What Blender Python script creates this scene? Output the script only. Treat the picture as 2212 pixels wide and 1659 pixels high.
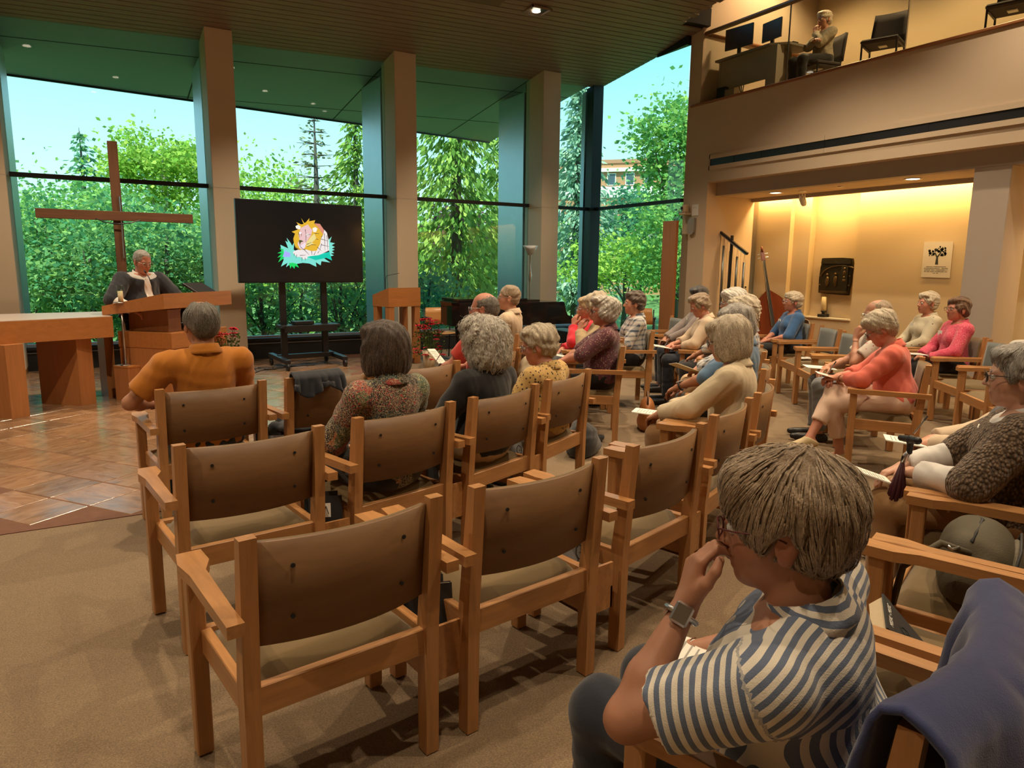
import bpy, bmesh, math, random
import numpy as np
from mathutils import Vector, Matrix, Euler, kdtree
from math import sin, cos, pi, radians as rad, atan2, sqrt

# ------------------------------------------------------------------ scene, camera, world, sun, exposure
for _o in list(bpy.data.objects):
    bpy.data.objects.remove(_o)
SC = bpy.context.scene
COL = SC.collection
random.seed(7)
RNG = np.random.RandomState(11)

F_PX, PITCH, ROLL, YAW = 1520.5, 0.1661, 0.011, rad(30.218)
cam_d = bpy.data.cameras.new('camera')
cam = bpy.data.objects.new('camera', cam_d)
COL.objects.link(cam)
cam_d.sensor_fit = 'HORIZONTAL'
cam_d.sensor_width = 36.0
cam_d.lens = F_PX / 2212 * 36.0
cam_d.clip_start, cam_d.clip_end = 0.05, 500
_rt = Vector((cos(YAW), -sin(YAW), 0))
_fh = Vector((sin(YAW), cos(YAW), 0))
_z = Vector((0, 0, 1))
_fw = _fh * cos(PITCH) - _z * sin(PITCH)
_up = _fh * sin(PITCH) + _z * cos(PITCH)
_r2 = _rt * cos(ROLL) + _up * sin(ROLL)
_u2 = _up * cos(ROLL) - _rt * sin(ROLL)
_m = Matrix((( _r2.x, _u2.x, -_fw.x, 0.954), (_r2.y, _u2.y, -_fw.y, -11.567), (_r2.z, _u2.z, -_fw.z, 1.55), (0, 0, 0, 1)))
cam.matrix_world = _m
SC.camera = cam

SC.view_settings.view_transform = 'Standard'
SC.view_settings.look = 'None'
SC.view_settings.exposure = 0.30
SC.view_settings.gamma = 1.0
SC.view_settings.use_curve_mapping = False
SC.cycles.use_denoising = True
SC.cycles.max_bounces = 8
SC.cycles.diffuse_bounces = 4
SC.cycles.glossy_bounces = 4
SC.cycles.transparent_max_bounces = 16
SC.cycles.sample_clamp_indirect = 6.0
SC.cycles.caustics_reflective = False
SC.cycles.caustics_refractive = False

W = bpy.data.worlds.new('sky')
SC.world = W
W.use_nodes = True
_nt = W.node_tree
_nt.nodes.clear()
_out = _nt.nodes.new('ShaderNodeOutputWorld')
_bg = _nt.nodes.new('ShaderNodeBackground')
_tc = _nt.nodes.new('ShaderNodeTexCoord')
_sp = _nt.nodes.new('ShaderNodeSeparateXYZ')
_cr = _nt.nodes.new('ShaderNodeValToRGB')
_nt.links.new(_tc.outputs['Generated'], _sp.inputs[0])
_nt.links.new(_sp.outputs['Z'], _cr.inputs[0])
_nt.links.new(_cr.outputs[0], _bg.inputs[0])
_nt.links.new(_bg.outputs[0], _out.inputs[0])
_e = _cr.color_ramp.elements
_e[0].position, _e[0].color = 0.0, (0.84, 0.99, 1.0, 1)
_e[1].position, _e[1].color = 0.75, (0.13, 0.42, 0.85, 1)
_n = _e.new(0.10); _n.color = (0.72, 0.97, 1.0, 1)
_n = _e.new(0.28); _n.color = (0.34, 0.80, 0.98, 1)
_bg.inputs[1].default_value = 1.2

sun_d = bpy.data.lights.new('sun', 'SUN')
sun_d.energy = 6.5
sun_d.angle = 0.01
sun_d.color = (1.0, 0.93, 0.80)
sun = bpy.data.objects.new('sun', sun_d)
COL.objects.link(sun)
sun.rotation_euler = Vector((0.35, 0.42, -0.75)).to_track_quat('-Z', 'Y').to_euler()

def area_light(name, loc, size, energy, color, direction=(0, 0, -1), sy=None, spread=None):
    d = bpy.data.lights.new(name, 'AREA')
    d.energy, d.color, d.size = energy, color, size
    if sy:
        d.shape, d.size_y = 'RECTANGLE', sy
    if spread:
        d.spread = spread
    o = bpy.data.objects.new(name, d)
    COL.objects.link(o)
    o.location = loc
    o.rotation_euler = Vector(direction).to_track_quat('-Z', 'Y').to_euler()
    return o

WARM = (1.0, 0.66, 0.33)
WARM2 = (1.0, 0.78, 0.52)
# warm lamps above the gallery, in the ceiling cove over the nave and in the wall-wash slot under the gallery
_l = area_light('wall_wash_lamp', (11.13, -4.6, 2.84), 0.10, 75, (1.0, 0.62, 0.22), (0, 0, -1), sy=4.0); _l.rotation_euler = (0, -0.2, 0)
_l = area_light('wall_wash_lamp', (11.13, -10.6, 2.84), 0.10, 100, (1.0, 0.62, 0.22), (0, 0, -1), sy=6.4); _l.rotation_euler = (0, -0.2, 0)

# ------------------------------------------------------------------ materials
def S(r, g, b):
    def f(c):
        c /= 255.0
        return c / 12.92 if c <= 0.04045 else ((c + 0.055) / 1.055) ** 2.4
    return (f(r), f(g), f(b), 1.0)

MATS = {}
class NB:
    """a small node builder around one principled material"""
    def __init__(self, name):
        self.m = bpy.data.materials.new(name)
        self.m.use_nodes = True
        self.t = self.m.node_tree
        self.b = self.t.nodes['Principled BSDF']
        self.o = self.t.nodes['Material Output']
    def n(self, typ, **kw):
        nd = self.t.nodes.new('ShaderNode' + typ)
        for k, v in kw.items():
            if k.startswith('i_'):
                nd.inputs[k[2:].replace('_', ' ')].default_value = v
            else:
                setattr(nd, k, v)
        return nd
    def l(self, a, b):
        self.t.links.new(a, b)
    def coord(self, scale=(1, 1, 1), rot=(0, 0, 0), kind='Object'):
        tc = self.n('TexCoord')
        mp = self.n('Mapping')
        mp.inputs['Scale'].default_value = scale
        mp.inputs['Rotation'].default_value = rot
        self.l(tc.outputs[kind], mp.inputs[0])
        return mp.outputs[0]
    def noise(self, vec, scale, detail=4, rough=0.55, dist=0.0):
        nz = self.n('TexNoise')
        nz.inputs['Scale'].default_value = scale
        nz.inputs['Detail'].default_value = detail
        nz.inputs['Roughness'].default_value = rough
        nz.inputs['Distortion'].default_value = dist
        if vec is not None:
            self.l(vec, nz.inputs['Vector'])
        return nz.outputs['Fac']
    def ramp(self, fac, stops, interp='LINEAR'):
        r = self.n('ValToRGB')
        r.color_ramp.interpolation = interp
        e = r.color_ramp.elements
        e[0].position, e[0].color = stops[0]
        e[1].position, e[1].color = stops[-1]
        for p, c in stops[1:-1]:
            x = e.new(p); x.color = c
        self.l(fac, r.inputs[0])
        return r.outputs[0]
    def mix(self, fac, a, b, mode='MIX'):
        mx = self.n('MixRGB', blend_type=mode)
        for i, v in ((0, fac), (1, a), (2, b)):
            if hasattr(v, 'is_output'):
                self.l(v, mx.inputs[i])
            else:
                mx.inputs[i].default_value = v
        return mx.outputs[0]
    def math(self, op, a, b=0.0, c=0.0):
        md = self.n('Math', operation=op)
        for i, v in enumerate((a, b, c)):
            if hasattr(v, 'is_output'):
                self.l(v, md.inputs[i])
            else:
                md.inputs[i].default_value = v
        return md.outputs[0]
    def bump(self, h, strength=0.3, dist=0.01):
        bp = self.n('Bump')
        bp.inputs['Strength'].default_value = strength
        bp.inputs['Distance'].default_value = dist
        self.l(h, bp.inputs['Height'])
        self.l(bp.outputs[0], self.b.inputs['Normal'])
    def base(self, v):
        if hasattr(v, 'is_output'):
            self.l(v, self.b.inputs['Base Color'])
        else:
            self.b.inputs['Base Color'].default_value = v
    def set(self, **kw):
        for k, v in kw.items():
            self.b.inputs[k.replace('_', ' ')].default_value = v
        return self

def sc(c, k):
    return (min(1, c[0] * k), min(1, c[1] * k), min(1, c[2] * k), 1)

def plain(name, c, rough=0.6, var=0.12, vs=6.0, bump=0.0, bs=80.0, metal=0.0, spec=0.5, emit=None, estr=0.0):
    if name in MATS:
        return MATS[name]
    b = NB(name)
    v = b.coord()
    if var:
        f = b.noise(v, vs, 3)
        b.base(b.mix(f, sc(c, 1 - var), sc(c, 1 + var)))
    else:
        b.base(c)
    b.set(Roughness=rough, Metallic=metal)
    b.b.inputs['Specular IOR Level'].default_value = spec
    if bump:
        b.bump(b.noise(v, bs, 2), bump, 0.004)
    if emit:
        b.b.inputs['Emission Color'].default_value = emit
        b.b.inputs['Emission Strength'].default_value = estr
    MATS[name] = b.m
    return b.m

def wood(name, c, rough=0.42, axis='Z', scale=1.0, contrast=0.22):
    if name in MATS:
        return MATS[name]
    b = NB(name)
    s = {'X': (1.2, 14, 14), 'Y': (14, 1.2, 14), 'Z': (14, 14, 1.2)}[axis]
    v = b.coord(tuple(k * scale for k in s))
    f = b.noise(v, 3.0, 5, 0.6, 0.4)
    v2 = b.coord((0.7, 0.7, 0.7))
    g = b.noise(v2, 2.0, 2)
    col = b.ramp(f, [(0.30, sc(c, 1 - contrast)), (0.52, c), (0.72, sc(c, 1 + contrast * 0.9))])
    col = b.mix(b.math('MULTIPLY', g, 0.35), col, sc(c, 0.72))
    b.base(col)
    b.set(Roughness=rough)
    b.bump(f, 0.08, 0.002)
    MATS[name] = b.m
    return b.m

WOODC = (0.46, 0.225, 0.085, 1)
M_WOODZ = wood('oak_upright', WOODC, 0.38, 'Z')
M_WOODX = wood('oak_cross', sc(WOODC, 0.97), 0.38, 'X')
M_WOODY = wood('oak_lengthwise', sc(WOODC, 1.03), 0.30, 'Y')
M_PLY = wood('oak_plywood', (0.215, 0.115, 0.052, 1), 0.42, 'X', 0.7, 0.14)
M_ALTAR = wood('altar_oak', (0.50, 0.20, 0.06, 1), 0.36, 'X', 0.6, 0.14)
M_ALTARZ = wood('altar_oak_upright', (0.48, 0.20, 0.07, 1), 0.38, 'Z', 0.6, 0.14)
M_SLAT = wood('ceiling_slat', (0.25, 0.178, 0.138, 1), 0.55, 'X', 0.5, 0.18)
M_RAILWOOD = wood('handrail_wood', (0.30, 0.12, 0.045, 1), 0.35, 'Y', 0.6)
M_CROSS = wood('cross_timber', (0.16, 0.070, 0.032, 1), 0.7, 'Z', 0.8, 0.3)
M_BLACK = plain('black_metal', (0.012, 0.013, 0.016, 1), 0.42, 0.1)
M_GAP = plain('dark_gap', (0.006, 0.005, 0.005, 1), 0.9, 0)
M_FRAME = plain('window_frame_metal', (0.012, 0.014, 0.018, 1), 0.45, 0.1)
M_ALU = plain('aluminium', (0.46, 0.53, 0.63, 1), 0.42, 0.05, metal=0.85)  # bluish tint in the base colour stands in for reflected sky
M_STEEL = plain('brushed_steel', (0.55, 0.55, 0.56, 1), 0.3, 0.05, metal=1.0)
M_WHITE = plain('white_plastic', (0.78, 0.77, 0.74, 1), 0.4, 0.03)
M_PAPER = plain('paper', (0.82, 0.80, 0.74, 1), 0.7, 0.04)
M_PAGE = plain('book_pages', (0.62, 0.50, 0.33, 1), 0.8, 0.10, 60)
M_BOOK = plain('book_cover', (0.016, 0.018, 0.022, 1), 0.45, 0.2)
M_BOOKG = plain('grey_book_cover', (0.22, 0.23, 0.24, 1), 0.5, 0.2, 60)
M_INK = plain('ink', (0.03, 0.03, 0.03, 1), 0.7, 0)
M_BLACKGLOSS = plain('piano_lacquer', (0.008, 0.008, 0.010, 1), 0.08, 0)

def wall_mat(name, c, rough=0.85):
    b = NB(name)
    v = b.coord()
    f = b.noise(v, 1.2, 3)
    g = b.noise(v, 90, 4, 0.7)
    b.base(b.mix(f, sc(c, 0.95), sc(c, 1.05)))
    b.set(Roughness=rough)
    b.bump(g, 0.25, 0.004)
    MATS[name] = b.m
    return b.m
M_WALL = wall_mat('wall_beige', (0.56, 0.445, 0.325, 1))
M_WALL2 = wall_mat('wall_cream_texture', (0.60, 0.47, 0.29, 1))
M_WALLG = wall_mat('wall_taupe', (0.40, 0.34, 0.29, 1))
M_COLUMN = wall_mat('column_plaster', (0.60, 0.495, 0.37, 1), 0.7)
M_SOFFIT = plain('soffit_panel', (0.30, 0.35, 0.40, 1), 0.5, 0.05, 0.8)

def fabric(name, c, var=0.18, weave=420, bump=0.22, rough=0.9, sheen=0.25, big=3.0):
    if name in MATS:
        return MATS[name]
    b = NB(name)
    v = b.coord()
    f = b.noise(v, big, 4)
    g = b.noise(v, weave, 2)
    col = b.mix(f, sc(c, 1 - var), sc(c, 1 + var))
    col = b.mix(b.math('MULTIPLY', g, 0.30), col, sc(c, 0.7))
    b.base(col)
    b.set(Roughness=rough)
    b.b.inputs['Sheen Weight'].default_value = sheen
    fold = b.noise(v, 14, 3, 0.5)
    h = b.math('ADD', b.math('MULTIPLY', g, 0.3), b.math('MULTIPLY', fold, 0.9))
    b.bump(h, bump, 0.012)
    MATS[name] = b.m
    return b.m
M_SEAT = fabric('khaki_upholstery', (0.160, 0.105, 0.040, 1), 0.24, 300, 0.12, big=4)
M_SEATB = fabric('blue_grey_upholstery', (0.120, 0.135, 0.130, 1), 0.15, 300, 0.12, big=4)

def carpet_mat():
    b = NB('carpet')
    v = b.coord()
    f = b.noise(v, 190, 3, 0.8)
    g = b.noise(v, 1.3, 3)
    c1, c2 = (0.110, 0.070, 0.036, 1), (0.36, 0.25, 0.145, 1)
    col = b.ramp(f, [(0.33, c1), (0.5, (0.215, 0.145, 0.080, 1)), (0.68, c2)])
    col = b.mix(b.math('MULTIPLY', g, 0.35), col, (0.165, 0.115, 0.066, 1))
    b.base(col)
    b.set(Roughness=0.95)
    b.b.inputs['Sheen Weight'].default_value = 0.2
    b.bump(f, 0.6, 0.006)
    return b.m
M_CARPET = carpet_mat()

def tile_mat():
    b = NB('slate_tile')
    oi = b.n('ObjectInfo')
    v = b.coord((1, 1, 1))
    vm = b.n('VectorMath', operation='ADD')
    b.l(v, vm.inputs[0])
    cx = b.n('CombineXYZ')
    for i in range(3):
        b.l(b.math('MULTIPLY', oi.outputs['Random'], 37.0 + i * 11), cx.inputs[i])
    b.l(cx.outputs[0], vm.inputs[1])
    vv = vm.outputs[0]
    mp = b.n('Mapping'); mp.inputs['Scale'].default_value = (1.0, 3.2, 1)
    b.l(vv, mp.inputs[0])
    f = b.noise(mp.outputs[0], 4.0, 6, 0.62, 0.8)
    col = b.ramp(f, [(0.25, (0.150, 0.095, 0.058, 1)), (0.5, (0.270, 0.165, 0.100, 1)), (0.75, (0.36, 0.235, 0.150, 1))])
    tint = b.ramp(oi.outputs['Random'], [(0.0, (0.80, 0.82, 0.80, 1)), (0.5, (1.0, 0.98, 0.94, 1)), (1.0, (1.22, 1.12, 1.0, 1))])
    col = b.mix(1.0, col, tint, 'MULTIPLY')
    b.base(col)
    r = b.ramp(f, [(0.3, (0.13, 0.13, 0.13, 1)), (0.8, (0.28, 0.28, 0.28, 1))])
    b.l(r, b.b.inputs['Roughness'])
    b.b.inputs['Specular IOR Level'].default_value = 0.8
    b.bump(f, 0.35, 0.006)
    return b.m
M_TILE = tile_mat()
M_GROUT = plain('tile_grout', (0.145, 0.065, 0.038, 1), 0.9, 0.2, 20)

def glass_mat(name, tint=(0.86, 0.97, 0.95, 1), ior=1.45):
    b = NB(name)
    t = b.t
    t.nodes.remove(b.b)
    tr = b.n('BsdfTransparent'); tr.inputs[0].default_value = tint
    gl = b.n('BsdfGlossy'); gl.inputs['Roughness'].default_value = 0.02
    gl.inputs[0].default_value = (1, 1, 1, 1)
    fr = b.n('Fresnel'); fr.inputs[0].default_value = ior
    mx = b.n('MixShader')
    ge = b.n('NewGeometry')
    fac = b.math('MULTIPLY', fr.outputs[0], b.math('SUBTRACT', 1.0, ge.outputs['Backfacing']))
    b.l(fac, mx.inputs[0]); b.l(tr.outputs[0], mx.inputs[1]); b.l(gl.outputs[0], mx.inputs[2])
    b.l(mx.outputs[0], b.o.inputs[0])
    return b.m
M_GLASS = glass_mat('window_glass', (0.84, 0.97, 0.95, 1))
M_GLASS2 = glass_mat('balustrade_glass', (0.94, 0.97, 0.93, 1), 1.4)

def emit_mat(name, c, s):
    b = NB(name)
    b.base((0, 0, 0, 1))
    b.b.inputs['Emission Color'].default_value = c
    b.b.inputs['Emission Strength'].default_value = s
    MATS[name] = b.m
    return b.m
M_LAMP = emit_mat('lamp_disc', (1.0, 0.86, 0.62, 1), 9.0)
# ------------------------------------------------------------------ mesh helpers
class MB:
    def __init__(self):
        self.v, self.f = [], []
    def add(self, vs, fs):
        n = len(self.v)
        self.v += [tuple(p) for p in vs]
        self.f += [tuple(i + n for i in q) for q in fs]
        return self
    def box(self, c, s, rz=0.0, ch=0.0, M=None):
        hx, hy, hz = s[0] / 2, s[1] / 2, s[2] / 2
        ch = min(ch, hx * 0.8, hy * 0.8, hz * 0.8)
        if ch <= 0:
            vs = [(x, y, z) for z in (-hz, hz) for x, y in ((-hx, -hy), (hx, -hy), (hx, hy), (-hx, hy))]
            fs = [(3, 2, 1, 0), (4, 5, 6, 7), (0, 1, 5, 4), (1, 2, 6, 5), (2, 3, 7, 6), (3, 0, 4, 7)]
        else:
            vs, fs = [], []
            idx = {}
            for sx in (-1, 1):
                for sy in (-1, 1):
                    for sz in (-1, 1):
                        for k in range(3):
                            p = [sx * (hx - ch), sy * (hy - ch), sz * (hz - ch)]
                            p[k] = (sx * hx, sy * hy, sz * hz)[k]
                            idx[(sx, sy, sz, k)] = len(vs)
                            vs.append(tuple(p))
            for k in range(3):
                a, b = [(1, 2), (2, 0), (0, 1)][k]
                for s0 in (-1, 1):
                    q = []
                    for (u, w) in ((-1, -1), (1, -1), (1, 1), (-1, 1)):
                        t = [0, 0, 0]; t[k] = s0; t[a] = u; t[b] = w
                        q.append(idx[(t[0], t[1], t[2], k)])
                    fs.append(tuple(q if s0 > 0 else q[::-1]))
                for u in (-1, 1):            # edges parallel to k
                    for w in (-1, 1):
                        t0 = [0, 0, 0]; t1 = [0, 0, 0]
                        t0[k], t1[k] = -1, 1
                        for t in (t0, t1):
                            t[a], t[b] = u, w
                        q = [idx[(*t0, a)], idx[(*t1, a)], idx[(*t1, b)], idx[(*t0, b)]]
                        fs.append(tuple(q if u * w < 0 else q[::-1]))
            for sx in (-1, 1):
                for sy in (-1, 1):
                    for sz in (-1, 1):
                        q = [idx[(sx, sy, sz, k)] for k in range(3)]
                        fs.append(tuple(q if sx * sy * sz > 0 else q[::-1]))
        if M is not None:
            vs = [tuple(M @ Vector(p)) for p in vs]
        else:
            cr, sr = cos(rz), sin(rz)
            vs = [(c[0] + x * cr - y * sr, c[1] + x * sr + y * cr, c[2] + z) for x, y, z in vs]
        return self.add(vs, fs)
    def span(self, p0, p1, ch=0.0):
        return self.box([(a + b) / 2 for a, b in zip(p0, p1)], [abs(a - b) for a, b in zip(p0, p1)], 0, ch)
    def bar(self, a, b, w, t, up=(0, 0, 1), ch=0.0):
        a, b = Vector(a), Vector(b)
        y = (b - a); L = y.length; y.normalize()
        up = Vector(up)
        x = y.cross(up)
        if x.length < 1e-5:
            x = y.cross(Vector((1, 0, 0)))
        x.normalize(); z = x.cross(y)
        c = (a + b) / 2
        M = Matrix(((x.x, y.x, z.x, c.x), (x.y, y.y, z.y, c.y), (x.z, y.z, z.z, c.z), (0, 0, 0, 1)))
        return self.box((0, 0, 0), (w, L, t), 0, ch, M)
    def prism(self, poly, z0, z1, M=None):
        """poly counter-clockwise in xy"""
        n = len(poly)
        g0 = z0 if callable(z0) else (lambda x, y: z0)
        g1 = z1 if callable(z1) else (lambda x, y: z1)
        vs = [(x, y, g0(x, y)) for x, y in poly] + [(x, y, g1(x, y)) for x, y in poly]
        fs = [tuple(range(n))[::-1], tuple(range(n, 2 * n))] + [(i, (i + 1) % n, n + (i + 1) % n, n + i) for i in range(n)]
        if M is not None:
            vs = [tuple(M @ Vector(p)) for p in vs]
        return self.add(vs, fs)
    def tube(self, pts, r, n=8, cap=True, closed=False):
        pts = [Vector(p) for p in pts]
        m = len(pts)
        rs = r if hasattr(r, '__len__') else [r] * m
        prev = None
        vs, fs = [], []
        for i, p in enumerate(pts):
            if closed:
                d = pts[(i + 1) % m] - pts[i - 1]
            else:
                d = pts[min(i + 1, m - 1)] - pts[max(i - 1, 0)]
            if d.length < 1e-9:
                d = Vector((0, 0, 1))
            d.normalize()
            if prev is None:
                x = d.cross(Vector((0, 0, 1)))
                if x.length < 1e-3:
                    x = d.cross(Vector((1, 0, 0)))
            else:
                x = prev - d * prev.dot(d)
            x.normalize(); prev = x
            y = d.cross(x)
            for k in range(n):
                a = 2 * pi * k / n
                vs.append(p + (x * cos(a) + y * sin(a)) * rs[i])
        for i in range(m if closed else m - 1):
            j = (i + 1) % m
            for k in range(n):
                fs.append((i * n + k, i * n + (k + 1) % n, j * n + (k + 1) % n, j * n + k))
        if cap and not closed:
            fs.append(tuple(range(n))[::-1])
            fs.append(tuple(range((m - 1) * n, m * n)))
        return self.add(vs, fs)
    def lathe(self, prof, c=(0, 0, 0), n=16, M=None):
        """prof: list of (radius, z)"""
        vs, fs = [], []
        for r, z in prof:
            for k in range(n):
                a = 2 * pi * k / n
                vs.append((c[0] + r * cos(a), c[1] + r * sin(a), c[2] + z))
        for i in range(len(prof) - 1):
            for k in range(n):
                fs.append((i * n + k, i * n + (k + 1) % n, (i + 1) * n + (k + 1) % n, (i + 1) * n + k))
        fs.append(tuple(range(n))[::-1])
        fs.append(tuple(range((len(prof) - 1) * n, len(prof) * n)))
        if M is not None:
            vs = [tuple(M @ Vector(p)) for p in vs]
        return self.add(vs, fs)
    def ellip(self, c, r, n=12, m=8, M=None):
        prof = []
        vs, fs = [], []
        for i in range(m + 1):
            t = pi * i / m
            for k in range(n):
                a = 2 * pi * k / n
                vs.append((c[0] + r[0] * sin(t) * cos(a), c[1] + r[1] * sin(t) * sin(a), c[2] - r[2] * cos(t)))
        for i in range(m):
            for k in range(n):
                fs.append((i * n + k, i * n + (k + 1) % n, (i + 1) * n + (k + 1) % n, (i + 1) * n + k))
        if M is not None:
            vs = [tuple(M @ Vector(p)) for p in vs]
        return self.add(vs, fs)
    def grid(self, fn, nu, nv, flip=False):
        vs = [fn(i / nu, j / nv) for i in range(nu + 1) for j in range(nv + 1)]
        fs = []
        for i in range(nu):
            for j in range(nv):
                q = (i * (nv + 1) + j, (i + 1) * (nv + 1) + j, (i + 1) * (nv + 1) + j + 1, i * (nv + 1) + j + 1)
                fs.append(q[::-1] if flip else q)
        return self.add(vs, fs)
    def sheet(self, fn, nu, nv, t):
        """a surface fn(u,v)->point with thickness t along its local normal"""
        P = np.array([[fn(i / nu, j / nv) for j in range(nv + 1)] for i in range(nu + 1)], float)
        du = np.gradient(P, axis=0); dv = np.gradient(P, axis=1)
        N = np.cross(du, dv); N /= np.linalg.norm(N, axis=2, keepdims=True) + 1e-12
        A = (P + N * t / 2).reshape(-1, 3); B = (P - N * t / 2).reshape(-1, 3)
        w = nv + 1; n0 = len(A); fs = []
        for i in range(nu):
            for j in range(nv):
                q = (i * w + j, (i + 1) * w + j, (i + 1) * w + j + 1, i * w + j + 1)
                fs.append(q); fs.append(tuple(n0 + k for k in q[::-1]))
        rim = [i * w for i in range(nu + 1)] + [nu * w + j for j in range(1, w)] + [i * w + nv for i in range(nu - 1, -1, -1)] + [j for j in range(nv - 1, 0, -1)]
        for k in range(len(rim)):
            a, b = rim[k], rim[(k + 1) % len(rim)]
            fs.append((b, a, n0 + a, n0 + b))
        return self.add([tuple(p) for p in A] + [tuple(p) for p in B], fs)
    def mesh(self, name, mat, smooth=False):
        me = bpy.data.meshes.new(name)
        me.from_pydata(self.v, [], self.f)
        me.materials.append(mat)
        if smooth:
            me.polygons.foreach_set('use_smooth', [True] * len(me.polygons))
        me.update()
        return me
    def obj(self, name, mat, parent=None, smooth=False, kind=None, label=None):
        return link(name, self.mesh(name, mat, smooth), parent, kind, label)

def link(name, me, parent=None, kind=None, label=None):
    o = bpy.data.objects.new(name, me)
    COL.objects.link(o)
    if parent is not None:
        o.parent = parent
    if kind:
        o['kind'] = kind
    if label:
        o['label'] = label
    return o

def tag(o, label, cat, group=None, kind=None):
    o['label'] = label; o['category'] = cat
    if group:
        o['group'] = group
    if kind:
        o['kind'] = kind
    return o

def thing(name, label, cat, loc=(0, 0, 0), rz=0.0, group=None):
    o = bpy.data.objects.new(name, None)
    COL.objects.link(o)
    o.empty_display_size = 0.1
    o.location = loc
    o.rotation_euler = (0, 0, rz)
    return tag(o, label, cat, group)

def copy_tree(src, loc, rz, label=None, group=None):
    r = src.copy(); COL.objects.link(r)
    r.location = loc; r.rotation_euler = (0, 0, rz)
    if label: r['label'] = label
    if group: r['group'] = group
    for ch in list(src.children):
        c = ch.copy(); COL.objects.link(c); c.parent = r
        for g in list(ch.children):
            d = g.copy(); COL.objects.link(d); d.parent = c
    return r

def struct(name, mb, mat, parent=None, smooth=False):
    return mb.obj(name, mat, parent, smooth, None if parent else 'structure')

# ------------------------------------------------------------------ the building
def zc(x, y):                                     # sloped plank ceiling and soffit plane
    return 4.80 + 0.036 * x - 0.12 * y

XL, YB = -4.2, -14.2                              # left end, back end of the room
# floor: carpet slab with the tiled sanctuary floor set into it
floor = struct('floor', MB().span((XL - 0.3, YB - 0.3, -0.30), (13.2, 0.55, -0.004)), M_CARPET)
TP = [(-4.2, -6.78), (1.25, -6.79), (2.3, -6.2), (3.1, -4.9), (3.55, -3.3), (3.9, -2.1), (4.6, -1.2), (5.0, 0.42), (-4.2, 0.42)]
MB().prism(TP, -0.02, 0.0005).obj('grout_bed', M_GROUT, floor)
def clip_poly(poly, clip):
    out = list(poly)
    for i in range(len(clip)):
        ax, ay = clip[i]; bx, by = clip[(i + 1) % len(clip)]
        side = lambda p: (bx - ax) * (p[1] - ay) - (by - ay) * (p[0] - ax)
        src, out = out, []
        for k in range(len(src)):
            p, q = src[k], src[(k + 1) % len(src)]
            sp, sq = side(p), side(q)
            if sp >= 0:
                out.append(p)
            if sp * sq < 0:
                t = sp / (sp - sq)
                out.append((p[0] + t * (q[0] - p[0]), p[1] + t * (q[1] - p[1])))
        if not out:
            return []
    return out
def inside(p, poly):
    c = False
    for i in range(len(poly)):
        (x1, y1), (x2, y2) = poly[i], poly[i - 1]
        if (y1 > p[1]) != (y2 > p[1]) and p[0] < (x2 - x1) * (p[1] - y1) / (y2 - y1) + x1:
            c = not c
    return c
TS, TA = 0.37818, rad(-53.42)
tu, tv = (cos(TA), sin(TA)), (-sin(TA), cos(TA))
full = MB().box((0, 0, -0.008), (TS - 0.011, TS - 0.011, 0.022), 0, 0.003)
tile_me = full.mesh('tile', M_TILE)
tiles = []
for i in range(-24, 24):
    for j in range(-14, 26):
        cx = 0.341 + (i + .5) * TS * tu[0] + (j + .5) * TS * tv[0]
        cy = -5.869 + (i + .5) * TS * tu[1] + (j + .5) * TS * tv[1]
        if not (-4.6 < cx < 5.4 and -7.2 < cy < 0.8):
            continue
        h = TS / 2 - 0.0055
        cor = [(cx + a * h * tu[0] + b * h * tv[0], cy + a * h * tu[1] + b * h * tv[1]) for a, b in ((-1, -1), (1, -1), (1, 1), (-1, 1))]
        ins = [inside(p, TP) for p in cor]
        if not any(ins) and not inside((cx, cy), TP):
            continue
        # seen from the camera?  (bearing left of the frame is out of view)
        dx, dy = cx - 0.954, cy + 11.567
        fw = dx * sin(YAW) + dy * cos(YAW); rt = dx * cos(YAW) - dy * sin(YAW)
        if rt / fw < -0.80:
            continue
        tiles.append((fw, cx, cy, cor, all(ins)))
tiles.sort()
rest = MB()
for n, (fw, cx, cy, cor, whole) in enumerate(tiles):
    if whole and n < 298:
        o = link('tile', tile_me, floor)
        o.location = (cx, cy, 0.0 + 0.0008 * random.random())
        o.rotation_euler = (0, 0, TA + random.choice((0, 1, 2, 3)) * pi / 2)
    else:
        pl = cor if whole else clip_poly(cor, TP)
        if len(pl) >= 3:
            if n < 298:
                MB().prism(pl, -0.012, 0.003).obj('tile', M_TILE, floor)
            else:
                rest.prism(pl, -0.012, 0.003)
rest.obj('far_tiles', M_TILE, floor, kind='stuff')

# window wall: fins (columns), dark curb, glazing, transom, corner mullion
colx = (-0.19, 2.705, 5.585, 8.49)
for k, cx in enumerate((-3.07,) + colx):
    c = struct('column', MB().span((cx - 0.19, 0.0, 0.075), (cx + 0.19, 0.62, zc(cx, 0) - 0.003), 0.006), M_COLUMN)
    MB().span((cx - 0.185, 0.004, 0.0), (cx + 0.185, 0.60, 0.08)).obj('wood_base', M_WOODX, c)
    MB().span((cx - 0.1935, -0.002, 2.655), (cx + 0.1935, 0.5, 2.660)).obj('joint_line', M_WALLG, c)
    ex = MB().span((cx - 0.185, 0.70, -0.6), (cx + 0.185, 1.72, zc(cx, 1.72) - 0.04), 0.01)
    ex.obj('outer_fin', M_ALU, c)
    MB().span((cx - 0.14, 0.60, -0.3), (cx + 0.14, 0.72, zc(cx, 0.7))).obj('dark_seal', M_FRAME, c)
edges = [-3.07] + list(colx) + [9.87]
GY = 0.50
win = struct('window_1', MB().span((XL, 0.38, 0.0), (9.9, 0.62, 0.30), 0.004), M_FRAME)
MB().span((XL, 0.34, 0.30), (9.9, 0.62, 0.345), 0.004).obj('sill', M_FRAME, win)
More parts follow.
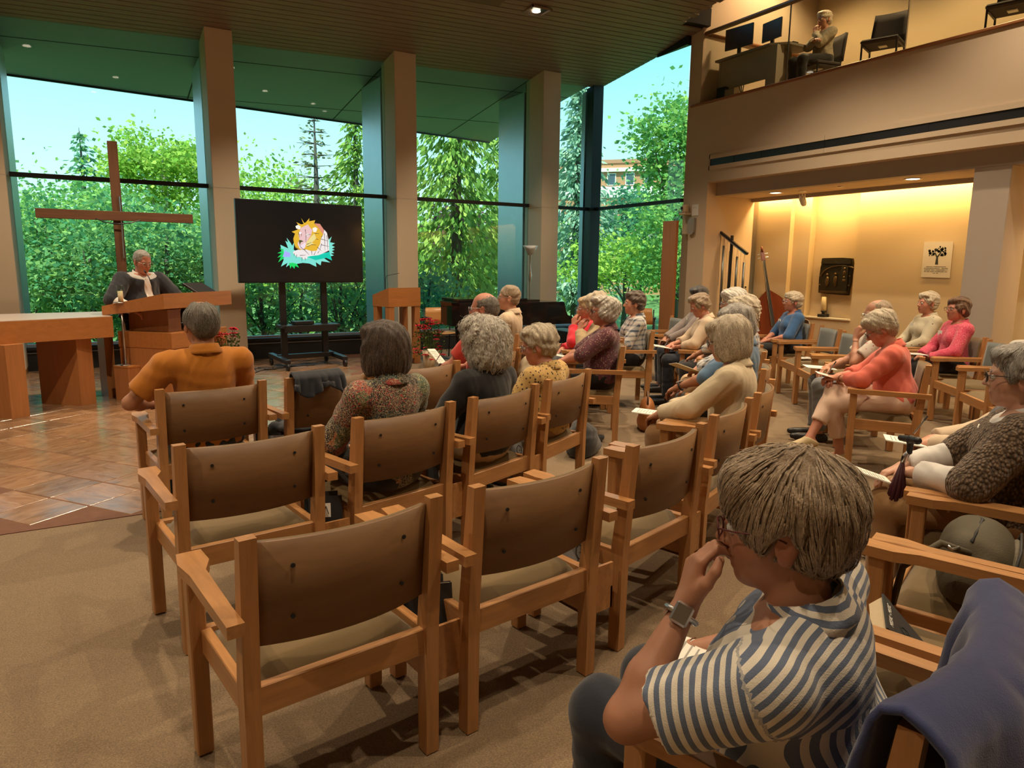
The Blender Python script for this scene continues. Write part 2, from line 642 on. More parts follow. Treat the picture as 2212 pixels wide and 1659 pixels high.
MB().span((XL, 0.365, 0.255), (9.9, 0.381, 0.263)).obj('reveal_line', M_ALU, win)
for k in range(5):
    x0 = edges[k] + 0.19; x1 = edges[k + 1] - (0.19 if k < 4 else 0.0)
    MB().span((x0, GY - 0.045, 2.685), (x1, GY + 0.045, 2.745)).obj('transom', M_FRAME, win)
    MB().span((x0, GY - 0.012, 0.345), (x1, GY + 0.012, 2.685)).obj('pane', M_GLASS, win)
    MB().prism([(x0, GY - .012), (x1, GY - .012), (x1, GY + .012), (x0, GY + .012)], 2.745, lambda x, y: zc(x, y) - 0.001).obj('pane', M_GLASS, win)
    MB().span((x0, GY - 0.03, 0.345), (x1, GY + 0.03, 0.375)).obj('bead', M_ALU, win)
MB().prism([(9.72, .38), (9.96, .38), (9.96, .62), (9.72, .62)], 0.0, lambda x, y: zc(x, y) - .002).obj('corner_mullion', M_FRAME, win)
MB().prism([(9.70, .62), (9.90, .62), (9.90, .74), (9.70, .74)], 0.0, lambda x, y: zc(x, y) - .05).obj('mullion_fin', M_ALU, win)
# glazing beside the gallery
wb = struct('window_2', MB().span((9.74, -2.1, 0.0), (9.98, 0.40, 0.30), 0.004), M_FRAME)
MB().span((9.70, -2.1, 0.30), (9.98, 0.40, 0.345)).obj('sill', M_FRAME, wb)
MB().span((9.825, -2.1, 2.685), (9.915, 0.40, 2.745)).obj('transom', M_FRAME, wb)
MB().span((9.858, -2.1, 0.345), (9.882, 0.40, 2.685)).obj('pane', M_GLASS, wb)
MB().prism([(9.858, -2.1), (9.882, -2.1), (9.882, .40), (9.858, .40)], 2.745, lambda x, y: zc(x, y) - .001).obj('pane', M_GLASS, wb)
MB().prism([(9.80, -2.1), (9.9, -2.1), (9.9, -1.25)], 5.26, lambda x, y: zc(x, y)).obj('head_frame', M_FRAME, wb)

# plank ceiling
ceil = struct('ceiling', MB().prism([(XL - .3, YB - .3), (9.35, YB - .3), (9.35, -2.45), (9.98, -2.45), (9.98, 0.5), (XL - .3, .5)], lambda x, y: zc(x, y) + 0.03, lambda x, y: zc(x, y) + 0.30), M_GAP)
PW = 0.137
for k in range(0, 104):
    y1 = 0.505 - k * PW; y0 = y1 - PW + 0.020
    xr = 9.97 if y0 > -2.45 else 9.36 + 0.05 * (k % 2)
    MB().prism([(XL, y0), (xr, y0), (xr, y1), (XL, y1)], lambda x, y: zc(x, y), lambda x, y: zc(x, y) + 0.022).obj('slat', M_SLAT, ceil)
# flat access panel and recessed square downlights
def ceiling_panel(x0, x1, y0, y1):
    MB().prism([(x0, y0), (x1, y0), (x1, y1), (x0, y1)], lambda x, y: zc(x, y) - 0.006, lambda x, y: zc(x, y) + 0.02).obj('access_panel', plain('panel_brown', (0.15, 0.098, 0.062, 1), 0.6, 0.05), ceil)
ceiling_panel(4.15, 6.25, -2.52, -1.97)
def square_light(x, y, energy, label, vis=True):
    z = zc(x, y)
    t = thing('recessed_ceiling_light', label, 'ceiling light', (x, y, z), 0, 'recessed square ceiling lights')
    f = MB()
    for sx, sy, lx, ly in ((-1, 0, .02, .34), (1, 0, .02, .34), (0, -1, .34, .02), (0, 1, .34, .02)):
        f.box((sx * .16, sy * .16, -.012), (lx, ly, .025))
    f.obj('trim_ring', M_SLAT, t)
    MB().box((0, 0, 0.004), (.31, .31, .012)).obj('baffle', M_BLACK, t)
    MB().lathe([(.05, 0), (.062, -.014)], (0, 0, -.006), 16).obj('lamp', M_LAMP, t)
    d = bpy.data.lights.new('downlight', 'SPOT')
    d.energy, d.color, d.spot_size, d.spot_blend, d.shadow_soft_size = energy, WARM2, rad(110), 0.6, 0.06
    o = bpy.data.objects.new('downlight', d); COL.objects.link(o)
    o.parent = t; o.location = (0, 0, -.04)
    return t
square_light(6.85, -2.04, 330, 'recessed square downlight in the plank ceiling above the windows')
_k = 0
for (x, y) in ((3.4, -2.3), (0.2, -2.3), (1.6, -6.2), (4.8, -6.2), (7.8, -5.4), (-1.6, -6.0), (6.6, -8.6), (1.2, -10.8), (4.2, -11.2), (7.6, -11.0), (-2.0, -10.0), (8.6, -8.0)):
    _k += 1
    square_light(x, y, 430 if y > -9 else 320, 'recessed square downlight in the plank ceiling over the seating')

def gallery_light(x, y, label):
    t = thing('gallery_downlight', label, 'ceiling light', (x, y, 7.0), 0, 'round downlights above the gallery')
    MB().lathe([(.10, .2), (.10, 0), (.085, 0), (.08, .02)], (0, 0, 0), 20).obj('can', M_BLACK, t)
    MB().lathe([(.078, .004), (.078, .001)], (0, 0, 0), 18).obj('lamp', M_LAMP, t)
    d = bpy.data.lights.new('downlight', 'SPOT')
    d.energy, d.color, d.spot_size, d.spot_blend, d.shadow_soft_size = 300, WARM, rad(130), .5, .1
    o = bpy.data.objects.new('downlight', d); COL.objects.link(o); o.parent = t; o.location = (0, 0, -.02)
for k, y in enumerate((-3.2, -5.6, -8.0, -10.4)):
    gallery_light(11.2, y, ('first', 'second', 'third', 'fourth')[k] + ' round lamp above the gallery counted from the window end')
# outside: soffit with panel seams
EAVE = lambda x: 2.713 + 0.193 * x
roof = struct('roof', MB().prism([(XL - .3, .5), (9.65, .5), (9.65, EAVE(9.65)), (XL - .3, EAVE(XL))], lambda x, y: zc(x, y), lambda x, y: zc(x, y) + 0.16), M_SOFFIT)
seam = plain('soffit_seam', (0.02, 0.028, 0.026, 1), 0.8, 0)
for y in (1.18, 3.1):
    x0 = max(XL, (y - 2.713) / 0.193 + 0.1)
    MB().prism([(x0, y - .012), (9.64, y - .012), (9.64, y + .012), (x0, y + .012)], lambda x, yy: zc(x, yy) - .002, lambda x, yy: zc(x, yy) + .004).obj('panel_seam', seam, roof)
for x in (-0.3, 2.6, 5.45, 8.3):
    MB().prism([(x - .012, .55), (x + .012, .55), (x + .012, EAVE(x) - .02), (x - .012, EAVE(x) - .02)], lambda xx, y: zc(xx, y) - .002, lambda xx, y: zc(xx, y) + .004).obj('panel_seam', seam, roof)
MB().add([(XL, EAVE(XL), zc(XL, EAVE(XL)) - .03), (9.65, EAVE(9.65), zc(9.65, EAVE(9.65)) - .03), (9.65, EAVE(9.65) + .04, zc(9.65, EAVE(9.65)) - .03), (XL, EAVE(XL) + .04, zc(XL, EAVE(XL)) - .03),
          (XL, EAVE(XL), zc(XL, EAVE(XL)) + .3), (9.65, EAVE(9.65), zc(9.65, EAVE(9.65)) + .3), (9.65, EAVE(9.65) + .04, zc(9.65, EAVE(9.65)) + .3), (XL, EAVE(XL) + .04, zc(XL, EAVE(XL)) + .3)],
         [(3, 2, 1, 0), (4, 5, 6, 7), (0, 1, 5, 4), (1, 2, 6, 5), (2, 3, 7, 6), (3, 0, 4, 7)]).obj('fascia', M_FRAME, roof)
# upper roof deck closes the room from above
MB().span((XL - .4, YB - .4, 7.2), (13.4, -2.2, 7.4)).obj('roof_deck', M_GAP, roof)

# remaining shell walls
wl = struct('wall_left', MB().span((XL - .25, YB - .3, 0), (XL, 0.62, 7.2)), M_WALL)
wbk = struct('wall_back', MB().span((XL - .3, YB - .3, 0), (13.2, YB, 7.2)), M_WALL)

# gallery side (x = 9.9)
wp1 = struct('wall_pier', MB().span((9.9, -2.654, 0), (11.05, -2.1, 2.97)), M_WALL)
MB().span((9.9, -2.38, 2.97), (12.9, -2.1, 7.2)).obj('upper_pier', M_WALL, wp1)
wr = struct('wall_right', MB().span((9.9, YB, 2.97), (10.1, -2.38, 4.24)), M_WALL)
MB().span((10.1, YB, 2.76), (10.25, -2.654, 4.1)).obj('setback_beam', M_WALLG, wr)  # greyer than the wall: shade and cool daylight put into its colour
cl2 = struct('ceiling_gallery_underside', MB().span((10.25, YB, 2.76), (11.04, -2.654, 2.86)), M_WALL)
fg2 = struct('floor_gallery', MB().span((10.1, YB, 4.05), (13.0, -2.38, 4.20)), plain('gallery_carpet', (0.30, 0.22, 0.13, 1), 0.95, 0.2, 40))
MB().span((10.98, YB, 2.70), (11.04, -2.654, 2.765)).obj('slot_edge', M_WALLG, cl2)
MB().span((11.04, YB, 2.95), (13.0, -2.1, 4.05)).obj('void_block', M_GAP, fg2)
struct('wall_gallery_back', MB().span((12.7, YB, 4.2), (13.0, -2.38, 7.2)), M_WALL2)
MB().span((9.865, YB, 4.24), (10.06, -2.18, 4.275), 0.006).obj('wood_cap', M_RAILWOOD, wr)
# air grille along the parapet
gx = 9.872
for n, (y0, y1) in enumerate(((-4.86, -2.68), (-8.6, -4.865), (-12.4, -8.605))):
    MB().span((gx, y0, 3.335), (9.901, y1, 3.40)).obj('grille_frame', M_WALL, wr)
    MB().span((gx, y0, 3.16), (9.901, y1, 3.225)).obj('grille_frame', M_WALL, wr)
    MB().span((9.885, y0, 3.225), (9.899, y1, 3.335)).obj('grille_slot', M_BLACK, wr)
MB().span((gx, -2.70, 3.16), (9.901, -2.665, 3.40)).obj('grille_frame', M_WALL, wr)
for y in (-3.2, -3.75, -4.4, -5.4, -6.3):
    MB().span((9.88, y - .006, 3.225), (9.886, y + .006, 3.335)).obj('grille_divider', M_FRAME, wr)

# wall under the gallery, with a shallow lit niche
wn = struct('wall_niche', MB().span((11.3, -3.66, 0), (11.7, -2.1, 3.0)), M_WALL2)
MB().span((11.3, YB, 0), (11.7, -4.52, 3.0)).obj('panel', M_WALL2, wn)
MB().span((11.3, -4.52, 0), (11.7, -3.66, 0.755)).obj('panel', M_WALL2, wn)
MB().span((11.44, -4.52, 0.755), (11.7, -3.66, 3.0)).obj('niche_back', M_WALL2, wn)
MB().span((11.27, -4.53, 0.745), (11.44, -3.65, 0.765)).obj('niche_ledge', plain('ledge_white', (0.72, 0.66, 0.52, 1), 0.5, 0.03), wn)
MB().span((11.20, -3.33, 0), (11.3, -2.63, 2.95)).obj('pilaster', M_WALL2, wn)
struct('column', MB().span((10.1, -7.2, 0), (10.6, -6.79, 2.76), 0.004), M_WALLG)
struct('column', MB().span((10.1, -11.6, 0), (10.6, -11.2, 2.76), 0.004), M_WALLG)
# tall wooden panel at the end of the glazing
wp = tag(MB().span((9.63, -2.24, 0.0), (9.69, -1.9, 2.355), 0.004).obj('wood_panel', wood('tall_panel_wood', (0.42, 0.17, 0.06, 1), 0.4, 'Z', 0.6, 0.1)), 'tall narrow wooden panel standing at the end of the window wall', 'panel')
# ------------------------------------------------------------------ congregation chairs
def make_chair(label, rack=True, blue=False):
    t = thing('armchair', label, 'chair', group='wooden armchairs set out in curved rows')
    for s in (-1, 1):
        MB().span((s * .325, .215, 0), (s * .275, .265, .625), .004).obj('leg', M_WOODZ, t)
        # rear post rakes back and tapers toward its top
        p = MB()
        w = .0225
        pr = [(-.215, 0.0), (-.165, 0.0), (-.165, .44), (-.215, .868), (-.252, .868), (-.222, .44)]
        M = Matrix(((0, 0, 1, s * .2775 - w), (1, 0, 0, 0), (0, 1, 0, 0), (0, 0, 0, 1)))
        p.prism(pr, 0, 2 * w, M)
        p.obj('rear_post', M_WOODZ, t)
        # armrest with a paddle at the front, set outside the post
        pts = [(.335, .285), (.262, .285), (.262, .19), (.290, .12), (.300, -.16), (.300, -.268), (.345, -.268), (.340, .10), (.350, .20)]
        pts = [(x * s, y) for x, y in pts]
        if s < 0:
            pts = pts[::-1]
        MB().prism(pts[::-1], .625, .660).obj('armrest', M_WOODY, t)
        MB().span((s * .292, -.17, .345), (s * .262, .22, .425), .003).obj('side_rail', M_WOODY, t)
    MB().span((-.275, .222, .345), (.275, .250, .425), .003).obj('front_rail', M_WOODX, t)
    MB().span((-.262, -.205, .345), (.262, -.175, .432), .003).obj('rear_rail', M_WOODX, t)
    def pillow(u, v):
        return None
    seat = MB()
    nx, ny = 10, 10
    def top(u, v):
        x = (u - .5) * 2; y = (v - .5) * 2
        e = (1 - abs(x) ** 6) * (1 - abs(y) ** 6)
        return (x * .255, .02 + y * .205, .405 + .062 * max(e, 0) ** .35 - .008 * (1 - x * x) * (1 - y * y))
    seat.grid(top, nx, ny)
    seat.span((-.25, -.18, .39), (.25, .22, .408))
    sm = M_SEAT
    seat.obj('seat_cushion', sm, t, True)
    def ply(off):
        def fn(u, v):
            x = (u - .5) * .515
            z = .545 + v * .300
            bow = -.052 * (1 - (x / .2575) ** 2)
            return (x, -.176 - (z - .44) * .105 + bow + off, z)
        return fn
    MB().sheet(ply(0), 14, 2, .012).obj('backrest', M_PLY, t, True)
    def padf(u, v):
        x = (u - .5) * .505; z = .55 + v * .292
        puff = .014 * (1 - (2 * u - 1) ** 6) * (1 - (2 * v - 1) ** 6)
        return (x, -.176 - (z - .44) * .105 - .052 * (1 - (x / .2575) ** 2) + .013 + puff, z)
    MB().sheet(padf, 14, 6, .012).obj('back_pad', M_SEATB if blue else M_SEAT, t, True)
    for bx in (-.165, .165):
        for bz in (.62, .77):
            y = -.176 - (bz - .44) * .105 - .052 * (1 - (bx / .2575) ** 2) - .006
            M = Matrix.Translation((bx, y, bz)) @ Matrix.Rotation(pi / 2, 4, 'X')
            MB().lathe([(.0065, 0), (.0065, .004)], (0, 0, 0), 8, M).obj('bolt', M_BLACK, t)
    if rack:
        r = MB()
        x0, x1 = .300, .440
        r.span((x0, -.16, .21), (x1, .20, .222))
        r.span((x0, -.17, .21), (x1, -.158, .40))
        r.span((x0, .19, .21), (x1, .202, .33))
        r.span((x0, -.17, .21), (x0 + .01, .2, .30))
        r.span((x1 - .01, -.17, .21), (x1, .2, .30))
        r.obj('book_rack', M_WOODY, t)
    return t

CHAIRS = {}
def chairs():
    base_r = None; base = None; base_b = None
    rows = [
        ('C1', 1.467, -9.507, 98, 'k', 'empty armchair nearest the camera, its whole back and seat in view'),
        ('C2', 2.17, -9.40, 99, 'k', 'empty armchair directly right of the nearest chair'),
        ('C3', 2.90, -9.20, 107, 'k', 'empty armchair behind the head of the striped shirt person'),
        ('C4', 3.57, -8.91, 115, 'k', 'empty armchair next to the person in the cream blouse, on their left'),
        ('C5', 4.20, -8.57, 122, 'n', 'armchair under the person in the cream blouse'),
        ('D1', 1.41, -8.42, 98, 'k', 'empty armchair directly behind the person in the orange polo'),
        ('D2', 2.12, -8.23, 106, 'k', 'armchair under the person in the patchwork print shirt'),
        ('D3', 2.78, -8.00, 112, 'k', 'armchair under the person with white curls and black jacket'),
        ('D4', 3.42, -7.67, 118, 'n', 'armchair under the person in the yellow floral blouse'),
        ('E1', 1.435, -7.08, 98, 'k', 'armchair under the person in the orange polo'),
        ('E2', 2.13, -6.98, 101, 'n', 'empty armchair with a dark jacket beside the orange polo person'),
        ('E3', 2.83, -6.83, 106, 'n', 'empty armchair in front of the person with white curls'),
        ('E4', 3.62, -6.42, 120, 'n', 'armchair under the bald person in the red shirt'),
        ('E5', 4.62, -5.06, 135, 'n', 'armchair under the person hidden behind the bald person'),
        ('P1', 4.85, -6.40, 143, 'n', 'armchair under the person in the plum floral dress'),
        ('P2', 5.30, -5.80, 148, 'n', 'armchair under the person in the beige jacket'),
        ('P3', 5.62, -5.14, 153, 'n', 'armchair under the person in the bright red shirt'),
        ('P4', 6.08, -5.35, 150, 'n', 'armchair under the brown haired person behind the plum dress'),
        ('R16', 4.95, -7.93, 128, 'n', 'armchair under the person in the blue denim shirt'),
        ('R15', 5.75, -7.22, 133, 'n', 'armchair under the white haired person with cream trousers'),
        ('R14', 6.48, -6.42, 138, 'n', 'armchair under the person in the plaid blouse'),
        ('R13', 6.82, -5.76, 143, 'n', 'armchair under the person in the cream sweater'),
        ('R12', 7.36, -5.06, 148, 'n', 'armchair under the dark haired person in the grey shirt'),
        ('R11', 7.74, -4.08, 156, 'b', 'empty armchair at the window end beside the dark haired person'),
        ('G18', 8.75, -5.35, 150, 'b', 'armchair under the person in the royal blue top'),
        ('G1', 8.33, -6.05, 147, 'b', 'empty blue backed armchair next to the royal blue top'),
        ('G2', 7.88, -6.64, 143, 'b', 'empty blue backed armchair, second from the royal blue top'),
        ('G3', 7.40, -7.20, 139, 'b', 'empty armchair beside the person resting chin on hand'),
        ('G19', 6.86, -7.74, 135, 'n', 'armchair under the person with hand on mouth'),
        ('G20', 6.24, -8.35, 124, 'n', 'armchair under the person in the coral pink sweater'),
        ('I21', 9.5, -6.68, 147, 'b', 'armchair under the person in the pale dotted shirt'),
        ('I22', 8.88, -7.36, 144, 'n', 'armchair under the person in the magenta paisley shirt'),
        ('I5', 8.40, -7.90, 141, 'b', 'empty blue backed armchair right of the magenta paisley shirt'),
        ('I6', 7.88, -8.42, 138, 'b', 'empty armchair two places right of the magenta paisley shirt'),
        ('I7', 7.34, -8.92, 134, 'b', 'empty armchair three places right of the magenta paisley shirt'),
        ('N24', 4.81, -9.85, 116, 'n', 'armchair under the person in the navy quilted vest'),
        ('N23', 4.17, -10.10, 114, 'n', 'armchair under the person in the brown knitted poncho'),
        ('N1', 3.55, -10.38, 111, 'n', 'armchair with the olive shoulder bag on its seat'),
        ('F1', 2.90, -10.60, 108, 'k', 'armchair with an open hymnal right of the striped shirt person'),
        ('F0', 2.19, -10.74, 105, 'n', 'armchair with the navy jacket hung on its back'),
    ]
    protos = {}
    for key, x, y, th, var, label in rows:
        loc, rz = (x, y, 0), rad(th - 90)
        if var not in protos:
            c = make_chair(label, var == 'k', var == 'b')
            c.location = loc; c.rotation_euler = (0, 0, rz)
            protos[var] = c
        else:
            c = copy_tree(protos[var], loc, rz, label)
        CHAIRS[key] = c
chairs()
def CH(key):
    c = CHAIRS[key]
    return c.location.x, c.location.y, c.rotation_euler.z
def at_chair(key, p):
    x, y, r = CH(key)
    return (x + p[0] * cos(r) - p[1] * sin(r), y + p[0] * sin(r) + p[1] * cos(r), p[2])

# ------------------------------------------------------------------ books and papers
def book(loc, rot, size=(.155, .230, .036), cover=M_BOOK, label='', art=None, group='hymnals in the chair racks', cat='book'):
    """local: x width, y thickness, z height; spine at -x"""
    t = thing('hymnal', label, cat, loc, 0, group)
    t.rotation_euler = rot
    w, h, d = size
    MB().span((-w / 2 + .004, -d / 2 + .004, .004), (w / 2 - .004, d / 2 - .004, h - .004)).obj('pages', M_PAGE, t)
    c = MB()
    c.span((-w / 2, -d / 2, 0), (w / 2, -d / 2 + .004, h)); c.span((-w / 2, d / 2 - .004, 0), (w / 2, d / 2, h)); c.span((-w / 2, -d / 2, 0), (-w / 2 + .004, d / 2, h))
    c.obj('cover', cover, t)
    if art:
        a = MB()
        for (u0, v0, u1, v1) in art[1]:
            p0 = Vector(((u0 - .5) * w, -d / 2 - .0012, v0 * h)); p1 = Vector(((u1 - .5) * w, -d / 2 - .0012, v1 * h))
            a.bar(p0, p1, .0035, .001, (0, 1, 0))
        a.obj('cover_drawing', art[2], t)
        if art[0]:
            u0, v0, u1, v1 = art[0]
            MB().span(((u0 - .5) * w, -d / 2 - .0008, v0 * h), ((u1 - .5) * w, -d / 2, v1 * h)).obj('cover_patch', M_PAPER, t)
    return t
FACE = [(.42, .80, .5, .86), (.5, .86, .6, .80), (.6, .80, .62, .7), (.62, .7, .55, .6), (.55, .6, .45, .62), (.42, .80, .40, .70), (.40, .70, .45, .62), (.5, .72, .58, .72), (.45, .6, .3, .45), (.55, .6, .72, .45),
        (.3, .45, .28, .2), (.72, .45, .74, .2), (.4, .5, .6, .5), (.4, .42, .62, .42), (.38, .34, .62, .34), (.36, .26, .64, .26)]
def lap_paper(name, label, loc, rz, size=(.14, .215), tilt=(0, 0), mat=M_PAPER, marks=True, cat='booklet'):
    t = thing(name, label, cat, loc, rz)
    t.rotation_euler = (tilt[0], tilt[1], rz)
    MB().box((0, 0, 0), (size[0], size[1], .004)).obj('sheet', mat, t)
    MB().box((.004, .003, .0035), (size[0], size[1], .002)).obj('upper_sheet', M_PAPER, t)
    if marks:
        k = MB()
        for i in range(9):
            k.box((0, size[1] * (.36 - i * .085), .0052), (size[0] * (.72 - .12 * (i % 3)), .004, .0008))
        k.obj('print', plain('grey_print', (.35, .33, .30, 1), .8, 0), t)
    return t

def rack_books(key, label, n=2, lean=.28, cov=None, gray=False, dz=0):
    for i in range(n):
        p = at_chair(key, (.365 + .012 * i, -.07 + i * .075, .250))
        book(p, (-lean, 0, CH(key)[2] - .42), cover=(M_BOOKG if (gray and i == 0) else M_BOOK), label=label[i],
             art=((.40, .58, .66, .86), [(.45, .62, .52, .80), (.52, .80, .6, .64)], M_INK) if not (gray and i == 0) else (None, FACE, M_INK))
rack_books('C1', ['black hymnal with a small white picture, leaning beside the nearest chair', 'black hymnal behind the one with the white picture by the nearest chair'])
rack_books('C2', ['grey hymnal with a line drawing, in the rack right of the second front chair', 'thick hymnal with contents printed on its back, by the second front chair'], gray=True)
rack_books('D1', ['thick dark hymnal with yellowed pages left of the patchwork shirt', 'hymnal with a drawn head, touching the patchwork shirt'])
rack_books('D2', ['black hymnal in the rack between patchwork shirt and black jacket'], 1)
rack_books('D3', ['grey hymnal with a drawn singer, between black jacket and yellow blouse'], 1, gray=True)
rack_books('E1', ['open topped pale hymnal in the rack right of the orange polo', 'dark hymnal leaning behind the pale one near the orange polo'], gray=True)
rack_books('C3', ['black hymnal lying in the rack behind the striped shirt person'], 1, lean=.8)

# ------------------------------------------------------------------ altar
alt = thing('altar_table', 'large wooden altar table with thick top at the left edge', 'altar', (0.4, -2.6, 0))
def rel(poly, o):
    return [(x - o[0], y - o[1]) for x, y in poly]
oA = (0.4, -2.6)
TOPA = rel([(-.42, -3.30), (1.05, -2.72), (1.06, -1.80), (-.40, -1.95)], oA)
MB().prism(TOPA, .735, .955).obj('table_top', M_ALTAR, alt)
MB().prism([(x * .97, y * .97) for x, y in TOPA], .955, .962).obj('cloth', plain('altar_cloth', (.50, .40, .34, 1), .35, .05), alt)
for poly in ([(.69, -2.77), (.83, -2.67), (.45, -2.30), (.31, -2.41)], [(.11, -3.21), (.25, -3.11), (-.13, -2.74), (-.27, -2.85)], [(.95, -2.40), (1.04, -2.32), (.99, -1.98), (.88, -2.05)], [(-.20, -2.30), (-.05, -2.25), (-.1, -2.0), (-.25, -2.05)]):
    MB().prism(rel(poly, oA), 0, .735).obj('leg', M_ALTARZ, alt)

# processional candle stand beside the altar
cs = thing('candle_stand', 'slim steel candle stand with white candle between altar and lectern', 'candle stand', (1.16, -2.62, 0), rad(35))
MB().box((0, 0, .19), (.17, .24, .38), 0, .003).obj('base_block', M_ALTARZ, cs)
MB().box((0, 0, .392), (.175, .245, .024), 0, .003).obj('base_lid', M_ALTAR, cs)
MB().lathe([(.058, 0), (.058, .008), (.02, .016)], (-.02, 0, .404), 20).obj('foot_disc', M_STEEL, cs, True)
MB().lathe([(.013, 0), (.013, .70)], (-.02, 0, .41), 12).obj('pole', M_STEEL, cs, True)
MB().lathe([(.075, 0), (.078, .006), (.02, .012)], (-.02, 0, 1.10), 20).obj('drip_tray', M_STEEL, cs, True)
MB().lathe([(.026, 0), (.026, .12)], (-.02, 0, 1.11), 14).obj('candle', plain('wax', (.80, .68, .46, 1), .5, .04), cs, True)
MB().lathe([(.034, 0), (.037, .085), (.033, .085), (.030, .002)], (-.02, 0, 1.205), 16).obj('glass_collar', M_GLASS2, cs, True)

# main lectern
lec = thing('lectern', 'broad wooden lectern with sloped top in front of the speaker', 'lectern', (1.62, -2.42, 0), rad(44))
MB().span((-.42, -.40, 0), (.50, .32, .60), .004).obj('plinth', M_ALTARZ, lec)
MB().span((-.425, -.405, .60), (.505, .325, .78), .004).obj('plinth_band', M_ALTAR, lec)
for x0, x1 in ((-.34, -.14), (.25, .43)):
    MB().span((x0, -.30, .78), (x1, .24, 1.03), .004).obj('upright', wood('lectern_upright', (.30, .13, .055, 1), .4, 'Z', .6, .12), lec)
MB().span((-.14, -.06, .78), (.25, .20, 1.02)).obj('open_shelf_back', M_GAP, lec)
MB().add([(-.52, -.42, 1.05), (.60, -.42, 1.05), (.60, .42, .96), (-.52, .42, .96), (-.52, -.42, 1.215), (.60, -.42, 1.215), (.60, .42, 1.06), (-.52, .42, 1.06)],
         [(3, 2, 1, 0), (4, 5, 6, 7), (0, 1, 5, 4), (1, 2, 6, 5), (2, 3, 7, 6), (3, 0, 4, 7)]).obj('sloped_top', M_ALTAR, lec)
tag(MB().box((0, 0, 0), (.34, .24, .03), 0, .003, Matrix.Translation((2.02, -2.02, 1.235)) @ Matrix.Rotation(rad(44), 4, 'Z') @ Matrix.Rotation(rad(28), 4, 'X')).obj('laptop', plain('laptop_black', (.02, .018, .02, 1), .4, 0)), 'dark laptop propped open on the right end of the main lectern', 'laptop')
mic = thing('microphone', 'thin gooseneck microphone in front of the speaker', 'microphone', (1.48, -2.48, 1.18))
MB().tube([(0, 0, 0), (-.01, .01, .10), (-.03, .02, .19), (-.06, .05, .25)], .005, 6).obj('gooseneck', M_BLACK, mic, True)
MB().tube([(-.06, .05, .25), (-.075, .062, .275)], .010, 8).obj('capsule', M_BLACK, mic, True)

# standing cross
cr = thing('standing_cross', 'tall rough timber cross standing in front of the windows', 'cross', (1.23, -.62, 0))
MB().span((-.058, -.045, 0), (.058, .045, 3.10), .004).obj('upright_beam', M_CROSS, cr)
MB().span((-.91, -.075, 2.085), (.91, -.035, 2.205), .004).obj('cross_beam', wood('cross_timber_x', (.165, .072, .033, 1), .7, 'X', .8, .3), cr)
MB().tube([(-.26, -.09, 2.10), (-.14, -.09, 2.055), (0, -.09, 2.04), (.14, -.09, 2.06), (.26, -.09, 2.10)], .008, 6).obj('iron_strap', M_BLACK, cr)
MB().tube([(.03, -.06, 2.40), (.035, -.065, 2.05), (.03, -.06, 1.6)], .010, 6).obj('candle_spike', M_STEEL, cr)
MB().span((-.35, -.3, 0), (.35, .3, .05), .004).obj('base', M_CROSS, cr)

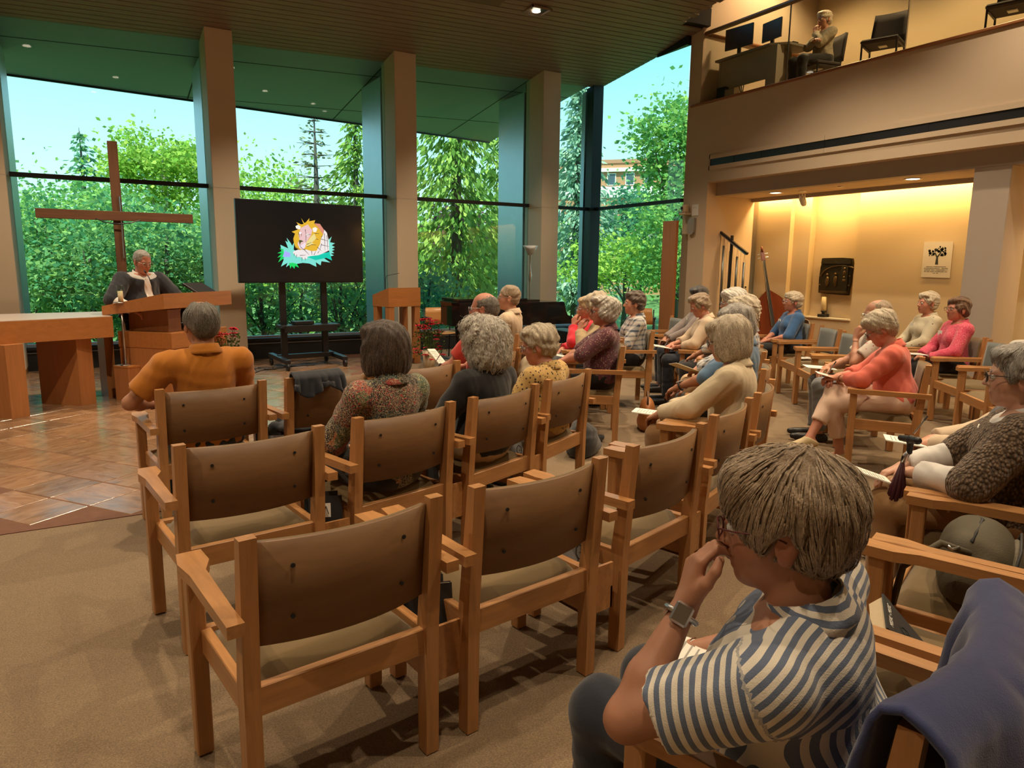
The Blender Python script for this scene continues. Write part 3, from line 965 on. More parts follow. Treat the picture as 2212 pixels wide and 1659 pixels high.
# ------------------------------------------------------------------ screen on a rolling stand
tv = thing('television', 'large flat screen showing a colourful lion drawing on a rolling stand', 'television', (3.62, -.72, 0), rad(6))
TW, Z0, Z1 = 1.90, 1.268, 2.445
MB().span((-TW / 2, -.03, Z0), (TW / 2, .04, Z1), .006).obj('screen_case', M_BLACK, tv)
scr = NB('screen_black'); scr.base((.010, .014, .022, 1)); scr.set(Roughness=.12)
MB().span((-TW / 2 + .012, -.033, Z0 + .016), (TW / 2 - .012, -.029, Z1 - .012)).obj('screen', scr.m, tv)
ART = [
    ((118, 212, 198), [(250, 930), (480, 1040), (400, 810), (480, 860), (445, 720), (560, 880), (600, 960), (660, 860), (640, 1080), (1050, 1260), (1740, 1150), (1720, 800), (1830, 690), (1770, 860), (1930, 890), (1820, 950), (1920, 1000), (1820, 1050), (1915, 1080), (1820, 1120), (1895, 1180), (1780, 1190), (1880, 1250), (1560, 1330), (1760, 1460), (1480, 1420), (1450, 1545), (1300, 1450), (1320, 1590), (1100, 1490), (900, 1470), (720, 1500), (560, 1480), (390, 1600), (440, 1470), (240, 1585), (330, 1380), (300, 1290)]),
    ((12, 200, 90), [(330, 1060), (220, 1040), (300, 1110), (150, 1180), (280, 1190), (140, 1320), (260, 1280), (160, 1460), (340, 1330), (340, 1150)]),
    ((12, 205, 95), [(480, 1480), (520, 1650), (560, 1560), (640, 1650), (660, 1560), (780, 1620), (720, 1500), (600, 1470)]),
    ((0, 190, 165), [(1060, 1300), (1150, 1270), (1400, 1240), (1740, 1140), (1820, 1400), (1640, 1320), (1300, 1390)]),
    ((226, 218, 216), [(620, 1130), (760, 1080), (960, 1080), (1330, 1000), (1480, 760), (1560, 640), (1600, 490), (1680, 580), (1730, 800), (1740, 1100), (1400, 1240), (1050, 1280), (1040, 1340), (930, 1370), (830, 1290), (720, 1290), (620, 1190)]),
    ((216, 170, 48), [(750, 260), (890, 330), (970, 320), (900, 140), (990, 290), (1040, 270), (1150, 150), (1140, 240), (1330, 210), (1290, 300), (1420, 430), (1560, 640), (1500, 700), (1460, 900), (1340, 1110), (1180, 1120), (980, 1060), (820, 1090), (700, 1020), (660, 900), (640, 750), (700, 600), (600, 545), (760, 490), (860, 420)]),
    ((206, 134, 112), [(1300, 300), (1470, 320), (1590, 490), (1560, 640), (1420, 430)]),
    ((220, 182, 182), [(880, 430), (1100, 330), (1150, 410), (1230, 500), (1190, 640), (1030, 870), (1000, 1000), (900, 1080), (820, 1040), (760, 900), (830, 780), (800, 640)]),
    ((222, 206, 134), [(1190, 680), (1290, 600), (1340, 740), (1200, 880), (1280, 900), (1040, 980), (1030, 880)]),
    ((226, 208, 218), [(770, 880), (840, 960), (1000, 860), (1020, 920), (960, 1050), (820, 1040)]),
    ((232, 228, 216), [(720, 380), (800, 340), (880, 400), (850, 480), (740, 450)]),
    ((232, 228, 216), [(1230, 450), (1320, 410), (1390, 460), (1340, 560), (1260, 560)]),
    ((74, 78, 44), [(800, 800), (860, 790), (950, 830), (860, 860), (830, 950)]),
    ((240, 240, 236), [(1040, 620), (1120, 620), (1130, 660), (1050, 680)]),
    ((240, 240, 236), [(810, 560), (890, 560), (880, 610), (820, 600)]),
    ((160, 162, 245), [(380, 1110), (540, 1190), (530, 1290), (300, 1290), (340, 1190)]),
]
DARK = (58, 52, 50)
def seg(x0, y0, x1, y1, w=9):
    dx, dy = x1 - x0, y1 - y0
    L = sqrt(dx * dx + dy * dy); nx, ny = -dy / L * w, dx / L * w
    return (DARK, [(x0 + nx, y0 + ny), (x1 + nx * .4, y1 + ny * .4), (x1 - nx * .4, y1 - ny * .4), (x0 - nx, y0 - ny)])
for q in [(1010, 480, 1030, 650), (1030, 650, 1010, 860), (1060, 650, 1190, 630), (1290, 600, 1440, 605), (1040, 920, 1190, 860), (1050, 990, 1180, 930), (1180, 930, 1340, 940), (700, 1000, 820, 1080), (830, 950, 850, 1000), (850, 1000, 940, 1070), (820, 1250, 1000, 1240), (880, 1300, 870, 1420), (970, 1320, 980, 1400), (650, 1190, 640, 1270), (720, 1230, 700, 1330), (1330, 760, 1420, 780), (1360, 1000, 1480, 1110), (1500, 900, 1440, 1090), (1600, 600, 1600, 1100), (1680, 650, 1690, 1120), (1480, 760, 1720, 830), (1480, 930, 1730, 990), (1370, 1180, 1420, 1110), (1250, 1240, 1310, 1120), (1180, 1120, 1190, 1240), (960, 1080, 1100, 1230), (800, 560, 830, 720), (890, 600, 880, 690)]:
    ART.append(seg(*q))
def art_pt(cx, cy):
    X, Y = 580 + cx / 13.825, 460 + cy / 13.825
    u = (X - 510) / 275.0
    yt, yb = 427 + 20 * u, 611 - 3 * u
    v = (Y - yt) / (yb - yt)
    return ((u - .5) * TW, Z1 - v * (Z1 - Z0))
me_v, me_f, me_i, mats = [], [], [], []
for n, (col, poly) in enumerate(ART):
    key = 'screen_%d_%d_%d' % col
    if key not in MATS:
        emit_mat(key, S(*col), .95)
    if MATS[key] not in mats:
        mats.append(MATS[key])
    b0 = len(me_v)
    for (cx, cy) in poly:
        x, z = art_pt(cx, cy)
        me_v.append((x, -.0335 - .00012 * n, z))
    me_f.append(tuple(range(b0, len(me_v)))); me_i.append(mats.index(MATS[key]))
am = bpy.data.meshes.new('screen_picture')
am.from_pydata(me_v, [], me_f)
for m_ in mats: am.materials.append(m_)
am.polygons.foreach_set('material_index', me_i); am.update()
link('screen_picture', am, tv)
for x in (-.31, .33):
    MB().span((x - .045, .04, .12), (x + .045, .10, 1.9), .004).obj('stand_post', M_BLACK, tv)
MB().span((-.40, -.15, .60), (.50, .16, .64), .004).obj('equipment_shelf', M_BLACK, tv)
MB().span((-.36, -.17, .54), (.44, -.13, .64), .004).obj('shelf_lip', M_BLACK, tv)
MB().span((-.42, .03, .12), (.46, .11, .19), .004).obj('foot_bar', M_BLACK, tv)
for x in (-.42, .46):
    MB().bar((x, -.40, .13), (x, .40, .16), .08, .06, ch=.004).obj('foot', M_BLACK, tv)
    for y in (-.38, .38):
        w = MB()
        M = Matrix.Translation((x, y, .055)) @ Matrix.Rotation(pi / 2, 4, 'Y')
        w.lathe([(.03, -.02), (.055, -.016), (.055, .016), (.03, .02)], (0, 0, 0), 14, M)
        w.obj('caster', M_BLACK, tv, True)
MB().box((-.05, -.02, .67), (.30, .18, .05), 0, .004).obj('control_box', M_BLACK, tv)
cab = thing('power_cable', 'loose black cables coiled on the tiles under the screen stand', 'cable', (3.0, -.9, 0))
pts = []
for k in range(60):
    a = k * .5
    pts.append((k * .016 - .3 + .13 * cos(a), .12 * sin(a * .9) - .1, .012 + .05 * abs(sin(k * .21))))
MB().tube(pts, .006, 5).obj('cord', M_BLACK, cab, True)
cab2 = thing('power_cable', 'black cable running over the tiles from flowers to screen stand', 'cable', (2.3, -1.2, 0))
MB().tube([(.0, -.2, .008), (.25, -.12, .008), (.45, 0, .008), (.6, .25, .008), (.8, .3, .008), (1.0, .5, .01)], .007, 5).obj('cord', M_BLACK, cab2, True)

# small ambo near the second column
am2 = thing('ambo', 'small orange wooden reading desk between the screen and the piano', 'lectern', (4.98, -1.02, 0), rad(14))
MB().add([(-.30, -.22, .91), (.30, -.22, .91), (.30, .22, .91), (-.30, .22, .91), (-.30, -.22, 1.20), (.30, -.22, 1.20), (.30, .22, 1.08), (-.30, .22, 1.08)],
         [(3, 2, 1, 0), (4, 5, 6, 7), (0, 1, 5, 4), (1, 2, 6, 5), (2, 3, 7, 6), (3, 0, 4, 7)]).obj('desk_box', M_ALTAR, am2)
for x in (-.245, .245):
    for y in (-.165, .165):
        MB().box((x, y, .455), (.10, .10, .91), 0, .003).obj('leg', M_ALTARZ, am2)
for x in (-.245, .245):
    MB().box((x, 0, .13), (.05, .24, .09)).obj('stretcher', M_ALTAR, am2)
MB().box((0, .165, .13), (.40, .05, .09)).obj('stretcher', M_ALTAR, am2)
MB().box((0, -.165, .13), (.40, .05, .09)).obj('stretcher', M_ALTAR, am2)
m2 = thing('microphone', 'gooseneck microphone bent over the small reading desk', 'microphone', (4.80, -1.02, 1.16))
MB().tube([(0, 0, 0), (0, 0, .16), (.02, 0, .22), (.14, -.02, .245), (.22, -.03, .26)], .005, 6).obj('gooseneck', M_BLACK, m2, True)
lap_paper('papers', 'loose white papers lying on the small reading desk', (5.08, -1.05, 1.165), rad(14), (.26, .18), (-.27, 0))

# ------------------------------------------------------------------ flowers
def petals(mb, c, r, seed):
    rr = random.Random(seed)
    for ring, (n, k, up) in enumerate(((7, 1.0, .1), (6, .72, .45), (4, .42, .75))):
        for i in range(n):
            a = 2 * pi * i / n + ring * .5 + rr.uniform(-.2, .2)
            d = Vector((cos(a), sin(a), up)).normalized()
            s = Vector((-sin(a), cos(a), 0))
            u = d.cross(s)
            p0 = Vector(c); p1 = p0 + d * r * k + s * r * .42; p2 = p0 + d * r * k * 1.15 + u * r * -.2; p3 = p0 + d * r * k - s * r * .42
            mb.add([p0, p3, p2, p1], [(0, 1, 2, 3)])
M_ROSE = [plain('rose_red', (.55, .012, .03, 1), .6, .25, 30), plain('rose_pink', (.70, .04, .085, 1), .6, .25, 30)]
M_GREEN = plain('flower_leaf', (.05, .11, .022, 1), .6, .35, 20)
def bouquet(label, loc, n, w, h, pot, seed, potr=.10, poth=.30):
    t = thing('flower_arrangement', label, 'flowers', loc)
    MB().lathe([(potr * .7, 0), (potr, poth), (potr * .9, poth), (potr * .6, .02)], (0, 0, 0), 18).obj('vase', pot, t, True)
    rr = random.Random(seed)
    lv = MB(); st = MB()
    for k in range(n):
        a = rr.uniform(0, 2 * pi); el = rr.uniform(.0, 1.0); R = w * (.45 + .55 * rr.random())
        c = (R * cos(a) * (1 - .45 * el), R * sin(a) * (1 - .45 * el), poth * .6 + h * (.12 + .88 * el ** .9) - .10 * (1 - el))
        f = MB()
        petals(f, c, rr.uniform(.036, .05), seed * 100 + k)
        f.obj('flower', M_ROSE[k % 2], t)
        st.tube([(c[0] * .12, c[1] * .12, poth * .7), (c[0] * .6, c[1] * .6, c[2] * .7 + .03), (c[0], c[1], c[2] - .005)], .003, 4)
    for k in range(260):
        a = rr.uniform(0, 2 * pi); el = rr.random(); R = w * sqrt(rr.random()) * .95
        c = Vector((R * cos(a) * (1 - .35 * el), R * sin(a) * (1 - .35 * el), poth * .7 + h * el * .82))
        d = Vector((rr.uniform(-1, 1), rr.uniform(-1, 1), rr.uniform(-.3, 1))).normalized()
        s = d.cross(Vector((rr.random(), rr.random(), .3))).normalized()
        L = rr.uniform(.03, .07)
        lv.add([c, c + d * L * .5 + s * L * .22, c + d * L, c + d * L * .5 - s * L * .22], [(0, 1, 2, 3)])
    st.obj('stems', M_GREEN, t)
    lv.obj('leaves', M_GREEN, t, kind='stuff')
    return t
bouquet('bouquet of red flowers in front of the main lectern', (2.22, -2.55, 0), 26, .25, .62, plain('vase_dark', (.10, .10, .09, 1), .3, .05), 3, .10, .28)
bouquet('bouquet of red flowers in a pale vase beside the small reading desk', (5.12, -1.95, 0), 42, .30, .60, plain('vase_cream', (.60, .50, .36, 1), .4, .05), 5, .10, .30)

# ------------------------------------------------------------------ grand piano, lamp, window chairs
pn = thing('grand_piano', 'black grand piano in front of the third column', 'piano', (6.42, -1.75, 0), rad(-3))
outl = [(-.98, -.42), (-.90, -.52), (-.2, -.60), (.75, -.62), (.75, .78), (.0, .72), (-.45, .45), (-.85, .28), (-.97, .05)]
MB().prism(outl, .66, .985).obj('case', M_BLACKGLOSS, pn)
MB().prism([(x * 1.012, y * 1.012) for x, y in outl], .985, 1.01).obj('lid', M_BLACKGLOSS, pn)
ck = [(.75, .66), (.98, .66), (.98, .74), (.955, .78), (.90, .80), (.87, .86), (.84, .96), (.82, 1.01), (.75, 1.01)]
for y in (-.62, .74):
    M = Matrix(((1, 0, 0, 0), (0, 0, 1, y), (0, 1, 0, 0), (0, 0, 0, 1)))
    MB().prism([(x, z) for x, z in ck][::-1], 0, .04, M).obj('key_cheek', M_BLACKGLOSS, pn)
MB().span((.75, -.58, .66), (.97, .74, .725)).obj('key_bed', M_BLACKGLOSS, pn)
kb = MB()
for k in range(48):
    kb.span((.80, -.565 + k * .0268, .726), (.945, -.565 + k * .0268 + .0245, .742))
kb.obj('keys', plain('ivory', (.75, .72, .64, 1), .3, .02), pn)
MB().span((-.82, -.30, 1.01), (.35, .40, 1.05), .004).obj('folded_lid_flap', M_BLACKGLOSS, pn)
MB().bar((.42, -.3, 1.02), (.42, .45, 1.02), .30, .02).obj('music_desk', M_BLACKGLOSS, pn)
for x, y in ((-.75, -.15), (.6, -.45), (.6, .6)):
    MB().lathe([(.045, 0), (.05, .05), (.035, .10), (.06, .5), (.07, .66)], (x, y, 0), 12).obj('leg', M_BLACKGLOSS, pn, True)
MB().span((.35, -.05, .1), (.40, .2, .66)).obj('pedal_lyre', M_BLACKGLOSS, pn)
pb = thing('piano_bench', 'low black bench beside the right end of the piano', 'bench', (7.75, -1.75, 0))
MB().box((0, 0, .46), (.36, .8, .07), 0, .01).obj('seat', M_BLACK, pb)
for x in (-.14, .14):
    for y in (-.34, .34):
        MB().box((x, y, .21), (.04, .04, .42)).obj('leg', M_BLACK, pb)
fl = thing('torchiere_lamp', 'slender metal floor lamp with white glass bowl behind the piano', 'floor lamp', (7.57, -.80, 0))
MB().lathe([(.14, 0), (.14, .02), (.03, .045)], (0, 0, 0), 20).obj('base', M_STEEL, fl, True)
MB().lathe([(.013, .04), (.013, 1.25), (.022, 1.30), (.034, 1.38), (.020, 1.47), (.014, 1.55), (.012, 1.72), (.03, 1.745)], (0, 0, 0), 12).obj('pole', M_STEEL, fl, True)
MB().lathe([(.035, 1.74), (.07, 1.80), (.135, 1.905), (.128, 1.905), (.06, 1.79), (.02, 1.75)], (0, 0, 0), 24).obj('glass_bowl', plain('bowl_white', (.62, .68, .74, 1), .3, .02), fl, True)
def folding_chair(label, loc, rz):
    t = thing('folding_chair', label, 'chair', loc, rz, 'light plywood chairs along the windows')
    ply = wood('window_chair_ply', (.55, .27, .09, 1), .35, 'X', .6, .1)
    MB().sheet(lambda u, v: ((u - .5) * .44, .02 + (v - .5) * .42, .45 - .02 * sin(u * pi)), 6, 4, .014).obj('seat', ply, t, True)
    MB().sheet(lambda u, v: ((u - .5) * (.44 - .06 * v), -.22 - .05 * v - .03 * (1 - (2 * u - 1) ** 2), .56 + v * .28), 8, 3, .012).obj('backrest', ply, t, True)
    for s in (-1, 1):
        MB().tube([(s * .23, .22, 0), (s * .23, .20, .42), (s * .23, .10, .66), (s * .23, -.22, .68)], .011, 6).obj('leg', M_BLACK, t, True)
        MB().tube([(s * .22, -.26, 0), (s * .22, -.20, .45), (s * .22, -.27, .82)], .011, 6).obj('rear_leg', M_BLACK, t, True)
        MB().span((s * .255, -.15, .675), (s * .205, .12, .70), .006).obj('armrest', M_BLACK, t)
    return t
folding_chair('light plywood chair left of the piano', (5.85, -.80, 0), rad(175))
folding_chair('light plywood chair at the window right of the brown haired person', (8.35, -1.55, 0), rad(150))
folding_chair('light plywood chair beside the tall wooden panel', (9.0, -2.15, 0), rad(140))

# ------------------------------------------------------------------ under the gallery: downlights, spotlight, bass, chimes, relief, candle, poster
def round_light(y, label):
    t = thing('round_downlight', label, 'ceiling light', (10.47, y, 2.76), 0, 'round downlights under the gallery')
    MB().lathe([(.105, 0), (.115, -.008), (.085, -.008), (.08, 0)], (0, 0, 0), 24).obj('trim_ring', M_WHITE, t, True)
    MB().lathe([(.08, -.002), (.08, -.006)], (0, 0, 0), 20).obj('lamp', M_LAMP, t)
    d = bpy.data.lights.new('downlight', 'SPOT')
    d.energy, d.color, d.spot_size, d.spot_blend, d.shadow_soft_size = 30, (1.0, .68, .34), rad(120), .5, .07
    o = bpy.data.objects.new('downlight', d); COL.objects.link(o); o.parent = t; o.location = (0, 0, -.03)
round_light(-3.59, 'left round downlight under the gallery above the bass')
round_light(-5.825, 'right round downlight under the gallery above the poster')
round_light(-8.06, 'round downlight under the gallery outside the right edge')
round_light(-10.3, 'farthest round downlight under the gallery out of frame')
tag(MB().lathe([(.035, 0), (.04, -.01), (.02, -.012)], (10.5, -4.72, 2.76), 14).obj('ceiling_sensor', M_WHITE, None, True), 'tiny white ceiling sensor between the two round downlights', 'sensor')
sp = thing('spotlight', 'small white swivel spotlight hanging under the gallery', 'spotlight', (10.62, -3.98, 2.76))
MB().lathe([(.06, 0), (.06, -.012)], (0, 0, 0), 16).obj('canopy', M_WHITE, sp)
MB().tube([(0, 0, -.01), (0, 0, -.07)], .008, 6).obj('stem', M_WHITE, sp)
MB().tube([(0, -.05, -.05), (0, -.055, -.13), (0, .055, -.13), (0, .05, -.05)], .006, 6).obj('yoke', M_WHITE, sp)
MB().lathe([(.03, -.09), (.045, -.06), (.05, .04), (.03, .07)], (0, 0, 0), 14, Matrix.Translation((.02, 0, -.14)) @ Matrix.Rotation(rad(-30), 4, 'Y')).obj('lamp_head', M_WHITE, sp, True)

bs = thing('double_bass', 'reddish brown double bass leaning in the corner under the gallery', 'double bass', (10.62, -3.76, 0))
bs.rotation_euler = (Matrix.Rotation(rad(-15), 3, 'X') @ Matrix.Rotation(rad(-48), 3, 'Z')).to_euler()
def bass_half(z):
    k = [(0, .20), (.06, .29), (.20, .335), (.36, .30), (.50, .215), (.60, .205), (.72, .245), (.86, .245), (.96, .19), (1.05, .09), (1.10, .03)]
    for (z0, w0), (z1, w1) in zip(k, k[1:]):
        if z0 <= z <= z1:
            return w0 + (w1 - w0) * (z - z0) / (z1 - z0)
    return .03
zs = [i * 1.10 / 28 for i in range(29)]
poly = [(bass_half(z), z) for z in zs] + [(-bass_half(z), z) for z in zs[::-1]]
Mx = Matrix(((1, 0, 0, 0), (0, 0, 1, 0), (0, 1, 0, .12), (0, 0, 0, 1)))
M_BASS = wood('bass_varnish', (.17, .038, .013, 1), .22, 'Z', .5, .25)
MB().prism(poly[::-1], -.10, .10, Mx).obj('body', M_BASS, bs)
MB().prism([(x * .93, z * .98 + .01) for x, z in poly][::-1], -.125, -.10, Mx).obj('top_plate', M_BASS, bs)
MB().add([(-.03, -.16, .62), (.03, -.16, .62), (.022, -.10, 1.74), (-.022, -.10, 1.74), (-.03, -.125, .62), (.03, -.125, .62), (.022, -.08, 1.74), (-.022, -.08, 1.74)],
         [(0, 1, 2, 3), (7, 6, 5, 4), (1, 5, 6, 2), (4, 0, 3, 7), (3, 2, 6, 7), (0, 4, 5, 1)]).obj('fingerboard', M_BLACK, bs)
MB().tube([(0, -.04, 1.15), (0, -.065, 1.45), (0, -.075, 1.74)], [.035, .026, .024], 8).obj('neck', M_BASS, bs, True)
MB().bar((0, -.08, 1.72), (0, -.05, 1.90), .062, .05, (0, 1, 0), .006).obj('pegbox', M_BASS, bs)
MB().tube([(0, -.05 + .05 * cos(a) * (1 - a / 16), 1.915 + .05 * sin(a) * (1 - a / 16)) for a in [k * .5 for k in range(18)]], .020, 8).obj('scroll', M_BASS, bs, True)
for s in (-1, 1):
    for z in (1.78, 1.84):
        MB().tube([(s * .03, -.06, z), (s * .085, -.06, z)], .010, 6).obj('peg', M_STEEL, bs)
for i in range(4):
    x = -.018 + i * .012
    MB().tube([(x * 1.6, -.20, .48), (x, -.135, 1.72)], .0018, 4).obj('string', M_STEEL, bs)
MB().bar((0, -.13, .46), (0, -.20, .48), .16, .02, (1, 0, 0)).obj('bridge', M_PAPER, bs)
MB().prism([(-.05, .10), (.05, .10), (.03, .42), (-.03, .42)], -.16, -.135, Mx).obj('tailpiece', M_BLACK, bs)
MB().tube([(0, 0, 0), (0, 0, .13)], .008, 6).obj('end_pin', M_STEEL, bs)

chm = thing('wind_chime_stand', 'black stand with long hanging metal chimes beside the pier', 'chimes', (10.28, -2.98, 0))
pA, pB = Vector((.0, .43, 2.215)), Vector((.0, -.28, 1.79))
MB().tube([(0, .09, 0), (0, .07, 2.10)], .026, 8).obj('post', M_BLACK, chm)
MB().bar(pA, pB, .05, .045, ch=.004).obj('slanted_bar', M_BLACK, chm)
MB().bar(pA - Vector((.03, 0, .02)), pB - Vector((.03, 0, .02)), .008, .012).obj('bright_edge', M_STEEL, chm)
MB().box((0, .09, .02), (.4, .4, .04)).obj('base', M_BLACK, chm)
M_TUBE = plain('chime_tube', (.16, .17, .17, 1), .35, .05, metal=.8)
for k in range(5):
    p = pA.lerp(pB, .04 + k * .22)
    zt = p.z - .17
    MB().tube([(p.x, p.y, zt), (p.x, p.y, .45 + .08 * k)], .021, 8).obj('chime_tube', M_TUBE, chm, True)
    for s in (-.018, .018):
        MB().tube([(p.x, p.y, p.z), (p.x, p.y + s, zt - .01)], .0022, 4).obj('cord', M_INK, chm)
    if k < 4:
        q = pA.lerp(pB, .15 + k * .22)
        MB().tube([(q.x, q.y, q.z), (q.x, q.y, q.z - .9)], .002, 4).obj('cord', M_INK, chm)

rl = thing('bronze_relief', 'dark bronze relief plaque hanging in the lit niche', 'plaque', (11.435, -4.13, 1.445))
bz = plain('bronze', (.050, .042, .024, 1), .42, .35, 18, .5, 40, metal=.6)
bz2 = plain('bronze_worn', (.13, .085, .035, 1), .35, .3, 18, .3, 40, metal=.7)
rr = random.Random(4)
pl = [(-.285, -.28), (-.1, -.295), (.26, -.305), (.285, -.1), (.29, .20), (.275, .285), (.1, .295), (-.25, .29), (-.28, .15), (-.295, -.05)]
Mr = Matrix(((0, 0, -1, 0), (-1, 0, 0, 0), (0, 1, 0, 0), (0, 0, 0, 1)))
MB().prism(pl, 0, .05, Mr).obj('slab', bz, rl)
MB().prism([(-.26, .20), (.28, .20), (.27, .285), (-.25, .285)], .05, .075, Mr).obj('upper_band', bz, rl)
arc = [(-.25 + .36 * (1 - cos(t)) / 1.0, -.02 + .19 * sin(t)) for t in [k * pi / 12 for k in range(10)]]
MB().tube([Mr @ Vector((x, y, .055)) for x, y in arc], .014, 6).obj('arch', bz2, rl, True)
MB().prism([(.12, -.24), (.24, -.24), (.24, .17), (.12, .17)], .05, .07, Mr).obj('tower', bz, rl)
for x, y, w, h in ((-.13, -.06, .035, .09), (.02, -.05, .035, .09), (.18, .08, .03, .05), (.18, -.04, .035, .03)):
    MB().ellip((0, 0, 0), (w, .03, h), 10, 6, Matrix.Translation(Mr @ Vector((x, y - .03, .055))) @ Matrix.Rotation(pi / 2, 4, 'Z')).obj('figure', bz2, rl, True)
    MB().ellip((0, 0, 0), (.022, .022, .024), 8, 6, Matrix.Translation(Mr @ Vector((x, y + h - .01, .065)))).obj('figure_head', bz2, rl, True)
for k in range(14):
    a = k / 14 * 2 * pi
    MB().ellip((0, 0, 0), (.012, .012, .012), 6, 4, Matrix.Translation(Mr @ Vector((.265 * max(-1, min(1, 1.3 * cos(a))), .265 * max(-1, min(1, 1.3 * sin(a))), .055)))).obj('rivet', bz2, rl, True)
MB().span((-.10, -.26, -.275), (-.05, .23, -.24)).obj('lower_ledge', bz2, rl)
cd = thing('pillar_candle', 'cream pillar candle on a black holder on the niche ledge', 'candle', (11.36, -3.99, .766))
MB().box((0, 0, .025), (.13, .13, .05), 0, .004).obj('holder_base', M_BLACK, cd)
MB().lathe([(.03, .05), (.022, .07), (.045, .095), (.045, .105)], (0, 0, 0), 14).obj('holder_cup', M_BLACK, cd, True)
MB().lathe([(.042, .105), (.042, .33), (.034, .335), (.02, .33)], (0, 0, 0), 16).obj('wax', plain('pillar_wax', (.72, .60, .34, 1), .45, .05), cd, True)
MB().tube([(0, 0, .33), (.003, 0, .35)], .002, 4).obj('wick', M_INK, cd)

po = thing('poster', 'white poster with a tree print taped to the wall', 'poster', (11.292, -5.80, 1.705))
Mp = Matrix(((0, 0, -1, 0), (-1, 0, 0, 0), (0, 1, 0, 0), (0, 0, 0, 1)))
MB().prism([(-.20, -.25), (.205, -.255), (.20, .25), (-.205, .252)], 0, .004, Mp).obj('paper', plain('poster_paper', (.66, .60, .50, 1), .7, .03), po)
tr = MB()
tr.prism([(-.02, -.07), (.025, -.07), (.014, .03), (.05, .09), (.03, .09), (.0, .05), (-.03, .1), (-.045, .1), (-.012, .03)], .0042, .005, Mp)
for k in range(46):
    a = rr.uniform(-.3, pi + .3); R = rr.uniform(.04, .15)
    x, y = R * cos(a), .075 + R * .85 * sin(a)
    s = rr.uniform(.010, .022)
    tr.prism([(x + s * cos(t + rr.uniform(-.3, .3)) * rr.uniform(.6, 1.2), y + s * sin(t) * rr.uniform(.6, 1.2)) for t in [i * 2 * pi / 7 for i in range(7)]], .0043, .0052, Mp)
tr.obj('tree_print', plain('poster_ink', (.03, .035, .03, 1), .8, .2, 60), po)
tx = MB()
for row, n in enumerate((22, 27, 28, 26, 6)):
    for k in range(n):
        if rr.random() < .14: continue
        x = (k - n / 2) * .0125
        y = -.105 - row * .0225
        tx.prism([(x, y), (x + .0095, y), (x + .0095, y + rr.choice((.007, .007, .011))), (x, y + .007)], .0043, .005, Mp)
tx.obj('printed_text', MATS['poster_ink'], po)

# camera, outlet and sconce on the pier; switches beside the bass
pc = thing('ptz_camera', 'white wall camera on a bracket at the top of the pier', 'camera', (9.82, -2.24, 2.47))
MB().box((.0, 0, 0), (.15, .15, .035), 0, .006).obj('bracket', plain('beige_plastic', (.55, .42, .27, 1), .5, .03), pc)
MB().lathe([(.065, .02), (.055, .06), (.060, .13), (.045, .16)], (0, 0, 0), 18).obj('camera_head', MATS['beige_plastic'], pc, True)
MB().box((-.07, .02, .095), (.02, .05, .05), 0, .006).obj('lens', M_BLACK, pc)
MB().tube([(-.02, .06, .12), (-.05, .10, .08), (-.02, .11, .0)], .008, 6).obj('cable', M_WHITE, pc, True)
op = thing('outlet_plate', 'white outlet plate on the pier beside the wall camera', 'outlet', (9.897, -2.40, 2.53))
MB().box((0, 0, 0), (.012, .15, .19), 0, .003).obj('plate', M_WHITE, op)
for y in (-.025, .025):
    for z in (.04,):
        MB().box((-.007, y, z), (.003, .008, .012)).obj('slot', M_INK, op)
sn = thing('wall_sconce', 'grey translucent rounded sconce below the camera on the pier', 'wall lamp', (9.893, -2.36, 2.40))
poly = [(-.075, 0), (.075, 0)] + [(.075 * cos(t), -.21 - .075 * sin(t)) for t in [k * pi / 8 for k in range(9)]]
Ms = Matrix(((0, 0, -1, 0), (-1, 0, 0, 0), (0, 1, 0, 0), (0, 0, 0, 1)))
MB().prism(poly[::-1], 0, .05, Ms).obj('shade', plain('sconce_grey', (.30, .29, .27, 1), .5, .05), sn)
for y, z, lab, dark in ((10.62, 1.18, 'white double light switch plate near the bass', False), (10.95, 1.19, 'white wall plate with dark sockets near the bass', True)):
    w = thing('switch_plate', lab, 'switch', (y, -2.662, z))
    MB().box((0, 0, 0), (.09, .012, .13), 0, .003).obj('plate', plain('cream_plate', (.62, .52, .36, 1), .5, .02), w)
    for dz in (.03, -.025):
        MB().box((0, -.008, dz), (.04, .006, .035)).obj('rocker', M_INK if dark else M_WHITE, w)

# ------------------------------------------------------------------ gallery: balustrade, desk, screens, chairs
bal = thing('glass_balustrade', 'glass balustrade with wooden handrail along the gallery', 'railing', (9.95, -2.4, 4.275))
for n, (y0, y1) in enumerate(((-1.66, -.0), (-3.46, -1.68), (-5.3, -3.48), (-7.3, -5.32), (-9.4, -7.32))):
    MB().span((-.006, y0, 0), (.006, y1, 1.07)).obj('glass_panel', M_GLASS2, bal)
    MB().span((-.012, y0 - .012, 0), (.012, y0 - .004, 1.07)).obj('panel_joint', M_STEEL if n else M_FRAME, bal)
MB().tube([(0, .02, 1.10), (0, -9.6, 1.10)], .036, 12).obj('handrail', M_RAILWOOD, bal, True)
MB().tube([(0, .02, 1.10), (2.7, .0, 1.10)], .030, 10).obj('return_rail', M_RAILWOOD, bal, True)

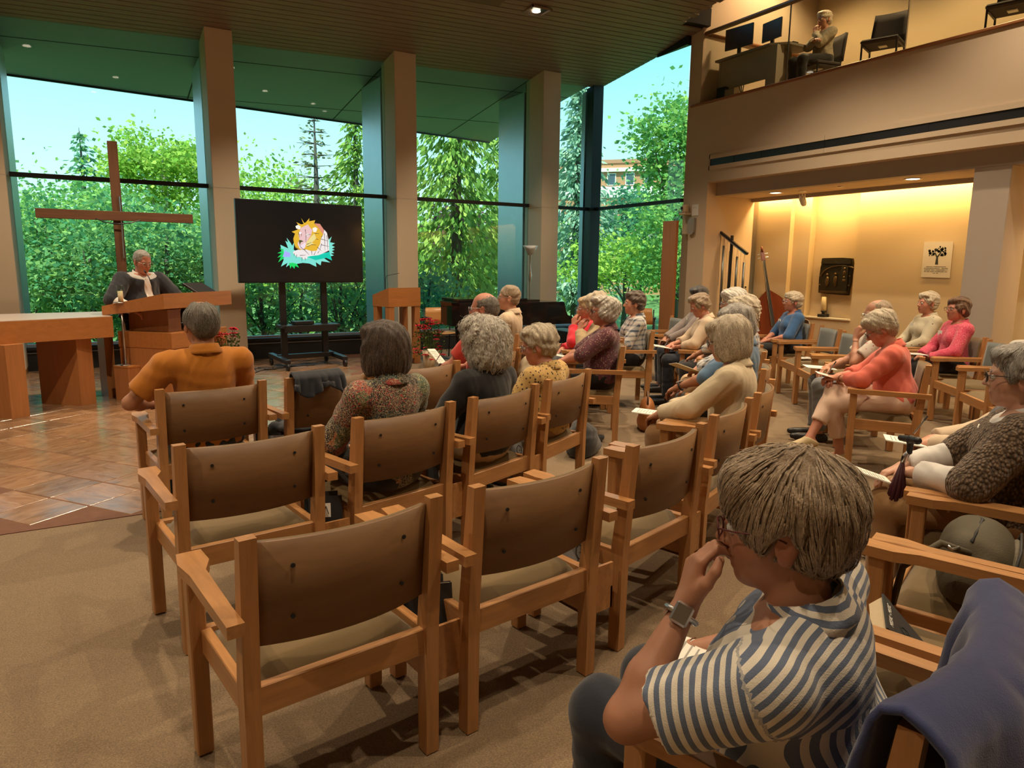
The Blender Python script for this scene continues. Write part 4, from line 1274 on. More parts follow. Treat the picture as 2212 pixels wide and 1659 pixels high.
dk = thing('gallery_desk', 'grey laminate desk behind the gallery balustrade', 'desk', (10.56, -3.05, 4.20))
M_LAM = plain('grey_laminate', (.36, .32, .25, 1), .5, .05)
M_LAM2 = plain('dark_laminate', (.22, .19, .15, 1), .5, .05)
MB().prism([(-.42, .62), (-.42, -.50), (-.22, -.72), (.30, -.74), (.30, -.45), (.2, -.40), (.2, .62)][::-1], .74, .775).obj('desk_top', M_LAM2, dk)
MB().span((-.36, -.46, .28), (-.34, .56, .74)).obj('modesty_panel', M_LAM, dk)
for y in (.55, -.44):
    MB().span((-.37, y - .02, 0), (.15, y + .02, .74)).obj('side_panel', M_LAM, dk)
MB().span((-.38, -.62, 0), (-.22, -.46, .74)).obj('corner_leg', M_LAM, dk)
def monitor(label, loc, rz, w=.50, h=.30):
    t = thing('monitor', label, 'monitor', loc, rz)
    MB().box((0, 0, .14 + h / 2), (.03, w, h), 0, .004).obj('screen_case', plain('monitor_black', (.018, .02, .026, 1), .4, 0), t)
    MB().box((.02, 0, .12), (.03, .06, .24)).obj('neck', M_BLACK, t)
    MB().box((.03, 0, .008), (.18, .22, .016), 0, .004).obj('foot', M_BLACK, t)
    return t
monitor('larger black monitor at the left end of the gallery desk', (10.30, -2.78, 4.975), rad(8), .52, .33)
monitor('smaller dark monitor next to the seated gallery person', (10.42, -3.34, 4.975), rad(-6), .40, .29)
tag(MB().box((10.50, -3.70, 4.99), (.12, .10, .03), 0, .006).obj('telephone', M_BLACK), 'small black handset on the right end of the gallery desk', 'telephone')
cc = thing('cable_bundle', 'dark looped cables hanging under the gallery desk', 'cable', (10.25, -2.85, 4.2))
for k in range(3):
    MB().tube([(0, -.05 * k, .65), (.02, -.02 - .05 * k, .30), (-.02, -.12, .12), (.0, -.2 + .03 * k, .05), (0, -.06, .03)], .008, 5).obj('cord', M_INK, cc, True)
tag(MB().box((10.22, -2.62, 4.36), (.22, .18, .30), 0, .004).obj('computer_tower', M_BLACK), 'black box standing on the gallery floor under the desk', 'computer')
def gallery_chair(label, loc, rz):
    t = thing('stacking_chair', label, 'chair', loc, rz, 'black chairs on the gallery')
    bk = plain('black_upholstery', (.030, .023, .022, 1), .8, .1)
    MB().box((0, .02, .45), (.48, .46, .06), 0, .02).obj('seat', bk, t)
    MB().sheet(lambda u, v: ((u - .5) * (.47 - .05 * v), -.22 - .07 * v - .03 * (1 - (2 * u - 1) ** 2), .50 + v * .42), 8, 4, .04).obj('backrest', bk, t, True)
    for s in (-1, 1):
        MB().tube([(s * .22, .22, 0), (s * .22, .22, .43)], .013, 6).obj('leg', M_BLACK, t)
        MB().tube([(s * .22, -.25, 0), (s * .22, -.20, .43), (s * .21, -.25, .7)], .013, 6).obj('rear_leg', M_BLACK, t)
        MB().tube([(s * .22, .2, .41), (s * .22, -.2, .41)], .011, 6).obj('side_bar', M_BLACK, t)
    MB().box((0, .02, .41), (.10, .10, .012)).obj('label_plate', M_PAPER, t)
    return t
gallery_chair('black chair under the seated gallery person', (10.86, -3.92, 4.20), rad(78))
gallery_chair('black chair in the middle of the gallery with its back raised', (10.62, -5.12, 4.20), rad(110))
gallery_chair('black chair cut by the upper right corner', (10.62, -6.75, 4.20), rad(105))
bx_ = thing('equipment_case', 'low dark box on the gallery floor behind the middle chair', 'box', (11.6, -5.2, 4.20))
MB().box((0, 0, .1), (.4, .5, .2), 0, .02).obj('body', plain('case_grey', (.12, .10, .08, 1), .6, .1), bx_)
MB().tube([(0, -.1, .2), (0, -.1, .25), (0, .1, .25), (0, .1, .2)], .01, 6).obj('handle', M_BLACK, bx_)
# ------------------------------------------------------------------ people: smooth-union body fields turned into meshes
def V3(*a):
    return np.array(a, float)
def nrm(v):
    v = np.asarray(v, float)
    return v / (np.linalg.norm(v) + 1e-12)
def rotm(rx=0, ry=0, rz=0):
    return np.array(Euler((rx, ry, rz), 'XYZ').to_matrix())

class Prim:
    __slots__ = ('t', 'a', 'b', 'r0', 'r1', 'k', 'R', 'op', 'cut', 'nz')
    def __init__(s, t, a, b=None, r0=0., r1=0., k=.02, R=None, op='u', cut=None):
        s.t, s.a, s.b, s.r0, s.r1, s.k, s.R, s.op, s.cut = t, a, b, r0, r1, k, R, op, cut
    def bounds(s):
        if s.t == 'c':
            m = max(s.r0, s.r1)
            return np.minimum(s.a, s.b) - m, np.maximum(s.a, s.b) + m
        m = float(np.max(s.b)); return s.a - m, s.a + m
    def ev(s, X, Y, Z, g):
        if s.t == 'c':                       # tapered capsule
            d = s.b - s.a; L2 = float(d @ d) + 1e-12
            x, y, z = X - s.a[0], Y - s.a[1], Z - s.a[2]
            h = np.clip((x * d[0] + y * d[1] + z * d[2]) / L2, 0, 1)
            q = np.sqrt((x - h * d[0]) ** 2 + (y - h * d[1]) ** 2 + (z - h * d[2]) ** 2)
            v = q - (s.r0 + (s.r1 - s.r0) * h) - g
        else:                                # ellipsoid, b = radii
            x, y, z = X - s.a[0], Y - s.a[1], Z - s.a[2]
            if s.R is not None:
                R = s.R
                x, y, z = (R[0, 0] * x + R[1, 0] * y + R[2, 0] * z, R[0, 1] * x + R[1, 1] * y + R[2, 1] * z, R[0, 2] * x + R[1, 2] * y + R[2, 2] * z)
            r = s.b + g
            k0 = np.sqrt((x / r[0]) ** 2 + (y / r[1]) ** 2 + (z / r[2]) ** 2)
            k1 = np.sqrt((x / r[0] ** 2) ** 2 + (y / r[1] ** 2) ** 2 + (z / r[2] ** 2) ** 2) + 1e-9
            v = np.where(k0 < 1e-6, -r.min(), k0 * (k0 - 1) / k1)
        if s.cut is not None:
            p, n = s.cut
            v = np.maximum(v, (X - p[0]) * n[0] + (Y - p[1]) * n[1] + (Z - p[2]) * n[2])
        return v
def cap(a, b, r0, r1=None, k=.02, **kw):
    return Prim('c', np.asarray(a, float), np.asarray(b, float), r0, r0 if r1 is None else r1, k, **kw)
def ell(c, r, k=.02, R=None, **kw):
    return Prim('e', np.asarray(c, float), np.asarray(r, float), k=k, R=R, **kw)

def field(prims, lo, hi, h, g=0.0, noise=None, planes=()):
    lo = np.asarray(lo, float); hi = np.asarray(hi, float)
    n = np.maximum(4, np.ceil((hi - lo) / h).astype(int) + 1)
    ax = [lo[i] + h * np.arange(n[i]) for i in range(3)]
    D = np.full(n, 1.0, np.float32)
    for p in prims:
        if isinstance(p, tuple):             # ('cut', point, normal) trims all so far
            _, q, nn = p
            D = np.maximum(D, (ax[0][:, None, None] - q[0]) * nn[0] + (ax[1][None, :, None] - q[1]) * nn[1] + (ax[2][None, None, :] - q[2]) * nn[2]).astype(np.float32)
            continue
        b0, b1 = p.bounds()
        m = p.k + abs(g) + 3 * h
        i0 = np.clip(((b0 - m - lo) / h).astype(int), 0, n - 1); i1 = np.clip(((b1 + m - lo) / h).astype(int) + 2, 1, n)
        if np.any(i1 <= i0):
            continue
        sl = tuple(slice(a, b) for a, b in zip(i0, i1))
        X = ax[0][sl[0]][:, None, None]; Y = ax[1][sl[1]][None, :, None]; Z = ax[2][sl[2]][None, None, :]
        v = p.ev(X, Y, Z, g if p.op == 'u' else 0.0)
        d = D[sl]
        if p.op == 'u':
            hh = np.clip(.5 + .5 * (d - v) / p.k, 0, 1)
            D[sl] = d + (v - d) * hh - p.k * hh * (1 - hh)
        else:
            hh = np.clip(.5 - .5 * (d + v) / p.k, 0, 1)
            D[sl] = d + (-v - d) * hh + p.k * hh * (1 - hh)
    if noise is not None:
        amp, freq, seed, st = noise
        r = np.random.RandomState(seed)
        Nz = np.zeros(n, np.float32)
        for q in range(5):
            kv = r.normal(size=3) * freq * np.array(st) * (1 + .5 * q)
            ph = r.rand() * 6.28
            a_ = kv[0] * ax[0][:, None, None] + kv[1] * ax[1][None, :, None] + kv[2] * ax[2][None, None, :] + ph
            Nz += (np.sin(a_ + 1.2 * np.sin(a_ * .37 + q)) / (1 + .4 * q)).astype(np.float32)
        D = D + (amp * .4) * Nz
    for q, nn in planes:
        D = np.maximum(D, (ax[0][:, None, None] - q[0]) * nn[0] + (ax[1][None, :, None] - q[1]) * nn[1] + (ax[2][None, None, :] - q[2]) * nn[2]).astype(np.float32)
    return D, lo, h

CORN = [(0, 0, 0), (1, 0, 0), (0, 1, 0), (1, 1, 0), (0, 0, 1), (1, 0, 1), (0, 1, 1), (1, 1, 1)]
EDG = [(0, 1), (2, 3), (4, 5), (6, 7), (0, 2), (1, 3), (4, 6), (5, 7), (0, 4), (1, 5), (2, 6), (3, 7)]
def nets(D, lo, h):
    S_ = D < 0
    nx, ny, nz = D.shape
    cs = [S_[a:nx - 1 + a, b:ny - 1 + b, c:nz - 1 + c] for a, b, c in CORN]
    tot = sum(c.astype(np.int8) for c in cs)
    act = (tot > 0) & (tot < 8)
    idx = np.argwhere(act)
    if len(idx) == 0:
        return np.zeros((0, 3)), np.zeros((0, 4), int)
    vid = np.full(act.shape, -1, np.int32); vid[act] = np.arange(len(idx))
    vals = np.stack([D[idx[:, 0] + a, idx[:, 1] + b, idx[:, 2] + c] for a, b, c in CORN], 1)
    acc = np.zeros((len(idx), 3)); cnt = np.zeros(len(idx))
    cc = np.array(CORN, float)
    for a, b in EDG:
        va, vb = vals[:, a], vals[:, b]
        m = (va < 0) != (vb < 0)
        t = np.where(m, va / (va - vb + 1e-20), 0)
        acc += np.where(m[:, None], cc[a] + t[:, None] * (cc[b] - cc[a]), 0); cnt += m
    P = lo + h * (idx + acc / cnt[:, None])
    F = []
    for d in range(3):
        s0 = [slice(None)] * 3; s1 = [slice(None)] * 3
        s0[d] = slice(0, -1); s1[d] = slice(1, None)
        A, B = S_[tuple(s0)], S_[tuple(s1)]
        e = np.argwhere(A != B)
        o1, o2 = [(1, 2), (2, 0), (0, 1)][d]
        ok = (e[:, o1] > 0) & (e[:, o2] > 0) & (e[:, o1] < act.shape[o1]) & (e[:, o2] < act.shape[o2])
        e = e[ok]
        if not len(e): continue
        def c(i, j):
            q = e.copy(); q[:, o1] -= i; q[:, o2] -= j
            return vid[q[:, 0], q[:, 1], q[:, 2]]
        Q = np.stack([c(1, 1), c(0, 1), c(0, 0), c(1, 0)], 1)
        ins = A[e[:, 0], e[:, 1], e[:, 2]]
        Q[~ins] = Q[~ins][:, ::-1]
        F.append(Q)
    F = np.concatenate(F)
    return P, F[(F >= 0).all(1)]

def np_mesh(name, P, F, mat, attrs=None):
    me = bpy.data.meshes.new(name)
    n, m = len(P), len(F)
    me.vertices.add(n); me.vertices.foreach_set('co', np.asarray(P, np.float32).ravel())
    me.loops.add(4 * m); me.loops.foreach_set('vertex_index', np.asarray(F, np.int32).ravel())
    me.polygons.add(m); me.polygons.foreach_set('loop_start', np.arange(0, 4 * m, 4, dtype=np.int32))
    try:
        me.polygons.foreach_set('loop_total', np.full(m, 4, np.int32))
    except Exception:
        pass
    me.polygons.foreach_set('use_smooth', np.ones(m, bool))
    for k, a in (attrs or {}).items():
        if a.ndim == 1:
            at = me.attributes.new(k, 'FLOAT', 'POINT'); at.data.foreach_set('value', a.astype(np.float32))
        else:
            at = me.attributes.new(k, 'FLOAT_VECTOR', 'POINT'); at.data.foreach_set('vector', a.astype(np.float32).ravel())
    me.materials.append(mat)
    me.update()
    return me

# ---- skin, hair and cloth materials
def skin_mat(name, c):
    if name in MATS: return MATS[name]
    b = NB(name)
    v = b.coord()
    f = b.noise(v, 22, 4)
    g = b.noise(v, 160, 3)
    at = b.n('Attribute'); at.attribute_name = 'tint'
    col = b.mix(f, sc(c, .88), (min(1, c[0] * 1.08), c[1] * 1.0, c[2] * .98, 1))
    col = b.mix(at.outputs['Fac'], col, (c[0] * .72, c[1] * .38, c[2] * .38, 1))
    b.base(col)
    b.set(Roughness=.5)
    b.b.inputs['Subsurface Weight'].default_value = .12
    b.b.inputs['Subsurface Radius'].default_value = (.012, .005, .003)
    b.b.inputs['Subsurface Scale'].default_value = .5
    b.bump(g, .12, .002)
    MATS[name] = b.m
    return b.m
SKIN = {k: skin_mat('skin_' + k, c) for k, c in dict(fair=(.56, .30, .20, 1), rosy=(.54, .245, .165, 1), tan=(.44, .215, .13, 1), pale=(.60, .36, .26, 1)).items()}
def hair_mat(name, c1, c2, gloss=.42):
    if name in MATS: return MATS[name]
    b = NB(name)
    at = b.n('Attribute'); at.attribute_name = 'flow'
    f = b.noise(at.outputs['Vector'], 9.0, 5, .65)
    g = b.noise(at.outputs['Vector'], 2.2, 2)
    col = b.ramp(f, [(.28, sc(c1, .55)), (.46, c1), (.68, c2)])
    col = b.mix(b.math('MULTIPLY', g, .4), col, sc(c1, .75))
    b.base(col)
    b.set(Roughness=gloss)
    b.b.inputs['Sheen Weight'].default_value = .25
    b.bump(f, .75, .006)
    MATS[name] = b.m
    return b.m
HAIR = {
    'white': hair_mat('hair_white', (.50, .46, .40, 1), (.86, .82, .74, 1)),
    'ivory': hair_mat('hair_ivory', (.46, .38, .27, 1), (.80, .71, .55, 1)),
    'silver': hair_mat('hair_silver', (.24, .22, .20, 1), (.56, .53, .48, 1)),
    'grey': hair_mat('hair_grey', (.11, .095, .08, 1), (.36, .32, .27, 1)),
    'ash': hair_mat('hair_ash', (.26, .18, .11, 1), (.56, .43, .29, 1)),
    'blond': hair_mat('hair_blond', (.40, .28, .14, 1), (.72, .56, .33, 1)),
    'brown': hair_mat('hair_brown', (.045, .026, .017, 1), (.16, .10, .065, 1)),
    'auburn': hair_mat('hair_auburn', (.085, .036, .014, 1), (.26, .125, .052, 1)),
    'black': hair_mat('hair_black', (.013, .010, .010, 1), (.06, .05, .048, 1)),
}
M_EYEW = plain('eye_white', (.62, .58, .54, 1), .25, 0)
M_IRIS = plain('iris', (.05, .035, .025, 1), .2, 0)
M_LENS = glass_mat('spectacle_lens', (.95, .95, .95, 1), 1.35)

def cloth_base(name):
    b = NB(name)
    v = b.coord()
    g = b.noise(v, 380, 2)
    fold = b.noise(v, 13, 3, .5)
    b.bump(b.math('ADD', b.math('MULTIPLY', g, .25), b.math('MULTIPLY', fold, .9)), .3, .014)
    b.set(Roughness=.88)
    b.b.inputs['Sheen Weight'].default_value = .2
    MATS[name] = b.m
    return b, v
def stripes_mat():
    b, v = cloth_base('blue_white_stripes')
    at = b.n('Attribute'); at.attribute_name = 'weave'
    sp_ = b.n('SeparateXYZ'); b.l(at.outputs['Vector'], sp_.inputs[0])
    wob = b.math('MULTIPLY', b.math('SUBTRACT', b.noise(v, 5, 2), .5), .010)
    def st(s):
        k = b.math('FRACT', b.math('MULTIPLY', b.math('ADD', s, wob), 46.0))
        return b.math('GREATER_THAN', k, .5)
    hz = st(sp_.outputs['X']); vt = st(sp_.outputs['Y'])
    low = b.math('LESS_THAN', sp_.outputs['Z'], 0.0)
    f = b.math('ADD', b.math('MULTIPLY', hz, b.math('SUBTRACT', 1, low)), b.math('MULTIPLY', vt, low))
    b.base(b.mix(f, (.74, .69, .60, 1), (.125, .165, .26, 1)))
    return b.m
def dots_mat(name, base, dot, scale, size, dot2=None):
    b, v = cloth_base(name)
    vo = b.n('TexVoronoi'); vo.inputs['Scale'].default_value = scale
    vo.inputs['Randomness'].default_value = .85
    b.l(v, vo.inputs['Vector'])
    f = b.math('LESS_THAN', vo.outputs['Distance'], size)
    nz = b.noise(v, 9, 2)
    f = b.math('MULTIPLY', f, b.math('GREATER_THAN', nz, .42))
    d = dot
    if dot2:
        d = b.mix(b.math('GREATER_THAN', b.noise(v, 30, 1), .52), dot, dot2)
    b.base(b.mix(f, b.mix(b.noise(v, 3, 2), sc(base, .88), sc(base, 1.08)), d))
    return b.m
def floral_mat(name, cols, scale=26, dist=2.0):
    b, v = cloth_base(name)
    f = b.noise(v, scale, 3, .6, dist)
    n = len(cols)
    stops = [(.30 + .42 * i / n, c) for i, c in enumerate(cols)]
    b.base(b.ramp(f, stops, 'CONSTANT'))
    return b.m
def patch_mat():
    b, v = cloth_base('patchwork_print')
    mp = b.n('Mapping'); mp.inputs['Rotation'].default_value = (.3, .4, .5); b.l(v, mp.inputs[0]); v2 = mp.outputs[0]
    vo = b.n('TexVoronoi'); vo.inputs['Scale'].default_value = 7.5; b.l(v2, vo.inputs['Vector'])
    sp_ = b.n('SeparateColor'); b.l(vo.outputs['Color'], sp_.inputs[0])
    pal = b.ramp(sp_.outputs[0], [(0, (.012, .012, .014, 1)), (.22, (.055, .095, .045, 1)), (.38, (.33, .045, .04, 1)), (.52, (.02, .06, .075, 1)), (.66, (.45, .15, .05, 1)), (.8, (.02, .016, .02, 1)), (.92, (.40, .06, .10, 1))], 'CONSTANT')
    f = b.noise(v, 75, 2, .5, 3.5)
    f2 = b.noise(v, 42, 2, .5, 4.0)
    col = b.mix(b.math('GREATER_THAN', f, .545), pal, (.50, .42, .26, 1))
    col = b.mix(b.math('GREATER_THAN', f2, .60), col, b.ramp(sp_.outputs[1], [(0, (.42, .05, .05, 1)), (.4, (.012, .012, .013, 1)), (.7, (.02, .09, .10, 1))], 'CONSTANT'))
    b.base(col)
    return b.m
def knit_mat():
    b, v = cloth_base('brown_knit')
    vo = b.n('TexVoronoi'); vo.inputs['Scale'].default_value = 95
    mp = b.n('Mapping'); mp.inputs['Scale'].default_value = (1, 1, .55); b.l(v, mp.inputs[0]); b.l(mp.outputs[0], vo.inputs['Vector'])
    g = b.noise(v, 12, 3)
    h = b.math('SUBTRACT', 1.0, vo.outputs['Distance'])
    col = b.ramp(h, [(.35, (.055, .034, .020, 1)), (.65, (.19, .125, .075, 1)), (.95, (.33, .235, .15, 1))])
    b.base(b.mix(b.math('MULTIPLY', g, .4), col, (.16, .10, .06, 1)))
    b.bump(h, 1.0, .014)
    return b.m
def plaid_mat():
    b, v = cloth_base('plaid_blouse')
    sp_ = b.n('SeparateXYZ'); b.l(v, sp_.inputs[0])
    w = b.noise(v, 8, 2)
    def st(o, k, t):
        return b.math('GREATER_THAN', b.math('FRACT', b.math('MULTIPLY', b.math('ADD', o, b.math('MULTIPLY', w, .03)), k)), t)
    f = b.math('MULTIPLY', b.math('ADD', st(sp_.outputs['X'], 22, .62), st(sp_.outputs['Z'], 18, .62)), .5)
    b.base(b.mix(f, (.55, .54, .52, 1), (.05, .07, .12, 1)))
    return b.m
CL = {
    'stripes': stripes_mat(), 'patch': patch_mat(), 'knit': knit_mat(), 'plaid': plaid_mat(),
    'orange': fabric('orange_polo', (.50, .175, .012, 1), .14, 420, .3),
    'blackjk': fabric('black_jacket', (.012, .013, .016, 1), .2, 420, .3),
    'yellowfl': dots_mat('yellow_floral', (.56, .36, .12, 1), (.03, .022, .02, 1), 46, .30, (.16, .07, .03, 1)),
    'red': fabric('red_shirt', (.56, .045, .03, 1), .12, 420, .3),
    'brightred': fabric('bright_red_shirt', (.62, .012, .035, 1), .14, 420, .35),
    'beige': fabric('beige_jacket', (.46, .34, .19, 1), .12, 420, .35),
    'plum': dots_mat('plum_floral', (.105, .026, .040, 1), (.36, .20, .17, 1), 60, .30, (.07, .09, .05, 1)),
    'greyshirt': fabric('grey_lavender_shirt', (.27, .225, .215, 1), .12, 420, .35),
    'cream': fabric('cream_top', (.62, .48, .34, 1), .08, 420, .3),
    'denim': fabric('denim_blue', (.10, .19, .32, 1), .16, 420, .35),
    'blouse': fabric('cream_blouse', (.66, .55, .38, 1), .07, 420, .45),
    'blue': fabric('royal_blue_top', (.035, .11, .27, 1), .14, 420, .3),
    'coral': fabric('coral_sweater', (.74, .155, .105, 1), .10, 420, .35),
    'whitefl': dots_mat('white_floral_tee', (.62, .55, .48, 1), (.50, .20, .20, 1), 30, .22),
    'paledot': dots_mat('pale_dotted_shirt', (.52, .46, .33, 1), (.09, .06, .05, 1), 14, .10),
    'paisley': floral_mat('magenta_paisley', [(.50, .025, .075, 1), (.62, .10, .16, 1), (.55, .03, .09, 1), (.72, .30, .30, 1)], 20, 3.5),
    'navyvest': fabric('navy_vest', (.014, .030, .065, 1), .2, 420, .3, .45),
    'galleryshirt': floral_mat('grey_print_shirt', [(.30, .25, .16, 1), (.42, .36, .25, 1), (.20, .17, .12, 1), (.45, .38, .26, 1)], 34, 2.5),
    'darkjk': fabric('dark_jacket', (.014, .018, .028, 1), .25, 420, .35),
    'whiteshirt': fabric('white_shirt', (.72, .70, .68, 1), .05, 420, .25),
    'navy': fabric('navy_cloth', (.016, .024, .075, 1), .2, 420, .35),
    'black': fabric('black_trousers', (.010, .010, .012, 1), .2, 420, .3),
    'navytr': fabric('navy_trousers', (.014, .019, .034, 1), .2, 420, .3),
    'creamtr': fabric('cream_trousers', (.58, .42, .25, 1), .08, 420, .3),
    'salmontr': fabric('salmon_trousers', (.74, .54, .42, 1), .08, 420, .3),
    'tantr': fabric('tan_trousers', (.33, .185, .075, 1), .12, 420, .35),
    'greytr': fabric('grey_trousers', (.16, .17, .18, 1), .12, 420, .3),
    'browntr': fabric('brown_trousers', (.085, .06, .045, 1), .15, 420, .3),
    'blackshoe': plain('black_shoe', (.012, .012, .013, 1), .4, .1),
    'creamshoe': plain('cream_shoe', (.55, .44, .25, 1), .5, .06),
    'tanshoe': plain('tan_shoe', (.30, .15, .07, 1), .5, .1),
}

def ik(S0, T, l1, l2, pole):
    S0, T, pole = map(lambda q: np.asarray(q, float), (S0, T, pole))
    d = T - S0; L = np.linalg.norm(d)
    if L > (l1 + l2) * .995:
        T = S0 + d / L * (l1 + l2) * .995; d = T - S0; L = np.linalg.norm(d)
    u = d / L
    a = (l1 * l1 - l2 * l2 + L * L) / (2 * L)
    h = sqrt(max(l1 * l1 - a * a, 0))
    p = pole - u * (pole @ u)
    p = nrm(p)
    return S0 + u * a + p * h, T

def hand_prims(Wp, d, n, side, curl=.55, spread=.0, thumb=.6, s=1.0, each=None):
    """wrist, direction of the fingers, palm normal (the palm side); side=+1 thumb along d x n"""
    d = nrm(d); n = nrm(np.asarray(n) - d * (np.asarray(n) @ d))
    t = np.cross(n, d) * side                     # toward the thumb
    P = []
    off = [.030, .010, -.010, -.029]
    Lm = [.086, .090, .085, .076]
    Lf = [(.040, .025, .020), (.044, .029, .021), (.041, .027, .020), (.031, .020, .018)]
    rr_ = [.0098, .0100, .0096, .0086]
    for i in range(4):
        base = Wp + t * off[i] * .55 * s + d * .012 * s
        k = Wp + (t * off[i] + d * Lm[i]) * s
        P.append(cap(base, k, .0155 * s, .0118 * s, .014))
        a = .0; p = k
        c = curl if each is None else each[i]
        for j in range(3):
            a += c * (.75, 1.0, .75)[j]
            dr = d * cos(a) + n * sin(a) + t * spread * (1.5 - i)
            q = p + nrm(dr) * Lf[i][j] * s
            P.append(cap(p, q, rr_[i] * s * (1 - .06 * j), rr_[i] * s * (.93 - .06 * j), .005))
            p = q
    b0 = Wp + (t * .022 + d * .022 + n * .006) * s
    b1 = b0 + (t * .030 + d * .030 + n * .012 * thumb) * s
    b2 = b1 + (t * .010 + d * .028 + n * .020 * thumb) * s
    b3 = b2 + (d * .022 + n * .012 * thumb - t * .004) * s
    P += [cap(b0, b1, .0155 * s, .0125 * s, .012), cap(b1, b2, .0115 * s, .0105 * s, .005), cap(b2, b3, .0105 * s, .0088 * s, .004)]
    return P

HS = 1.10
def scale_prims(P):
    for p in P:
        if p.t == 'e': p.b = p.b * HS
        else: p.r0 *= HS; p.r1 *= HS
    return P
def head_prims(c, R, woman=True, jaw=1.0):
    f = lambda x, y, z: c + R @ V3(x, y, z) * HS
    P = [ell(f(0, -.012, .022), (.074, .094, .088), .02, R),
         ell(f(0, .030, -.035), (.060, .060, .075), .03, R),
         ell(f(0, .036, -.078), (.043 * jaw, .042, .036), .03, R),
         ell(f(0, .062, -.098), (.022 * jaw, .020, .018), .02, R),
         ell(f(-.040, .040, -.036), (.022, .026, .024), .02, R), ell(f(.040, .040, -.036), (.022, .026, .024), .02, R),
         cap(f(-.034, .073, .012), f(.034, .073, .012), .011, .011, .016),
         ell(f(-.030, .090, -.006), (.0165, .014, .012), .008, R, op='s'), ell(f(.030, .090, -.006), (.0165, .014, .012), .008, R, op='s'),
         cap(f(0, .082, .004), f(0, .104, -.032), .0065, .0100, .012),
         ell(f(-.010, .092, -.038), (.008, .009, .007), .008, R), ell(f(.010, .092, -.038), (.008, .009, .007), .008, R),
         cap(f(-.016, .083, -.066), f(.016, .083, -.066), .0062, .0062, .006),
         cap(f(-.014, .081, -.077), f(.014, .081, -.077), .0066, .0066, .006),
         ell(f(0, .094, -.0715), (.022, .007, .0016), .003, R, op='s'),
         ]
    for s in (-1, 1):
        P += [ell(f(s * .078, -.012, -.014), (.0075, .020, .031), .006, R @ rotm(.2, 0, s * -.25)), ell(f(s * .076, -.008, -.040), (.008, .012, .012), .006, R),
              ell(f(s * .087, -.006, -.010), (.006, .011, .018), .005, R, op='s')]
    return scale_prims(P)

